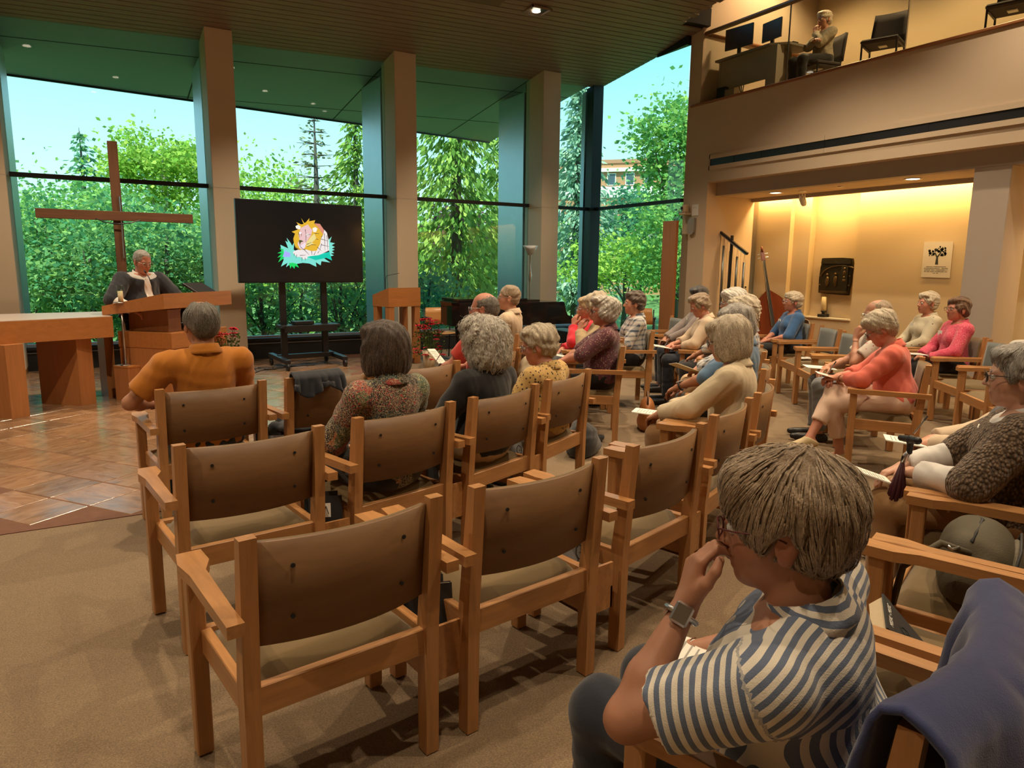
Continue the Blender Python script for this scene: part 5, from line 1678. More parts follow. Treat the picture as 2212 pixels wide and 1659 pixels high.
def hair_prims(style, c, R, v=1.0):
    f = lambda x, y, z: c + R @ V3(x, y, z) * HS
    P, planes, noise = [], [], None
    n = lambda x, y, z: R @ nrm(V3(x, y, z))
    if style in ('short', 'pixie'):
        P = [ell(f(0, -.020, .032), V3(.088, .106, .092) * v, .02, R), ell(f(0, -.055, -.028), (.074 * v, .060, .062), .03, R), ell(f(0, .050, .075), (.066 * v, .042, .032), .02, R)]
        for s in (-1, 1):
            P.append(ell(f(s * .070, .000, .010), (.019 * v, .040, .048), .02, R))
        P.append(ell(f(0, .105, -.045), (.082, .085, .092), .016, R, op='s'))
        for s in (-1, 1):
            P.append(ell(f(s * .090, -.004, -.035), (.030, .030, .036), .010, R, op='s'))
        planes = [(f(0, 0, -.085), n(0, .25, -1))]
        noise = (.010, 42, 3, (1, .5, 1))
    elif style == 'crop':                          # short back and sides
        P = [ell(f(0, -.018, .028), V3(.080, .101, .090) * v, .02, R), ell(f(0, -.060, -.020), (.066, .048, .058), .03, R)]
        P.append(ell(f(0, .110, -.038), (.085, .090, .085), .014, R, op='s'))
        for s in (-1, 1):
            P.append(ell(f(s * .092, .004, -.030), (.034, .036, .036), .010, R, op='s'))
        planes = [(f(0, 0, -.070), n(0, .3, -1))]
        noise = (.006, 50, 3, (1, .5, 1))
    elif style == 'bald':                          # fringe round the sides and back
        P = [ell(f(0, -.020, .010), V3(.0805, .100, .088) * v, .02, R), ell(f(0, -.058, -.022), (.068, .050, .056), .03, R)]
        P.append(ell(f(0, .030, .105), (.062, .085, .062), .012, R, op='s'))
        P.append(ell(f(0, .100, -.020), (.090, .095, .120), .014, R, op='s'))
        for s in (-1, 1):
            P.append(ell(f(s * .092, .004, -.030), (.034, .034, .034), .010, R, op='s'))
        planes = [(f(0, 0, -.072), n(0, .3, -1))]
        noise = (.004, 55, 3, (1, .5, 1))
    elif style == 'thin':                          # receding, thin on the crown
        P = [ell(f(0, -.022, .022), V3(.081, .101, .088) * v, .02, R), ell(f(0, -.060, -.020), (.068, .050, .060), .03, R)]
        P.append(ell(f(0, .100, -.010), (.085, .080, .125), .014, R, op='s'))
        P.append(ell(f(0, -.020, .124), (.042, .050, .022), .012, R, op='s'))
        for s in (-1, 1):
            P.append(ell(f(s * .092, .004, -.030), (.034, .034, .036), .010, R, op='s'))
        planes = [(f(0, 0, -.076), n(0, .3, -1))]
        noise = (.006, 50, 5, (1, .6, 1))
    elif style == 'bob':
        P = [ell(f(0, -.022, .028), V3(.094, .110, .096) * v, .02, R), ell(f(0, -.040, -.055), (.094 * v, .082, .085), .05, R), ell(f(0, .048, .076), (.070, .046, .034), .02, R)]
        for s in (-1, 1):
            P.append(ell(f(s * .080, .012, -.040), (.022, .052, .080), .02, R))
        P.append(ell(f(0, .112, -.055), (.066, .085, .105), .014, R, op='s'))
        planes = [(f(0, 0, -.118), n(0, .15, -1))]
        noise = (.007, 36, 6, (1, 1, .3))
    elif style == 'curly':
        P = [ell(f(0, -.025, .026), V3(.114, .122, .112) * v, .03, R), ell(f(0, -.045, -.065), (.122 * v, .098, .095), .05, R), ell(f(0, .035, .088), (.092, .060, .045), .03, R)]
        P.append(ell(f(0, .125, -.055), (.075, .090, .100), .02, R, op='s'))
        planes = [(f(0, 0, -.150), n(0, .2, -1))]
        noise = (.014, 75, 7, (1, 1, 1))
    elif style == 'wavy':
        P = [ell(f(0, -.024, .034), V3(.098, .114, .098) * v, .02, R), ell(f(0, -.058, -.034), (.086 * v, .066, .070), .04, R), ell(f(0, .054, .080), (.074, .046, .036), .02, R)]
        for s in (-1, 1):
            P.append(ell(f(s * .078, .002, .002), (.022, .044, .056), .02, R))
        P.append(ell(f(0, .110, -.050), (.076, .085, .096), .016, R, op='s'))
        planes = [(f(0, 0, -.100), n(0, .25, -1))]
        noise = (.016, 46, 9, (1, .7, 1))
    elif style == 'pulled':                        # slicked back with a tail
        P = [ell(f(0, -.020, .026), V3(.079, .099, .090) * v, .02, R), ell(f(0, -.075, -.015), (.052, .040, .050), .03, R), cap(f(0, -.110, -.03), f(-.03, -.125, -.17), .030, .016, .02)]
        P.append(ell(f(0, .095, -.040), (.082, .078, .100), .012, R, op='s'))
        for s in (-1, 1):
            P.append(ell(f(s * .092, .006, -.030), (.036, .036, .038), .010, R, op='s'))
        noise = (.003, 40, 3, (1, .3, 1))
    return scale_prims(P), planes, noise

def strands(name, me, c, R, n, L, mat, parent, seed, rad_=.0016, curl=0.0, crown=(0, -.05, .11), lift=.002):
    """thin locks laid over the hair surface, flowing away from the crown"""
    nv = len(me.vertices)
    P = np.zeros(nv * 3, np.float32); me.vertices.foreach_get('co', P); P = P.reshape(-1, 3)
    N = np.zeros(nv * 3, np.float32); me.vertices.foreach_get('normal', N); N = N.reshape(-1, 3)
    kd = kdtree.KDTree(nv)
    for i in range(nv): kd.insert(P[i], i)
    kd.balance()
    r = np.random.RandomState(seed)
    cr_ = c + R @ V3(*crown)
    V, F, FL = [], [], []
    steps = 6
    for q in range(n):
        p = P[r.randint(nv)].astype(float)
        pts = []
        bend = r.normal(size=3) * curl
        for s in range(steps + 1):
            co, i, _ = kd.find(p)
            nn = N[i]
            p = p - nn * ((p - P[i]) @ nn) + nn * (lift + .0025 * r.rand() if s < steps else lift + .006 * r.rand() * (1 + 3 * curl))
            pts.append(p.copy())
            d = p - cr_
            d = nrm(d) + np.array([0, 0, -.55]) + bend * (s / steps)
            d = d - nn * (d @ nn)
            p = p + nrm(d) * L / steps
        b0 = len(V)
        w = rad_ * (.6 + .8 * r.rand())
        for s, pt in enumerate(pts):
            co, i, _ = kd.find(pt); nn = N[i]
            t = pts[min(s + 1, steps)] - pts[max(s - 1, 0)]
            sd = np.cross(nrm(t), nn); sd = nrm(sd)
            k = w * (1 - .75 * (s / steps) ** 2)
            V += [pt + sd * k, pt + nn * k * .8, pt - sd * k]
            fl = (cos(q * 2.4) * 6 + q, sin(q * 2.4) * 6, s * .15)
            FL += [fl] * 3
        for s in range(steps):
            a = b0 + 3 * s
            F += [(a, a + 1, a + 4, a + 3), (a + 1, a + 2, a + 5, a + 4)]
    m2 = np_mesh(name, np.array(V), np.array(F), mat, {'flow': np.array(FL)})
    return link(name, m2, parent, 'stuff')

def flow_attr(P, c, R):
    q = (P - c) @ R / HS - V3(0, -.05, .06)
    az = np.arctan2(q[:, 0], q[:, 1] + 1e-9)
    el = np.arctan2(q[:, 2], np.hypot(q[:, 0], q[:, 1]))
    rad2 = np.cos(el)
    return np.stack([np.cos(az) * rad2 * 2.6, np.sin(az) * rad2 * 2.6, el * .22], 1)

def glasses(c, R, parent, mat, big=1.0):
    f = lambda x, y, z: Vector(c + R @ V3(x, y, z) * HS)
    g = MB()
    for s in (-1, 1):
        ring = [f(s * .032 + .0255 * big * cos(a) * (1 if abs(cos(a)) < .8 else 1.0), .104 - .006 * abs(cos(a)), -.006 + .019 * big * sin(a)) for a in [k * 2 * pi / 14 for k in range(14)]]
        g.tube(ring, .0019, 5, closed=True)
        g.tube([f(s * .057, .098, .002), f(s * .074, .070, .003), f(s * .081, .010, .002), f(s * .082, -.012, -.008)], .0019, 5)
    g.tube([f(-.008, .105, -.002), f(0, .108, .001), f(.008, .105, -.002)], .0019, 5)
    o = g.obj('glasses', mat, parent, True)
    ln = MB()
    for s in (-1, 1):
        ln.add([f(s * .032 + .024 * big * cos(a), .103, -.006 + .018 * big * sin(a)) for a in [k * 2 * pi / 12 for k in range(12)]], [tuple(range(12))])
    ln.obj('lenses', M_LENS, o)
    return o

def person(label, loc, rz, top=1.27, pose='seat', lean=0.0, side=0.0, twist=0.0, head=(0, 0, 0), woman=True, bulk=1.0, skin='fair', hair=('short', 'white', 1.0), shirt='cream', sleeve='long', pants='black', shoes='blackshoe',
           lh=None, rh=None, lp=(-1, -.3, -.6), rp=(1, -.3, -.6), lhand=None, rhand=None, legs='normal', glass=None, hq=False, collar=True, seat_h=.462, headfwd=.0, strand=0, sl_len=None, hem=None, knees=None, plen=.93, vest=None, slen=.16, watch=None, wdir=None, tagb=False, seed=1):
    """local frame: +y is where the person faces, +x their right, z up; origin on the floor under the seat centre"""
    root = thing('person', label, 'person', loc, rz)
    hb, hh, hf, hc = (.0105, .0048, .0043, .0085) if hq else (.0135, .0062, .0056, .0115)
    if hq == 2:
        hb, hh, hf, hc = (.009, .0036, .0034, .0060)
    B = bulk
    if pose == 'seat':
        pel = V3(0, -.075, seat_h + .085)
    else:
        pel = V3(0, 0, .94)
    neckL = .05
    tl = (top - .125 * HS - .09 * HS * cos(head[0]) - .012 - neckL) - pel[2]
    tl /= max(.75, cos(lean) * cos(side))
    Rt = rotm(-lean, side, 0)
    up = Rt @ V3(0, 0, 1)
    fwd = Rt @ V3(0, 1, 0)
    Rs = Rt @ rotm(0, 0, twist)
    rt = Rs @ V3(1, 0, 0); fs = Rs @ V3(0, 1, 0)
    waist = pel + up * tl * .34 + fwd * .005
    chest = pel + up * tl * .70 + fwd * .000
    nb = pel + up * tl * 1.0 - fwd * .018
    hcen = nb + nrm(up + V3(0, .25 + headfwd, 0)) * neckL + V3(0, .02, .012) + (rotm(-head[0], head[1], 0) @ V3(0, 0, .09 * HS))
    Rh = rotm(-lean * .35, side * .4, twist * .5) @ rotm(0, 0, head[2]) @ rotm(-head[0], head[1], 0)
    sw = (.162 if woman else .188) * (.6 + .4 * B)
    shz = tl * .86
    SH = {s: pel + up * shz + rt * s * sw - fwd * .012 for s in (-1, 1)}
    torso = [ell(pel + up * .01, V3(.168 * B, .128 * B, .115), .05, Rt),
             ell(pel + up * tl * .30 + fwd * .012 * B, V3(.142 * B, .122 * B * (1.12 if B > 1.1 else 1), tl * .34), .07, Rt),
             ell(chest, V3(.150 * (.5 + .5 * B), .106 * (.5 + .5 * B), tl * .33), .06, Rs),
             cap(SH[-1], SH[1], .052, .052, .06),
             cap(nb - up * .035, SH[-1] + up * .012, .050, .042, .05), cap(nb - up * .035, SH[1] + up * .012, .050, .042, .05),
             ell(chest - fwd * .055 + up * tl * .05, V3(.115, .06, tl * .22), .05, Rs)]
    if woman:
        for s in (-1, 1):
            torso.append(ell(chest + fs * .085 + rt * s * .068 - up * tl * .06, V3(.062, .052, .062) * (.6 + .4 * B), .05, Rs))
    neck = [cap(nb - up * .03, hcen - Rh @ V3(0, .02, .05) * HS, .054 if woman else .061, .048 if woman else .056, .03)]
    # arms
    L1, L2 = (.275, .245) if woman else (.295, .262)
    arms = {}
    defaults = {-1: V3(-.10, .23, seat_h + .155), 1: V3(.10, .23, seat_h + .155)} if pose == 'seat' else {-1: V3(-.18, .30, 1.05), 1: V3(.18, .30, 1.05)}
    for s, T, pole in ((-1, lh, lp), (1, rh, rp)):
        T = defaults[s] if T is None else np.asarray(T, float)
        E, T = ik(SH[s], T, L1, L2, pole)
        arms[s] = (SH[s], E, T)
    fat = .5 + .5 * B
    armP = {}
    for s, (a, e, w) in arms.items():
        armP[s] = [cap(a, a + (e - a) * .5, .050 * fat, .047 * fat, .04), cap(a + (e - a) * .45, e, .047 * fat, .040 * fat, .02), cap(e, e + (w - e) * .35, .041 * fat, .040 * fat, .02), cap(e + (w - e) * .35, w, .040 * fat, .0255, .02)]
    # legs
    legP = {}; legJ = {}
    for s in (-1, 1):
        if pose == 'seat':
            hip = pel + V3(s * .088, .02, -.012)
            kn = V3(s * .105, .375, seat_h + .052); an = V3(s * .108, .36, .075)
            if legs == 'back': an = V3(s * .10, .24, .085)
            if legs == 'fwd': an = V3(s * .10, .58, .07); kn = V3(s * .105, .39, seat_h + .02)
            if legs == 'cross' and s == 1:
                kn = V3(-.015, .37, seat_h + .130); an = V3(-.20, .53, seat_h - .245)
            if legs == 'cross' and s == -1:
                kn = V3(-.07, .38, seat_h + .03); an = V3(-.02, .30, .08)
            if legs == 'crossL' and s == -1:
                kn = V3(.015, .37, seat_h + .130); an = V3(.17, .56, seat_h - .235)
            if legs == 'crossL' and s == 1:
                kn = V3(.07, .38, seat_h + .03); an = V3(.04, .30, .08)
            if knees: kn = kn + V3(*knees)
        else:
            hip = pel + V3(s * .09, 0, -.02); kn = V3(s * .10, .03, .50); an = V3(s * .10, 0, .085)
        sh = nrm(an - kn)
        fd = nrm(V3(0, 1, 0) - sh * (V3(0, 1, 0) @ sh) * .85)
        if legs.startswith('cross') and an[2] > .12:
            fd = nrm(V3(-.25 if legs == 'cross' else .25, .85, -.35))
        toe = an + fd * .165 + V3(0, 0, -.035 if an[2] < .12 else -.03)
        heel = an - fd * .04 + V3(0, 0, -.045)
        legJ[s] = (hip, kn, an, toe, heel)
        legP[s] = [cap(hip, kn, .088 * (.55 + .45 * B), .058, .05), cap(kn, kn + (an - kn) * .4, .057, .054, .02), cap(kn + (an - kn) * .35, an, .054, .036, .03),
                   cap(heel, an, .030, .034, .02), cap(an - V3(0, 0, .02), toe, .034, .024, .02), cap(toe, toe + fd * .05, .026, .018, .015)]
    bodyP = torso + neck
    for s in (-1, 1):
        bodyP = bodyP + armP[s] + legP[s]
    allp = [p.bounds() for p in bodyP]
    lo = np.min([b[0] for b in allp], 0) - .03; hi = np.max([b[1] for b in allp], 0) + .03
    parts = []
    D, l0, h_ = field(bodyP, lo, hi, hb, g=-.004)
    parts.append(nets(D, l0, h_))
    # head block
    HP = neck + [cap(nb - up * .05, nb, .06, .055, .03)] + head_prims(hcen, Rh, woman, 1.0 if woman else 1.15)
    D, l0, h_ = field(HP, hcen - V3(.145, .165, .19), hcen + V3(.145, .165, .145), hh)
    pH = nets(D, l0, h_); parts.append(pH)
    # hands
    wr = {}
    for s, spec in ((-1, lhand), (1, rhand)):
        a, e, w = arms[s]
        fd = nrm(w - e)
        spec = spec or {}
        d = nrm(np.asarray(spec.get('d', fd + V3(-s * .25, 0, -.1)), float))
        n_ = np.asarray(spec.get('n', V3(-s * .35, 0, -1)), float)
        hs = 1.0 if woman else 1.1
        hp = hand_prims(w, d, n_, -s, spec.get('curl', .5), spec.get('spread', .0), spec.get('thumb', .6), hs, spec.get('each'))
        hp = [cap(e + (w - e) * .6, w, .034 * fat, .0255, .02)] + hp
        bb = [p.bounds() for p in hp[1:]]
        D, l0, h_ = field(hp, np.min([b[0] for b in bb], 0) - .014, np.max([b[1] for b in bb], 0) + .014, hf)
        parts.append(nets(D, l0, h_))
        wr[s] = (w, d, n_)
    Pv, Fv, n0 = [], [], 0
    for P_, F_ in parts:
        Pv.append(P_); Fv.append(F_ + n0); n0 += len(P_)
    Pv = np.concatenate(Pv); Fv = np.concatenate(Fv)
    q = (Pv - hcen) @ Rh / HS
    lips = np.exp(-(((q[:, 0]) / .024) ** 2 + ((q[:, 1] - .086) / .015) ** 2 + ((q[:, 2] + .072) / .009) ** 2))
    ck = .35 * sum(np.exp(-(((q[:, 0] - s * .044) / .022) ** 2 + ((q[:, 1] - .062) / .025) ** 2 + ((q[:, 2] + .035) / .022) ** 2)) for s in (-1, 1))
    ears = .3 * np.clip((np.abs(q[:, 0]) - .074) / .01, 0, 1) * (np.abs(q[:, 2]) < .06)
    body = link('body', np_mesh('body', Pv, Fv, SKIN[skin], {'tint': np.clip(lips * .8 + ck + ears, 0, 1)}), root)
    # eyes
    for s in (-1, 1):
        Mx_ = Matrix.Translation(Vector(hcen + Rh @ V3(s * .030, .0775, -.006) * HS))
        e_ = MB().ellip((0, 0, 0), (.0135, .0135, .0120), 10, 8, Mx_).obj('eye', M_EYEW, body, True)
        Mx_ = Matrix.Translation(Vector(hcen + Rh @ V3(s * .030, .0845, -.007) * HS))
        MB().ellip((0, 0, 0), (.0068, .0068, .0068), 8, 6, Mx_).obj('iris', M_IRIS, body, True)
    bro = MB()
    for s in (-1, 1):
        bro.tube([Vector(hcen + Rh @ V3(s * x, y, z) * HS) for x, y, z in ((.014, .087, .012), (.030, .086, .018), (.046, .073, .014))], [.0022, .003, .0018], 5)
    bro.obj('eyebrows', HAIR[hair[1]], body, True)
    # hair
    st, hcname, vol = hair
    HPm, planes, noise = hair_prims(st, hcen, Rh, vol)
    if HPm:
        big = .215
        if noise: noise = (noise[0], noise[1], noise[2] + seed, noise[3])
        D, l0, h_ = field(HPm, hcen - V3(big, big, .25), hcen + V3(big, big, big), hh * .95, noise=noise, planes=planes)
        P_, F_ = nets(D, l0, h_)
        hm = np_mesh('hair', P_, F_, HAIR[hcname], {'flow': flow_attr(P_, hcen, Rh)})
        ho = link('hair', hm, root)
        if strand:
            cu = .9 if st == 'curly' else (.35 if st == 'wavy' else .12)
            strands('hair_locks', hm, hcen, Rh, strand, slen * .5 if st in ('short', 'crop', 'bald', 'thin') else slen * .62, HAIR[hcname], ho, seed, .0015 if hq else .0022, cu, lift=.0025 if st != 'curly' else .006)
    if glass:
        glasses(hcen, Rh, root, glass)
    # upper garment
    gt = .012
    def garment(name, key, sl, extra=0.0, open_front=False, hemz=None, nk=.0, nz=.006, neck_r=None, with_pelvis=True):
        P = list(torso)
        hz = (pel[2] - .045 if hem is None else hem) if hemz is None else hemz
        if pose != 'seat' and hemz is None and hem is None: hz = .80
        P.append(('cut', V3(0, 0, hz), V3(0, 0, -1)))
        # neck opening
        cn = nb + up * (.018 + nk) + fwd * .005
        P.append(('cut', cn, nrm(up * 1.0 + fwd * .42)))
        if open_front:
            P.append(ell(pel + up * tl * .55 + fs * (.135 + .05 * B), V3(.05, .13, tl * .75), .012, Rs, op='s'))
        for s in (-1, 1):
            a, e, w = arms[s]
            if sl == 'none':
                continue
            f_ = {'cap': .32, 'short': .72, 'half': 1.0, 'threeq': 1.55, 'long': 1.90}[sl] if sl_len is None else sl_len
            loose = {'cap': .012, 'short': .013, 'half': .012, 'threeq': .010, 'long': .010}[sl]
            def seg_(p, q, r0, r1, cutf=None):
                c_ = None
                if cutf is not None:
                    pp = p + (q - p) * cutf; c_ = (pp, nrm(q - p))
                return cap(p, q, r0 + loose, r1 + loose, .022, cut=c_)
            P.append(seg_(a, e, .052 * fat, (.046 if f_ <= 1 else .041) * fat, f_ if f_ < 1 else None))
            if f_ > 1:
                w2 = e + (w - e) * min(f_ - 1, .96)
                P.append(seg_(e, w2 + (w2 - e) * .2, .041 * fat, .028 + .006, None if f_ - 1 > .99 else 1 / 1.2))
        bb = [p.bounds() for p in P if not isinstance(p, tuple)]
        D, l0, h_ = field(P, np.min([b[0] for b in bb], 0) - .05, np.max([b[1] for b in bb], 0) + .05, hc, g=gt + extra, noise=(nz, 26, seed * 7 + 3, (1, 1, .55)))
        P_, F_ = nets(D, l0, h_)
        at = None
        if key == 'stripes':
            qq = (P_ - pel) @ Rs
            yk = tl * .58
            X_ = qq[:, 2] * .78 + qq[:, 1] * .70
            Z_ = qq[:, 2] - yk
            for s in (-1, 1):
                a, e, w = arms[s]
                ad = nrm(e - a); ar = np.clip((P_ - a) @ ad, 0, 9)
                dist = np.linalg.norm(P_ - a - ar[:, None] * ad, axis=1)
                m = (ar > .012) & (dist < .11) & (np.abs(qq[:, 0]) > sw * .80)
                ax2 = nrm(np.cross(ad, fs)); ax2 = ax2 * s
                X_ = np.where(m, (P_ - a) @ nrm(ad * .75 + fs * .66), X_)
                Z_ = np.where(m, 1.0, Z_)
            at = {'weave': np.stack([X_, qq[:, 0], Z_], 1)}
        return link(name, np_mesh(name, P_, F_, CL[key], at), root)
    gname = 'shirt' if not shirt.endswith('jk') else 'jacket'
    g_o = garment(gname, shirt, sleeve)
    if vest:
        garment('jacket' if vest[0].endswith('jk') else 'vest', vest[0], vest[1], .012, hemz=vest[2] if len(vest) > 2 else None, nk=-.012, open_front=len(vest) > 3)
    if collar:
        cmb = MB()
        cn = nb + up * .012
        nc = 16
        def cf(u, v):
            a = -pi * .86 + u * pi * 1.72 - pi / 2
            rr0 = (.066 if woman else .074) + .026 * v
            x, y = cos(a) * rr0, -.012 + sin(a) * rr0 * 1.02
            z = .022 - .046 * v - .030 * sin(a) * (1 if sin(a) > 0 else .35)
            return tuple(cn + Rt @ V3(x, y, z + (.008 if v < .3 else 0)))
        cmb.sheet(cf, nc, 3, .004)
        cm_ = cmb.mesh('collar', CL[shirt if not (vest and vest[1] == 'x') else vest[0]], True)
        if shirt == 'stripes':
            vv = np.array(cmb.v); at = cm_.attributes.new('weave', 'FLOAT_VECTOR', 'POINT')
            qq = (vv - pel) @ Rs
            at.data.foreach_set('vector', np.stack([qq[:, 2] - .3 * qq[:, 1], qq[:, 0], np.ones(len(vv))], 1).astype(np.float32).ravel())
        link('collar', cm_, g_o)
    # trousers and shoes
    P = [ell(pel + up * .005, V3(.166 * B, .126 * B, .110), .05, Rt)]
    for s in (-1, 1):
        hip, kn, an, toe, heel = legJ[s]
        P += [cap(hip, kn, .090 * (.55 + .45 * B), .062, .05), cap(kn, an + (an - kn) * .1, .062, .050, .03, cut=(kn + (an - kn) * plen, nrm(an - kn)))]
    bb = [p.bounds() for p in P]
    D, l0, h_ = field(P, np.min([b[0] for b in bb], 0) - .04, np.max([b[1] for b in bb], 0) + .04, hc * 1.1, g=.010, noise=(.005, 24, seed * 5 + 1, (1, .6, 1)), planes=[(pel + V3(0, 0, .10), V3(0, 0, 1))])
    link('trousers', np_mesh('trousers', *nets(D, l0, h_), CL[pants]), root)
    for s in (-1, 1):
        hip, kn, an, toe, heel = legJ[s]
        fd = nrm(toe - heel)
        P = [cap(heel, an + V3(0, 0, -.02), .036, .040, .02), cap(an - V3(0, 0, .02), toe, .040, .030, .02), cap(heel, toe, .034, .030, .02), cap(toe, toe + fd * .055, .034, .022, .015)]
        bb = [p.bounds() for p in P]
        pls = []
        if an[2] < .12:
            pls = [(V3(0, 0, .004), V3(0, 0, -1))]
        D, l0, h_ = field(P, np.min([b[0] for b in bb], 0) - .03, np.max([b[1] for b in bb], 0) + .03, hf * 1.4, g=.003, planes=pls + [(an + V3(0, 0, .0), nrm(kn - an))])
        link('shoe', np_mesh('shoe', *nets(D, l0, h_), CL[shoes]), root)
    if watch:
        s = watch
        a, e, w = arms[s]
        fd = nrm(w - e); c_ = w - fd * .025
        up_ = nrm(np.cross(fd, V3(0, 0, 1))); vv = np.cross(fd, up_)
        ring = [Vector(c_ + (up_ * cos(t) + vv * sin(t)) * .030 * fat) for t in [k * 2 * pi / 14 for k in range(14)]]
        wo = MB().tube(ring, .006, 6, closed=True).obj('watch_band', M_STEEL if hq == 2 else M_BLACK, root, True)
        wd = V3(0, 0, 1) if wdir is None else V3(*wdir)
        wd = nrm(wd - fd * (wd @ fd)); sd_ = np.cross(fd, wd); cc_ = c_ + wd * .033
        Mw = Matrix(((sd_[0], fd[0], wd[0], cc_[0]), (sd_[1], fd[1], wd[1], cc_[1]), (sd_[2], fd[2], wd[2], cc_[2]), (0, 0, 0, 1)))
        MB().box((0, 0, 0), (.036, .042, .012), 0, .004, Mw).obj('watch_case', M_STEEL, wo)
        MB().box((0, 0, .0065), (.031, .037, .002), 0, 0, Mw).obj('watch_face', M_BLACKGLOSS, wo)
    if tagb:
        c_ = chest + fs * (.135 if woman else .115) * (.6 + .4 * B) + rt * .07 + up * .02
        x, y, z = rt, up, fs
        M = Matrix(((x[0], y[0], z[0], c_[0]), (x[1], y[1], z[1], c_[1]), (x[2], y[2], z[2], c_[2]), (0, 0, 0, 1)))
        MB().box((0, 0, 0), (.085, .055, .006), 0, 0, M).obj('name_tag', M_PAPER, root)
    return dict(root=root, head=hcen, Rh=Rh, arms=arms, wrist=wr, pel=pel, nb=nb, chest=chest, up=up, rt=rt, fwd=fwd, tl=tl, SH=SH)
# ------------------------------------------------------------------ the people
def seated(key, label, **kw):
    x, y, r = CH(key)
    dx, dy, dr = kw.pop('dx', 0), kw.pop('dy', 0), kw.pop('turn', 0)
    r2 = r + dr
    return person(label, (x + dx * cos(r) - dy * sin(r), y + dx * sin(r) + dy * cos(r), 0), r2, **kw)
PP = {}
G_STEEL = M_STEEL
G_DARK = plain('dark_frames', (.02, .012, .012, 1), .3, 0)
G_RED = plain('red_brown_frames', (.10, .018, .018, 1), .25, 0)
def chin(s, z, y=.14, x=.05):
    return V3(s * x, y, z)

PP[1] = person('person in a dark jacket and white shirt speaking at the main lectern', (1.36, -2.12, 0), rad(-62 - 90), top=1.70, pose='stand', lean=.12, head=(.28, 0, .0), woman=False, bulk=1.38, skin='rosy', hair=('pulled', 'silver', 1.0),
               shirt='whiteshirt', sleeve='long', pants='black', vest=('darkjk', 'half', .62, True), lh=(-.22, .40, 1.06), rh=(.30, .34, 1.02), glass=G_STEEL, hq=True, collar=True, hem=.80, seed=31)
PP[2] = seated('E1', 'person in an orange polo with thinning grey hair seen from behind', top=1.345, woman=False, bulk=1.18, skin='tan', hair=('thin', 'grey', 1.02), shirt='orange', sleeve='short', pants='navytr', lh=(-.22, .20, .705), lp=(-1, -.5, -.25), rh=(.10, .26, .63),
               head=(.05, 0, .10), hq=True, strand=420, glass=G_DARK, seed=2)
PP[3] = seated('D2', 'person with a brown bob in a colourful patchwork print shirt', top=1.285, bulk=1.06, hair=('bob', 'brown', 1.0), shirt='patch', sleeve='long', pants='black', head=(.05, 0, .25), hq=True, strand=520, hem=.44, seed=3)
PP[4] = seated('D3', 'person with big white curls in a black jacket', top=1.262, bulk=1.05, hair=('curly', 'white', 1.0), shirt='blackjk', sleeve='long', pants='creamtr', head=(.02, 0, .1), hq=True, strand=900, hem=.50, collar=True, seed=4)
PP[5] = seated('D4', 'person with short blond grey hair in a yellow floral blouse', top=1.185, bulk=1.1, lean=.10, hair=('short', 'ivory', 1.0), shirt='yellowfl', sleeve='half', pants='tantr', head=(.22, 0, .38), hq=True, strand=420, glass=G_STEEL, hem=.44, skin='rosy', seed=5)
PP[6] = seated('E4', 'bald person with glasses in a red polo holding notes', top=1.350, woman=False, bulk=1.05, skin='rosy', hair=('bald', 'grey', 1.0), shirt='red', sleeve='short', pants='navytr', head=(.05, 0, .30), glass=G_STEEL, legs='crossL', lh=(-.10, .30, .70), rh=(.10, .28, .68), watch=-1, strand=120, seed=6)
PP[7] = seated('E5', 'person with short ginger grey hair hidden behind the bald person', top=1.365, woman=False, hair=('crop', 'ash', 1.0), shirt='cream', sleeve='long', head=(0, 0, .25), glass=G_STEEL, seed=7)
PP[8] = seated('P3', 'person in a bright red shirt resting a hand on the cheek', top=1.238, bulk=1.12, lean=.05, hair=('short', 'blond', 1.0), shirt='brightred', sleeve='long', pants='greytr', skin='rosy', head=(.05, 0, .1), glass=G_STEEL,
               lh=(-.05, .12, .90), lp=(-.7, .5, -.8), lhand=dict(d=(.25, -.1, 1), n=(.6, -.8, 0), curl=.75), seed=8)
PP[9] = seated('P2', 'person in a beige jacket looking down and writing', top=1.300, bulk=1.12, lean=.08, hair=('wavy', 'ivory', .97), shirt='beige', sleeve='long', head=(.38, 0, .05), glass=None, skin='rosy',
               lh=(-.04, .17, .91), lp=(-.7, .4, -.8), lhand=dict(d=(.2, -.2, 1), n=(.6, -.8, 0), curl=.8), seed=9)
PP[10] = seated('P1', 'white haired person in a plum floral dress leaning on the armrest', top=1.298, bulk=1.18, hair=('wavy', 'white', .98), shirt='plum', sleeve='half', pants='black', head=(.02, 0, .12), glass=G_DARK, lh=(-.20, .34, .69), lp=(-1, -.4, -.2), rh=(.02, .34, .67), hem=.44, skin='rosy', tagb=True, strand=260, seed=10)
PP[11] = seated('P4', 'brown haired person mostly hidden behind the plum dress', top=1.298, hair=('short', 'brown', 1.0), shirt='plaid', sleeve='long', seed=11)
PP[12] = seated('R12', 'dark haired person with glasses in a grey lavender shirt holding papers', top=1.335, bulk=1.05, hair=('short', 'black', .98), shirt='greyshirt', sleeve='long', pants='navytr', skin='tan', head=(.12, 0, .1), glass=G_STEEL, lh=(-.08, .30, .66), rh=(.08, .32, .66), tagb=True, seed=12)
PP[13] = seated('R13', 'person with cropped ash hair in a cream sweater bent over notes', top=1.285, lean=.14, hair=('short', 'ash', .96), shirt='cream', sleeve='threeq', pants='navytr', head=(.40, 0, .1), lh=(-.08, .30, .66), rh=(.06, .32, .68), skin='rosy', seed=13)
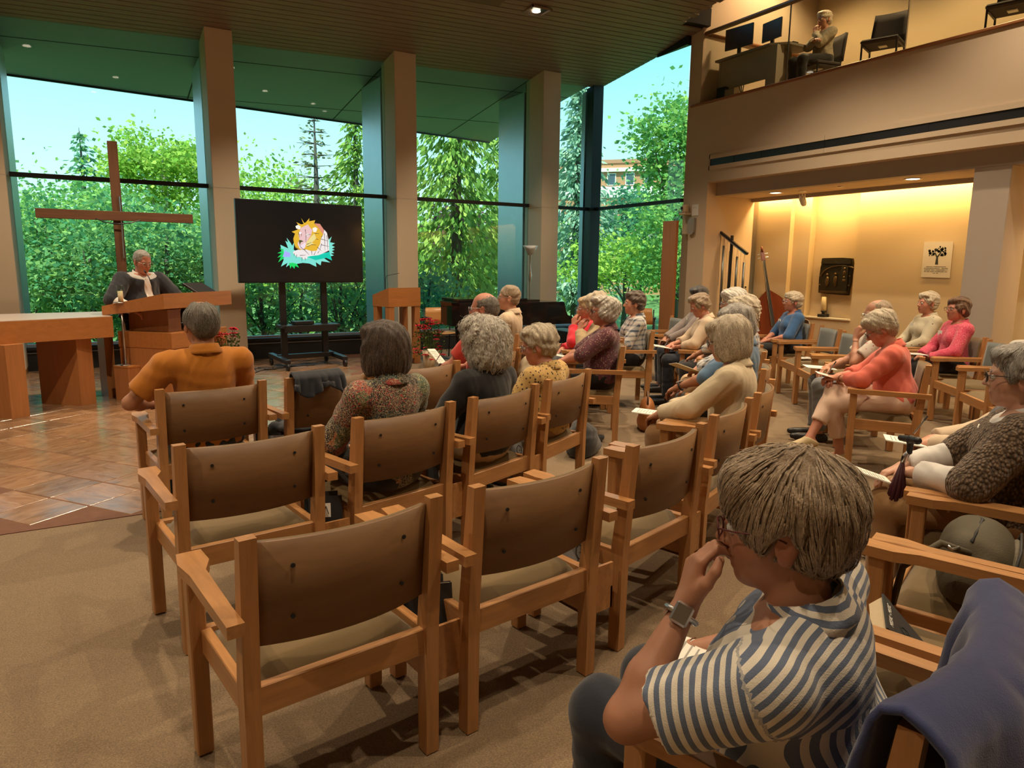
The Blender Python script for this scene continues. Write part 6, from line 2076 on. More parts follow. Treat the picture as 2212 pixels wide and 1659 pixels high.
PP[14] = seated('R14', 'person with fluffy white hair in a dark and white plaid blouse', top=1.345, hair=('wavy', 'white', 1.03), shirt='plaid', sleeve='threeq', pants='black', shoes='creamshoe', head=(.08, 0, .08), glass=G_STEEL, lh=(-.08, .30, .66), seed=14)
PP[15] = seated('R15', 'white haired person with cream trousers half hidden in the right row', top=1.315, hair=('wavy', 'ivory', 1.0), shirt='plaid', sleeve='long', pants='creamtr', shoes='creamshoe', head=(.12, 0, .1), glass=G_DARK, lh=(-.06, .30, .66), rh=(.06, .30, .66), seed=15)
PP[16] = seated('R16', 'person with silver grey hair in a blue denim shirt wearing a watch', top=1.300, bulk=1.1, lean=.06, hair=('bob', 'silver', 1.0), shirt='denim', sleeve='half', pants='black', head=(.30, 0, .1), glass=G_DARK, lh=(-.16, .36, .68), lp=(-1, -.3, -.3), rh=(.02, .34, .66), watch=-1, skin='tan', strand=200, seed=16)
PP[17] = seated('C5', 'person with a pale blond bob and glasses in a cream blouse', top=1.272, bulk=1.05, lean=.10, hair=('bob', 'ivory', 1.04), shirt='blouse', sleeve='long', pants='tantr', shoes='creamshoe', head=(.22, 0, .12), glass=G_DARK, lh=(-.14, .36, .655), rh=(.02, .34, .655), hq=True, strand=520, hem=.50, seed=17)
PP[18] = seated('G18', 'white haired person in a royal blue top beside the bass', top=1.275, bulk=1.06, hair=('short', 'ivory', 1.0), shirt='blue', sleeve='half', pants='black', glass=G_STEEL, lh=(-.10, .24, .63), tagb=True, skin='rosy', seed=18)
PP[19] = seated('G19', 'person with thin hair and glasses holding a hand to the mouth', top=1.305, woman=False, bulk=1.1, hair=('thin', 'ash', 1.0), shirt='whitefl', sleeve='short', pants='greytr', skin='tan', head=(.10, 0, .15), glass=G_STEEL, lh=(-.03, .105, .945), lp=(-.4, .6, -1), lhand=dict(d=(.1, -.2, 1), n=(.4, -.9, 0), curl=.9), rh=(.10, .30, .66), seed=19)
PP[20] = seated('G20', 'person in a coral pink sweater with crossed legs writing in a booklet', top=1.245, bulk=1.08, lean=.24, hair=('short', 'ivory', 1.02), shirt='coral', sleeve='threeq', pants='salmontr', shoes='creamshoe', head=(.52, 0, .05), glass=G_DARK, legs='cross', plen=.66, lh=(-.06, .36, .70), rh=(.06, .36, .70), lp=(-1, -.5, -.2), rp=(1, -.5, -.2), lhand=dict(d=(.3, 1, -.1), n=(.3, 0, -1), curl=.75), hq=True, strand=420, hem=.47, skin='rosy', seed=20)
PP[21] = seated('I21', 'person with curly blond grey hair in a pale dotted shirt', top=1.310, hair=('short', 'ivory', 1.0), shirt='paledot', sleeve='long', pants='browntr', skin='rosy', tagb=True, head=(.0, 0, .1), seed=21)
PP[22] = seated('I22', 'person with short auburn hair in a magenta paisley shirt', top=1.290, hair=('short', 'auburn', .98), shirt='paisley', sleeve='long', pants='black', skin='rosy', glass=G_DARK, tagb=True, head=(.0, 0, .1), seed=22)
PP[23] = seated('N23', 'person with grey hair and dark glasses wearing a brown knitted poncho', top=1.270, bulk=1.05, lean=.02, hair=('short', 'silver', 1.0), shirt='whiteshirt', sleeve='long', pants='tantr', vest=('knit', 'half', .50), head=(.05, 0, .10), glass=G_DARK, lh=(-.14, .26, .69), rh=(.06, .34, .66), hq=True, strand=420, skin='pale', tagb=True, seed=23)
PP[24] = seated('N24', 'person in a navy quilted vest behind the knitted poncho', top=1.235, hair=('short', 'white', 1.0), shirt='cream', sleeve='long', pants='black', vest=('navyvest', 'none'), lh=(-.06, .32, .66), rh=(.08, .32, .66), seed=24)
PP[25] = seated('F0', 'person in a blue and white striped shirt resting the chin on a hand', top=1.222, bulk=1.16, lean=.10, side=-.20, twist=.10, hair=('short', 'ash', 1.08), shirt='stripes', sleeve='short', pants='navytr', skin='tan', head=(.05, .05, .30), glass=G_RED,
               lh=(-.175, .125, .90), lp=(-.75, .55, -1.0), lhand=dict(d=(.35, .0, 1), n=(.75, -.65, .1), curl=.85, thumb=.4), rh=(.10, .28, .62), hq=2, strand=1500, hem=.44, slen=.20, dx=-.07, dy=.06, watch=-1, wdir=(-.92, -.38, .1), seed=25)
PP[26] = person('person with short white hair in a grey print shirt seated on the gallery', (10.86, -3.90, 4.20), rad(166 - 90), top=1.285, lean=.02, hair=('short', 'ivory', 1.0), shirt='galleryshirt', sleeve='long', pants='black', skin='tan', head=(.1, 0, .15),
                lh=(-.01, .11, .94), lp=(-.4, .6, -1), lhand=dict(d=(.2, -.2, 1), n=(.5, -.9, 0), curl=.9), rh=(-.12, .20, .78), rp=(1, .2, -.6), seed=26)
# ------------------------------------------------------------------ bags, coats, notes and other loose things
def soft(name, label, cat, loc, rz, prims, mat, h=.012, noise=(.010, 20, 5, (1, 1, 1)), planes=(), part='body', parent=None):
    t = parent or thing(name, label, cat, loc, rz)
    bb = [p.bounds() for p in prims if not isinstance(p, tuple)]
    D, l0, h_ = field(prims, np.min([b[0] for b in bb], 0) - .04, np.max([b[1] for b in bb], 0) + .04, h, noise=noise, planes=planes)
    link(part, np_mesh(part, *nets(D, l0, h_), mat), t)
    return t
def drape(name, label, cat, key, mat, w=.56, front=.30, back=.60, amp=.018, seed=1, x0=0.0, thick=.012, sag=.0):
    x, y, r = CH(key)
    t = thing(name, label, cat, (x, y, 0), r)
    rr = np.random.RandomState(seed); ph = rr.rand(4) * 6
    L = front + .06 + back
    def fn(u, v):
        s = v * L
        xx = (u - .5) * w * (1 + .12 * max(0, (s - front) / back))
        bow = -.052 * max(0, 1 - (xx / .29) ** 2)
        if s < front:
            yy, z = -.185 + bow + .03 * (1 - s / front) , .885 - (front - s)
        elif s < front + .06:
            k = (s - front) / .06
            yy, z = -.185 - .075 * k + bow, .885 + .018 * sin(k * pi)
        else:
            d = s - front - .06
            yy, z = -.262 + bow - .02 - .05 * min(1, d / .3), .885 - d
        f = amp * (sin(u * 17 + ph[0] + 1.5 * sin(v * 5 + ph[1])) * .6 + sin(u * 31 + ph[2] + v * 6) * .4) * min(1, abs(s - front - .03) / .12)
        z += sag * sin(u * pi) - .03 * sin(u * 9 + ph[3]) * (v > .9)
        return (xx + x0 + .4 * f, yy - abs(f) * (1 if s > front else -1), z)
    MB().sheet(fn, 44, 40, thick).obj('cloth', mat, t, True)
    return t
drape('navy_jacket', 'navy blue jacket hanging over the back of the striped shirt chair', 'jacket', 'F0', fabric('navy_fleece', (.030, .042, .135, 1), .22, 420, .35), .64, .30, .66, .026, 3)
drape('cream_cardigan', 'cream cardigan hanging on the chair of the royal blue top', 'cardigan', 'G18', CL['cream'], .30, .22, .45, .02, 4, .22)
drape('dark_coat', 'dark coat thrown over the empty chair beside the orange polo', 'coat', 'E2', CL['darkjk'], .30, .30, .10, .02, 5, -.12)
x, y, r = CH('E2')
soft('dark_trousers_pile', 'dark folded garment lying on the chair beside the orange polo', 'coat', (x, y, 0), r, [ell((-.05, .05, .50), (.20, .18, .045)), cap((-.15, .2, .50), (.15, .25, .47), .05), cap((-.24, .1, .5), (-.26, .2, .30), .045)], CL['darkjk'])
# black bag and glove on the floor under the yellow blouse chair
bx, by = 4.32, -6.95
soft('tote_bag', 'slumped black cloth bag on the carpet right of the yellow blouse', 'bag', (bx, by, 0), .4, [ell((0, 0, .12), (.17, .13, .16), .05), ell((.12, .02, .06), (.14, .11, .08), .05), cap((-.05, -.05, .2), (.02, .05, .27), .04, .03, .05)], CL['blackjk'], .011, planes=[(V3(0, 0, .003), V3(0, 0, -1))])
soft('black_glove', 'small black crumpled cloth on the carpet by the plum dress', 'cloth', (4.72, -6.62, 0), .2, [ell((0, 0, .03), (.10, .05, .035), .03), cap((.05, 0, .03), (.12, .03, .02), .02)], CL['blackjk'], .010, planes=[(V3(0, 0, .003), V3(0, 0, -1))])
lb = soft('leather_bag', 'tan leather handbag standing on the carpet behind the plum dress', 'bag', (5.45, -6.45, 0), .9, [ell((0, 0, .15), (.17, .08, .17), .05), ell((0, 0, .06), (.17, .09, .07), .05)], plain('tan_leather', (.34, .125, .035, 1), .45, .15), .010, noise=(.004, 16, 2, (1, 1, 1)), planes=[(V3(0, 0, .003), V3(0, 0, -1))])
MB().tube([(-.12, 0, .26), (-.08, 0, .34), (.0, 0, .37), (.08, 0, .34), (.12, 0, .26)], .010, 6).obj('handle', plain('brown_leather', (.10, .045, .02, 1), .5, .1), lb, True)
# beige backpack behind the bald person
x, y, r = CH('E4')
bp = soft('backpack', 'beige backpack hooked on the chair of the bald person', 'bag', (x, y, 0), r, [ell((.24, -.33, .64), (.10, .07, .17), .04)], plain('beige_canvas', (.40, .32, .22, 1), .8, .1), .011)
MB().tube([(.24, -.28, .84), (.30, -.30, .88), (.34, -.40, .80), (.32, -.44, .60), (.36, -.50, .48)], .014, 6).obj('strap', M_STEEL, bp, True)

# olive shoulder bag on the chair between poncho and striped shirt
x, y, r = CH('N1')
M_OLIVE = plain('olive_canvas', (.075, .062, .036, 1), .75, .2, 14, .3, 200)
M_OLIVE2 = plain('olive_canvas_light', (.125, .105, .070, 1), .75, .15, 14, .3, 200)
ob = thing('shoulder_bag', 'olive canvas shoulder bag with zipped pocket on a chair seat', 'bag', (x - .02, y + .02, .47), r + .05)
soft('', '', '', None, 0, [ell((0, -.02, .10), (.20, .12, .13), .06), cap((-.16, 0, .05), (.16, 0, .05), .09, .09, .05), cap((-.15, .02, .17), (.15, .02, .15), .035, .035, .05)], M_OLIVE, .009, (.006, 16, 4, (1, 1, 1)), [(V3(0, 0, .002), V3(0, 0, -1))], 'body', ob)
soft('', '', '', None, 0, [ell((0, -.125, .09), (.145, .030, .085), .03)], M_OLIVE2, .008, (.003, 20, 2, (1, 1, 1)), (), 'front_pocket', ob)
zp = MB(); zp.tube([(-.15, -.105, .03), (-.15, -.125, .12), (-.10, -.135, .175), (.10, -.135, .175), (.15, -.125, .12), (.15, -.105, .03)], .005, 5); zp.obj('zip', M_INK, ob, True)
zp = MB(); zp.tube([(-.17, 0, .20), (0, -.02, .232), (.17, 0, .19)], .006, 5); zp.obj('top_zip', M_INK, ob, True)
MB().box((.02, -.146, .165), (.022, .008, .012)).obj('zip_slider', M_STEEL, ob)
MB().box((.03, -.155, .130), (.016, .004, .045), .2).obj('zip_pull', M_STEEL, ob)
MB().box((-.02, -.158, .085), (.062, .004, .016), 0, .001).obj('badge', M_STEEL, ob)
MB().tube([(-.2, .0, .17), (-.24, .08, .20), (-.26, .18, .10), (-.25, .20, -.05)], .012, 6).obj('strap', M_OLIVE, ob, True)
MB().tube([(-.22, .03, .19), (-.24, .05, .185), (-.235, .07, .20)], .006, 6).obj('buckle', M_STEEL, ob, True)
# open hymnal in the rack of the empty chair right of the striped shirt
p = at_chair('F1', (-.13, -.02, .475))
hb_ = thing('open_hymnal', 'open missal standing on the seat right of the striped shirt', 'book', p, CH('F1')[2] + .35)
hb_.rotation_euler = (-.75, 0, CH('F1')[2] + .30)
MB().span((-.10, -.022, 0), (.10, .022, .215)).obj('pages', M_PAGE, hb_)
MB().span((-.105, -.027, -.003), (.105, -.022, .22)).obj('cover', plain('missal_cover', (.045, .047, .050, 1), .45, .15), hb_)
a = MB()
for (u0, v0, u1, v1) in FACE:
    a.bar(Vector(((u0 - .5) * .2, -.0285, v0 * .19)), Vector(((u1 - .5) * .2, -.0285, v1 * .19)), .004, .001, (0, 1, 0))
a.obj('cover_drawing', M_INK, hb_)
MB().span((-.105, -.0278, .185), (.105, -.027, .218)).obj('title_band', M_INK, hb_)
fc = bpy.data.curves.new('cover_title', 'FONT'); fc.body = 'MISSAL \u2022 MUSIC'; fc.size = .019; fc.align_x = 'CENTER'; fc.extrude = .0004
_tmp = bpy.data.objects.new('cover_title_curve', fc)
_tm = bpy.data.meshes.new_from_object(_tmp)
bpy.data.objects.remove(_tmp)
_tm.materials.clear(); _tm.materials.append(M_PAPER)
ft = link('cover_title', _tm, hb_)
ft.location = (0, -.0283, .195); ft.rotation_euler = (pi / 2, 0, 0)

# cane with a burgundy folded umbrella in front of the poncho
ca = thing('walking_cane', 'black handled cane with burgundy folded umbrella before the poncho', 'cane', (0, 0, 0))
def umb(px, py):
    pass
x, y, r = CH('N23')
q = at_chair('N23', (-.13, .30, 0))
ca.location = (q[0], q[1], 0); ca.rotation_euler = (0, 0, r)
hz = .835
soft('', '', '', None, 0, [cap((-.045, -.03, hz + .004), (.075, .045, hz - .018), .017, .014, .012), cap((.0, .0, hz), (.0, .0, hz - .06), .013, .012, .014)], M_BLACK, .0045, None, (), 'handle', ca)
MB().tube([(0, 0, hz - .05), (0, .02, hz - .11)], .010, 8).obj('collar', M_STEEL, ca, True)
um = MB()
for k in range(9):
    a0 = k * 2 * pi / 9
    um.tube([(0, .02, hz - .09), (.028 * cos(a0), .03 + .022 * sin(a0), hz - .22), (.034 * cos(a0), .05 + .028 * sin(a0), hz - .36)], [.004, .011, .010], 5)
um.obj('umbrella_cloth', plain('burgundy_cloth', (.055, .006, .014, 1), .6, .2), ca, True)
MB().tube([(0, .02, hz - .08), (0, .09, .0)], .008, 6).obj('shaft', M_BLACK, ca)
# booklets and pens on laps
def lapb(key, label, p, rot=0.0, tilt=(0.0, 0.0), size=(.14, .215), mat=M_PAPER, pen=None):
    q = at_chair(key, p)
    lap_paper('booklet', label, q, CH(key)[2] + rot, size, tilt, mat)
    if pen:
        w = at_chair(key, pen)
        t = thing('pen', 'thin pen held over the ' + label.split(' on ')[0].split(' held ')[0], 'pen', w, CH(key)[2])
        MB().tube([(0, 0, 0), (.02, -.04, .075)], .0042, 6).obj('barrel', M_STEEL, t)
        MB().tube([(.02, -.04, .075), (.0265, -.053, .10)], .0045, 6).obj('cap', M_INK, t)
M_ORANGEP = plain('orange_booklet', (.62, .30, .16, 1), .6, .1)
lapb('G20', 'orange booklet on the knee of the coral sweater', (-.02, .42, .70), .2, (.25, 0), mat=M_ORANGEP, pen=(-.04, .44, .725))
lapb('G19', 'white leaflet on the lap beside the coral sweater', (.12, .36, .650), .1, (.05, 0), (.20, .26))
lapb('R12', 'red and white leaflet held by the dark haired person', (-.06, .42, .655), .3, (.2, 0), mat=M_ORANGEP)
lapb('R13', 'clipboard with notes on the lap of the cream sweater', (.0, .40, .652), .1, (.15, 0), (.2, .28), pen=(.04, .40, .67))
lapb('R15', 'folded cream leaflet held above the cream trousers', (-.10, .42, .675), .5, (.35, .2), (.16, .22), plain('cream_paper', (.72, .62, .40, 1), .7, .05))
lapb('C5', 'white booklet with dark phone on the lap of the cream blouse', (-.05, .44, .640), .1, (.05, 0))
lapb('P2', 'notebook on the lap of the beige jacket', (-.02, .40, .655), .2, (.2, 0), (.2, .27), pen=(-.03, .40, .68))
lapb('E4', 'folded notes held up by the bald person', (.0, .40, .76), .2, (.8, .1), (.15, .21), pen=(-.1, .36, .74))
lapb('F0', 'pale booklet on the lap of the striped shirt', (.0, .25, .640), .25, (.05, 0))
lapb('N24', 'white leaflet on the lap of the navy vest', (-.06, .42, .66), .2, (.1, 0), pen=(.02, .40, .69))
lapb('N23', 'small white booklet on the knees of the poncho', (-.12, .44, .645), .4, (.3, 0), (.10, .16))
lapb('I21', 'open booklet on the lap of the pale dotted shirt', (.0, .36, .655), .1, (.1, 0), (.2, .22))
lapb('I22', 'dark folder on the lap of the magenta paisley shirt', (-.06, .38, .655), .1, (.05, 0), (.2, .26), plain('dark_folder', (.03, .022, .02, 1), .5, .1))
lapb('G1', 'flyer left on the empty blue backed seat', (.02, .05, .485), .3, (0, 0), (.12, .2))
# suitcase handle at the right edge
sb = thing('rolling_bag', 'dark rolling bag with a raised handle at the right edge', 'bag', (8.95, -8.62, 0), .4)
soft('', '', '', None, 0, [ell((0, 0, .45), (.17, .12, .36), .05), cap((-.12, 0, .2), (.12, 0, .2), .11, .11, .05), cap((-.12, 0, .7), (.12, 0, .7), .08, .08, .05)], plain('grey_bag', (.30, .27, .22, 1), .6, .1), .014, (.004, 14, 3, (1, 1, 1)), [(V3(0, 0, .01), V3(0, 0, -1))], 'body', sb)
MB().tube([(-.13, 0, .75), (-.13, 0, .87), (-.09, 0, .90), (.09, 0, .90), (.13, 0, .87), (.13, 0, .75)], .020, 8).obj('handle', M_BLACK, sb, True)
# ------------------------------------------------------------------ outside: lawn, shrubs, trees, brick building
GZ = -0.75
def lawn_mat():
    b = NB('lawn')
    v = b.coord()
    f = b.noise(v, 0.35, 4)
    g = b.noise(v, 25, 3)
    c = b.ramp(f, [(.35, (.10, .20, .06, 1)), (.55, (.17, .30, .08, 1)), (.7, (.27, .40, .12, 1))])
    b.base(b.mix(b.math('MULTIPLY', g, .5), c, (.05, .12, .015, 1)))
    b.set(Roughness=.9)
    return b.m
lawn = MB().grid(lambda u, v: ((u - .5) * 190 + 10, .75 + v * 120, GZ + (.6 * sin(u * 9) + .8 * v * v * 3) * min(1, v * 6)), 24, 16).obj('ground', lawn_mat(), None, True, 'structure')
MB().grid(lambda u, v: (9.98 + u * 40, -28 + v * 28.75, GZ), 2, 2).obj('side_lawn', MATS.get('lawn') or lawn.data.materials[0], lawn)

def leaf_mat(name, c1, c2, trans=.45):
    b = NB(name)
    t = b.t
    at = b.n('Attribute'); at.attribute_name = 'rnd'
    col = b.ramp(at.outputs['Fac'], [(0, sc(c1, .55)), (.45, c1), (1, c2)])
    t.nodes.remove(b.b)
    df = b.n('BsdfDiffuse'); tl = b.n('BsdfTranslucent'); mx = b.n('MixShader')
    mx.inputs[0].default_value = trans
    b.l(col, df.inputs[0]); b.l(b.mix(.35, col, (.75, .85, .20, 1), 'MULTIPLY'), tl.inputs[0])
    tl_in = b.mix(.5, col, c2)
    b.l(tl_in, tl.inputs[0])
    b.l(df.outputs[0], mx.inputs[1]); b.l(tl.outputs[0], mx.inputs[2]); b.l(mx.outputs[0], b.o.inputs[0])
    return b.m
LEAF = {
    'hazel': leaf_mat('leaf_hazel', (.10, .34, .16, 1), (.46, .68, .20, 1)),
    'lime': leaf_mat('leaf_lime', (.26, .50, .07, 1), (.66, .78, .16, 1)),
    'mid': leaf_mat('leaf_mid', (.14, .40, .12, 1), (.48, .68, .16, 1)),
    'spruce': leaf_mat('needle_green', (.18, .34, .07, 1), (.54, .66, .15, 1), .3),
    'blue': leaf_mat('needle_blue', (.22, .40, .28, 1), (.58, .72, .48, 1), .3),
    'dark': leaf_mat('leaf_dark', (.08, .27, .17, 1), (.30, .52, .22, 1)),
    'dry': leaf_mat('needle_dry', (.20, .22, .09, 1), (.42, .40, .20, 1), .3),
    'plum': leaf_mat('leaf_plum', (.12, .05, .07, 1), (.28, .15, .17, 1), .3),
}
M_BARK = plain('bark', (.085, .070, .058, 1), .9, .3, 8)
M_BARKP = plain('pale_bark', (.42, .40, .34, 1), .8, .2, 8)

def leaf_cloud(name, P, size, mat, parent, elong=1.5, up=.35, dirs=None, seed=0):
    r = np.random.RandomState(seed)
    N = len(P)
    if dirs is None:
        d = r.normal(size=(N, 3)); d[:, 2] = d[:, 2] * .6 - .25
    else:
        d = dirs + r.normal(size=(N, 3)) * .25
    d /= np.linalg.norm(d, axis=1, keepdims=True)
    n = r.normal(size=(N, 3)); n[:, 2] += up * 3
    s = np.cross(d, n); s /= np.linalg.norm(s, axis=1, keepdims=True) + 1e-9
    L = (size * (.6 + .8 * r.rand(N)))[:, None]
    V = np.stack([P - d * L * .5, P + s * L * .5 / elong, P + d * L * .5, P - s * L * .5 / elong], 1).reshape(-1, 3)
    me = bpy.data.meshes.new(name)
    me.vertices.add(4 * N); me.vertices.foreach_set('co', V.astype(np.float32).ravel())
    me.loops.add(4 * N); me.loops.foreach_set('vertex_index', np.arange(4 * N, dtype=np.int32))
    me.polygons.add(N); me.polygons.foreach_set('loop_start', np.arange(0, 4 * N, 4, dtype=np.int32))
    try:
        me.polygons.foreach_set('loop_total', np.full(N, 4, np.int32))
    except Exception:
        pass
    a = me.attributes.new('rnd', 'FLOAT', 'POINT')
    a.data.foreach_set('value', np.repeat(r.rand(N), 4).astype(np.float32))
    me.materials.append(mat)
    me.update(); me.validate()
    return link(name, me, parent, 'stuff')

def scr(x, depth):
    k = (x - 1106) / 1520.5
    return (0.954 + depth * (sin(YAW) + cos(YAW) * k), -11.567 + depth * (cos(YAW) - sin(YAW) * k))
def zat(y, depth):
    return 1.55 + depth * (572 - y) / 1500.0

def broad_tree(name, label, x, depth, top, rad_, leaf, n, kind, seed, group=None, low=None, clusters=26, bark=M_BARK, cat='tree', branches=7):
    px, py = scr(x, depth)
    t = thing(name, label, cat, (px, py, GZ), 0, group)
    r = np.random.RandomState(seed)
    H = top - GZ
    lo = (low - GZ) if low is not None else H * .35
    cz, hz = (lo + H) / 2, (H - lo) / 2
    C = r.normal(size=(clusters, 3)); C /= np.linalg.norm(C, axis=1, keepdims=True)
    C *= (.45 + .5 * r.rand(clusters))[:, None]
    C = C * np.array([rad_, rad_, hz]) + np.array([0, 0, cz])
    k = r.randint(0, clusters, n)
    P = C[k] + r.normal(size=(n, 3)) * np.array([rad_, rad_, hz * .8]) * (.13 + .18 * r.rand(n))[:, None]
    P[:, 2] = np.maximum(P[:, 2], .1)
    leaf_cloud('foliage', P, leaf, LEAF[kind], t, seed=seed)
    MB().tube([(0, 0, 0), (.05, .03, lo * .7), (0, .05, cz), (.05, 0, cz + hz * .6)], [.05 + .018 * H, .04 + .013 * H, .02 + .008 * H, .02], 7).obj('trunk', bark, t, True)
    for b_ in range(branches):
        c = C[b_ % clusters]
        z0 = min(lo * .5 + .12 * b_ * H / 7, c[2])
        MB().tube([(0, 0, z0), (c[0] * .45, c[1] * .45, (z0 + c[2]) / 2 + .1), (c[0], c[1], c[2])], [.012 + .006 * H, .010 + .003 * H, .008], 5).obj('branch', bark, t, True)
    return t

def conifer(name, label, x, depth, top, rad_, n, kind, seed, droop=.5, leaf=.22, low=.3, sparse=1.0, group=None, gap=.28):
    px, py = scr(x, depth)
    t = thing(name, label, 'tree', (px, py, GZ), 0, group)
    r = np.random.RandomState(seed)
    H = top - GZ
    tiers = int((H - low) / gap)
    P, D = [], []
    br = MB()
    per = max(5, int(n / max(1, tiers * 9)))
    for k in range(tiers):
        z = low + (H - low) * k / tiers
        R = rad_ * (1 - (z / H)) ** .85 * (.8 + .4 * r.rand()) + .10
        nb = max(4, int(9 * sparse))
        for b_ in range(nb):
            a = r.rand() * 2 * pi
            L = R * (.75 + .4 * r.rand())
            if sparse < 1:
                br.tube([(0, 0, z), (L * cos(a), L * sin(a), z - droop * L * .35)], [.018, .006], 4)
            m = max(3, int(per * (L / rad_ + .25)))
            s = r.rand(m) ** .7
            pts = np.stack([L * s * cos(a), L * s * sin(a), z - droop * L * s * s + .08 * r.normal(size=m)], 1)
            pts += r.normal(size=(m, 3)) * np.array([.10, .10, .05]) * (1 + R * .25)
            P.append(pts)
            dd = np.tile(np.array([cos(a) * .7, sin(a) * .7, -droop - .25]), (m, 1))
            D.append(dd)
    P = np.concatenate(P); D = np.concatenate(D)
    leaf_cloud('foliage', P, leaf, LEAF[kind], t, elong=2.6, dirs=D, seed=seed)
    MB().tube([(0, 0, 0), (0, 0, H * .6), (0, 0, H)], [.05 + .016 * H, .03 + .01 * H, .01], 7).obj('trunk', M_BARK, t, True)
    if sparse < 1:
        br.obj('branches', M_BARK, t)
    return t

# near shrubs behind the first two windows
for k, (x, d, y, rd, kind) in enumerate(((40, 15.2, 455, 1.5, 'hazel'), (120, 15.8, 445, 1.5, 'hazel'), (200, 15.0, 470, 1.4, 'hazel'), (285, 16.2, 440, 1.6, 'hazel'), (365, 15.4, 455, 1.5, 'hazel'), (440, 16.5, 470, 1.4, 'hazel'), (-60, 15.5, 450, 1.5, 'hazel'), (160, 17.6, 410, 1.7, 'mid'), (330, 18.0, 415, 1.8, 'mid'))):
    broad_tree('shrub', 'dense green leafy shrub growing right behind the speaker window', x, d, zat(y, d), rd, .115, 4200, kind, 20 + k, 'shrubs outside the left window', low=GZ + .3, clusters=34, cat='shrub', branches=4)
for k, (x, d, y, rd, kind) in enumerate(((565, 16.2, 560, 1.2, 'mid'), (650, 16.6, 600, 1.2, 'hazel'), (735, 15.8, 560, 1.2, 'hazel'), (800, 16.5, 520, 1.3, 'mid'))):
    broad_tree('shrub', 'loose shrub with dark bent branches behind the screen stand', x, d, zat(y, d), rd, .12, 950, kind, 40 + k, 'shrubs outside the second window', low=GZ + .5, clusters=22, cat='shrub', branches=14)
broad_tree('shrub', 'bluish green shrub at the left of the third window', 925, 16.5, zat(560, 16.5), 1.2, .13, 2000, 'dark', 51, None, low=GZ + .2, cat='shrub', branches=5)

broad_tree('young_maple', 'yellow green tree rising above the hedge right of the cross', 372, 25, zat(282, 25), 1.7, .15, 7000, 'lime', 61, None, low=zat(450, 25), clusters=22, bark=M_BARKP)
broad_tree('bushy_tree', 'bright yellow green bushy tree at the far left edge', 60, 24, zat(425, 24), 2.6, .15, 5000, 'lime', 62, None, low=GZ + .5)
broad_tree('bushy_tree', 'rounded green tree left of the cross on the skyline', 150, 30, zat(388, 30), 3.4, .18, 5500, 'mid', 63, None, low=GZ + .5)
broad_tree('bushy_tree', 'rounded green tree right of the cross on the skyline', 290, 31, zat(375, 31), 3.2, .18, 5500, 'mid', 64, None, low=GZ + .5)
broad_tree('bushy_tree', 'light yellow green tree just right of the first column', 535, 26, zat(345, 26), 2.2, .15, 5500, 'lime', 65, None, low=GZ + .5)
broad_tree('bushy_tree', 'pale green tree mass above the screen', 625, 32, zat(375, 32), 3.4, .17, 6000, 'lime', 66, None, low=GZ + .5)
conifer('slender_fir', 'slender fir with upswept branches left of the cross top', 205, 33, zat(303, 33), 1.9, 1500, 'dark', 70, .05, .30, 3.2, 1.0, None, .42)
conifer('bare_larch', 'half bare larch above the screen', 692, 25, zat(262, 25), 2.1, 1100, 'dry', 71, -.1, .22, 2.6, .8, None, .36)
conifer('dark_spruce', 'dark spruce at the left side of the second column', 775, 24, zat(255, 24), 2.3, 5200, 'spruce', 72, .35, .24, .4, 1.0)
conifer('weeping_spruce', 'huge weeping spruce filling the third window', 985, 20.5, 8.6, 3.1, 11000, 'spruce', 73, .55, .24, .1, 1.0, None, .22)
conifer('weeping_spruce', 'second weeping spruce behind the third column', 1085, 25, 7.2, 2.6, 5200, 'spruce', 74, .5, .26, .2)
conifer('blue_spruce', 'tall pale blue spruce seen between third column and corner', 1240, 31, zat(190, 31), 2.5, 8000, 'blue', 75, .25, .30, .6, 1.0, None, .26)
broad_tree('leafy_tree', 'tall leafy tree against the sky at the end of the glazing', 1452, 25, zat(215, 25), 1.7, .17, 7000, 'mid', 80, None, low=zat(470, 25), clusters=24)
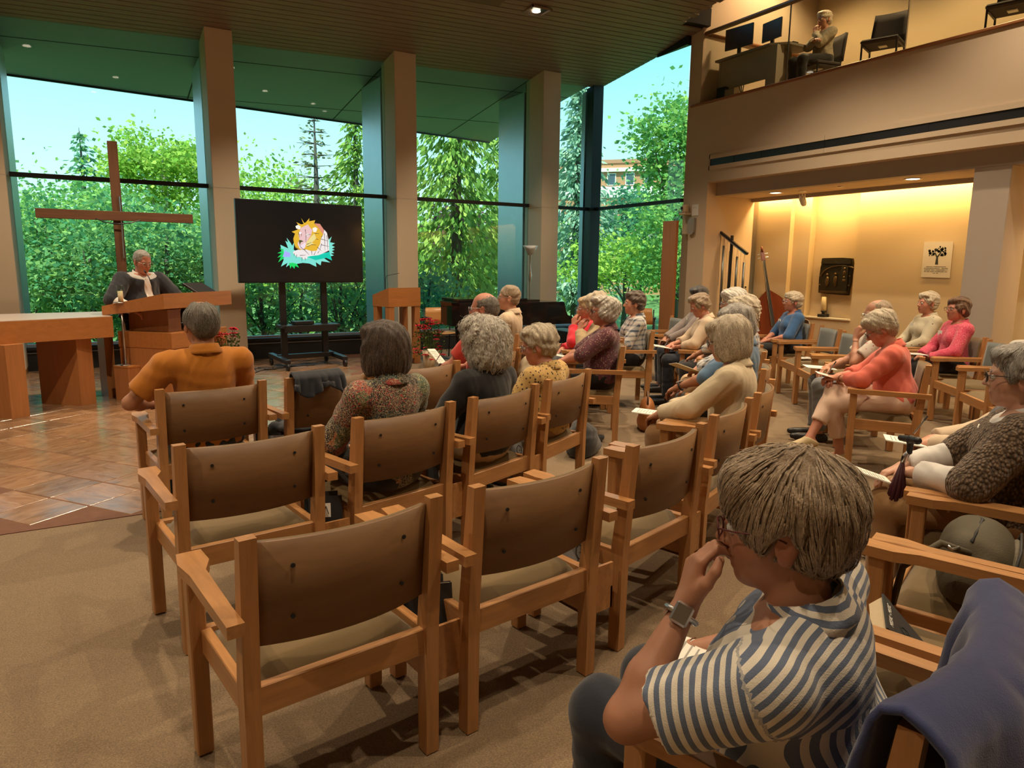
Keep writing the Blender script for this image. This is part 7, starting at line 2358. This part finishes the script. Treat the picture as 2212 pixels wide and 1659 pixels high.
broad_tree('leafy_tree', 'bluish green tree below the brick building', 1380, 33, zat(400, 33), 3.0, .2, 6500, 'dark', 81, None, low=GZ + 1.5)
broad_tree('leafy_tree', 'bright yellow green tree low in the corner window', 1345, 26, zat(495, 26), 2.0, .17, 4000, 'lime', 82, None, low=zat(625, 26))
broad_tree('leafy_tree', 'mid green tree behind the tall wooden panel', 1470, 23, zat(420, 23), 1.9, .16, 5000, 'mid', 83, None, low=zat(640, 23))
broad_tree('plum_tree', 'purple leaved tree behind the weeping spruce', 1010, 34, zat(430, 34), 1.8, .26, 1200, 'plum', 84, None, low=1.5)
for k in range(16):
    x = -150 + k * 120
    d = 46 + (k * 7) % 12
    if 1230 < x < 1420:
        continue
    broad_tree('distant_tree', 'hazy distant tree of the far tree line', x, d, zat(430 + (k * 37) % 60, d), 5.2, .5, 1500, 'mid' if k % 3 else 'lime', 100 + k, 'distant tree line', low=GZ + .2, branches=2)

# brick building across the lawn
bx0, by0 = scr(1262, 62)
bd = thing('brick_building', 'orange brick building with white bands behind the trees', 'building', (bx0, by0, GZ), rad(-46))
M_BRICK = plain('orange_brick', (.50, .23, .11, 1), .85, .18, 12)
M_STONE = plain('white_stone', (.80, .74, .66, 1), .7, .05)
M_WIN = plain('window_dark', (.06, .09, .11, 1), .15, 0)
MB().span((-7, 0, 0), (12.5, 12, 11.0)).obj('wall', M_BRICK, bd)
for z in (8.1, 4.2):
    MB().span((-7.05, -.15, z), (12.6, .02, z + .9)).obj('stone_band', M_STONE, bd)
MB().span((-7.2, -.3, 10.2), (12.8, 12.2, 10.5)).obj('cornice', M_STONE, bd)
MB().span((-7.1, -.1, 10.9), (12.7, 12.1, 11.2)).obj('coping', plain('brick_coping', (.45, .20, .11, 1), .8, .1), bd)
for z in (1.5, 5.6, 9.1):
    for k in range(12):
        x = -6.2 + k * 1.55
        h = 1.0 if z > 9 else 1.7
        w = MB().span((x, -.06, z), (x + .75, .05, z + h)).obj('window', M_STONE, bd)
        MB().span((x + .07, -.075, z + .07), (x + .68, -.05, z + h - .07)).obj('pane', M_WIN, w)
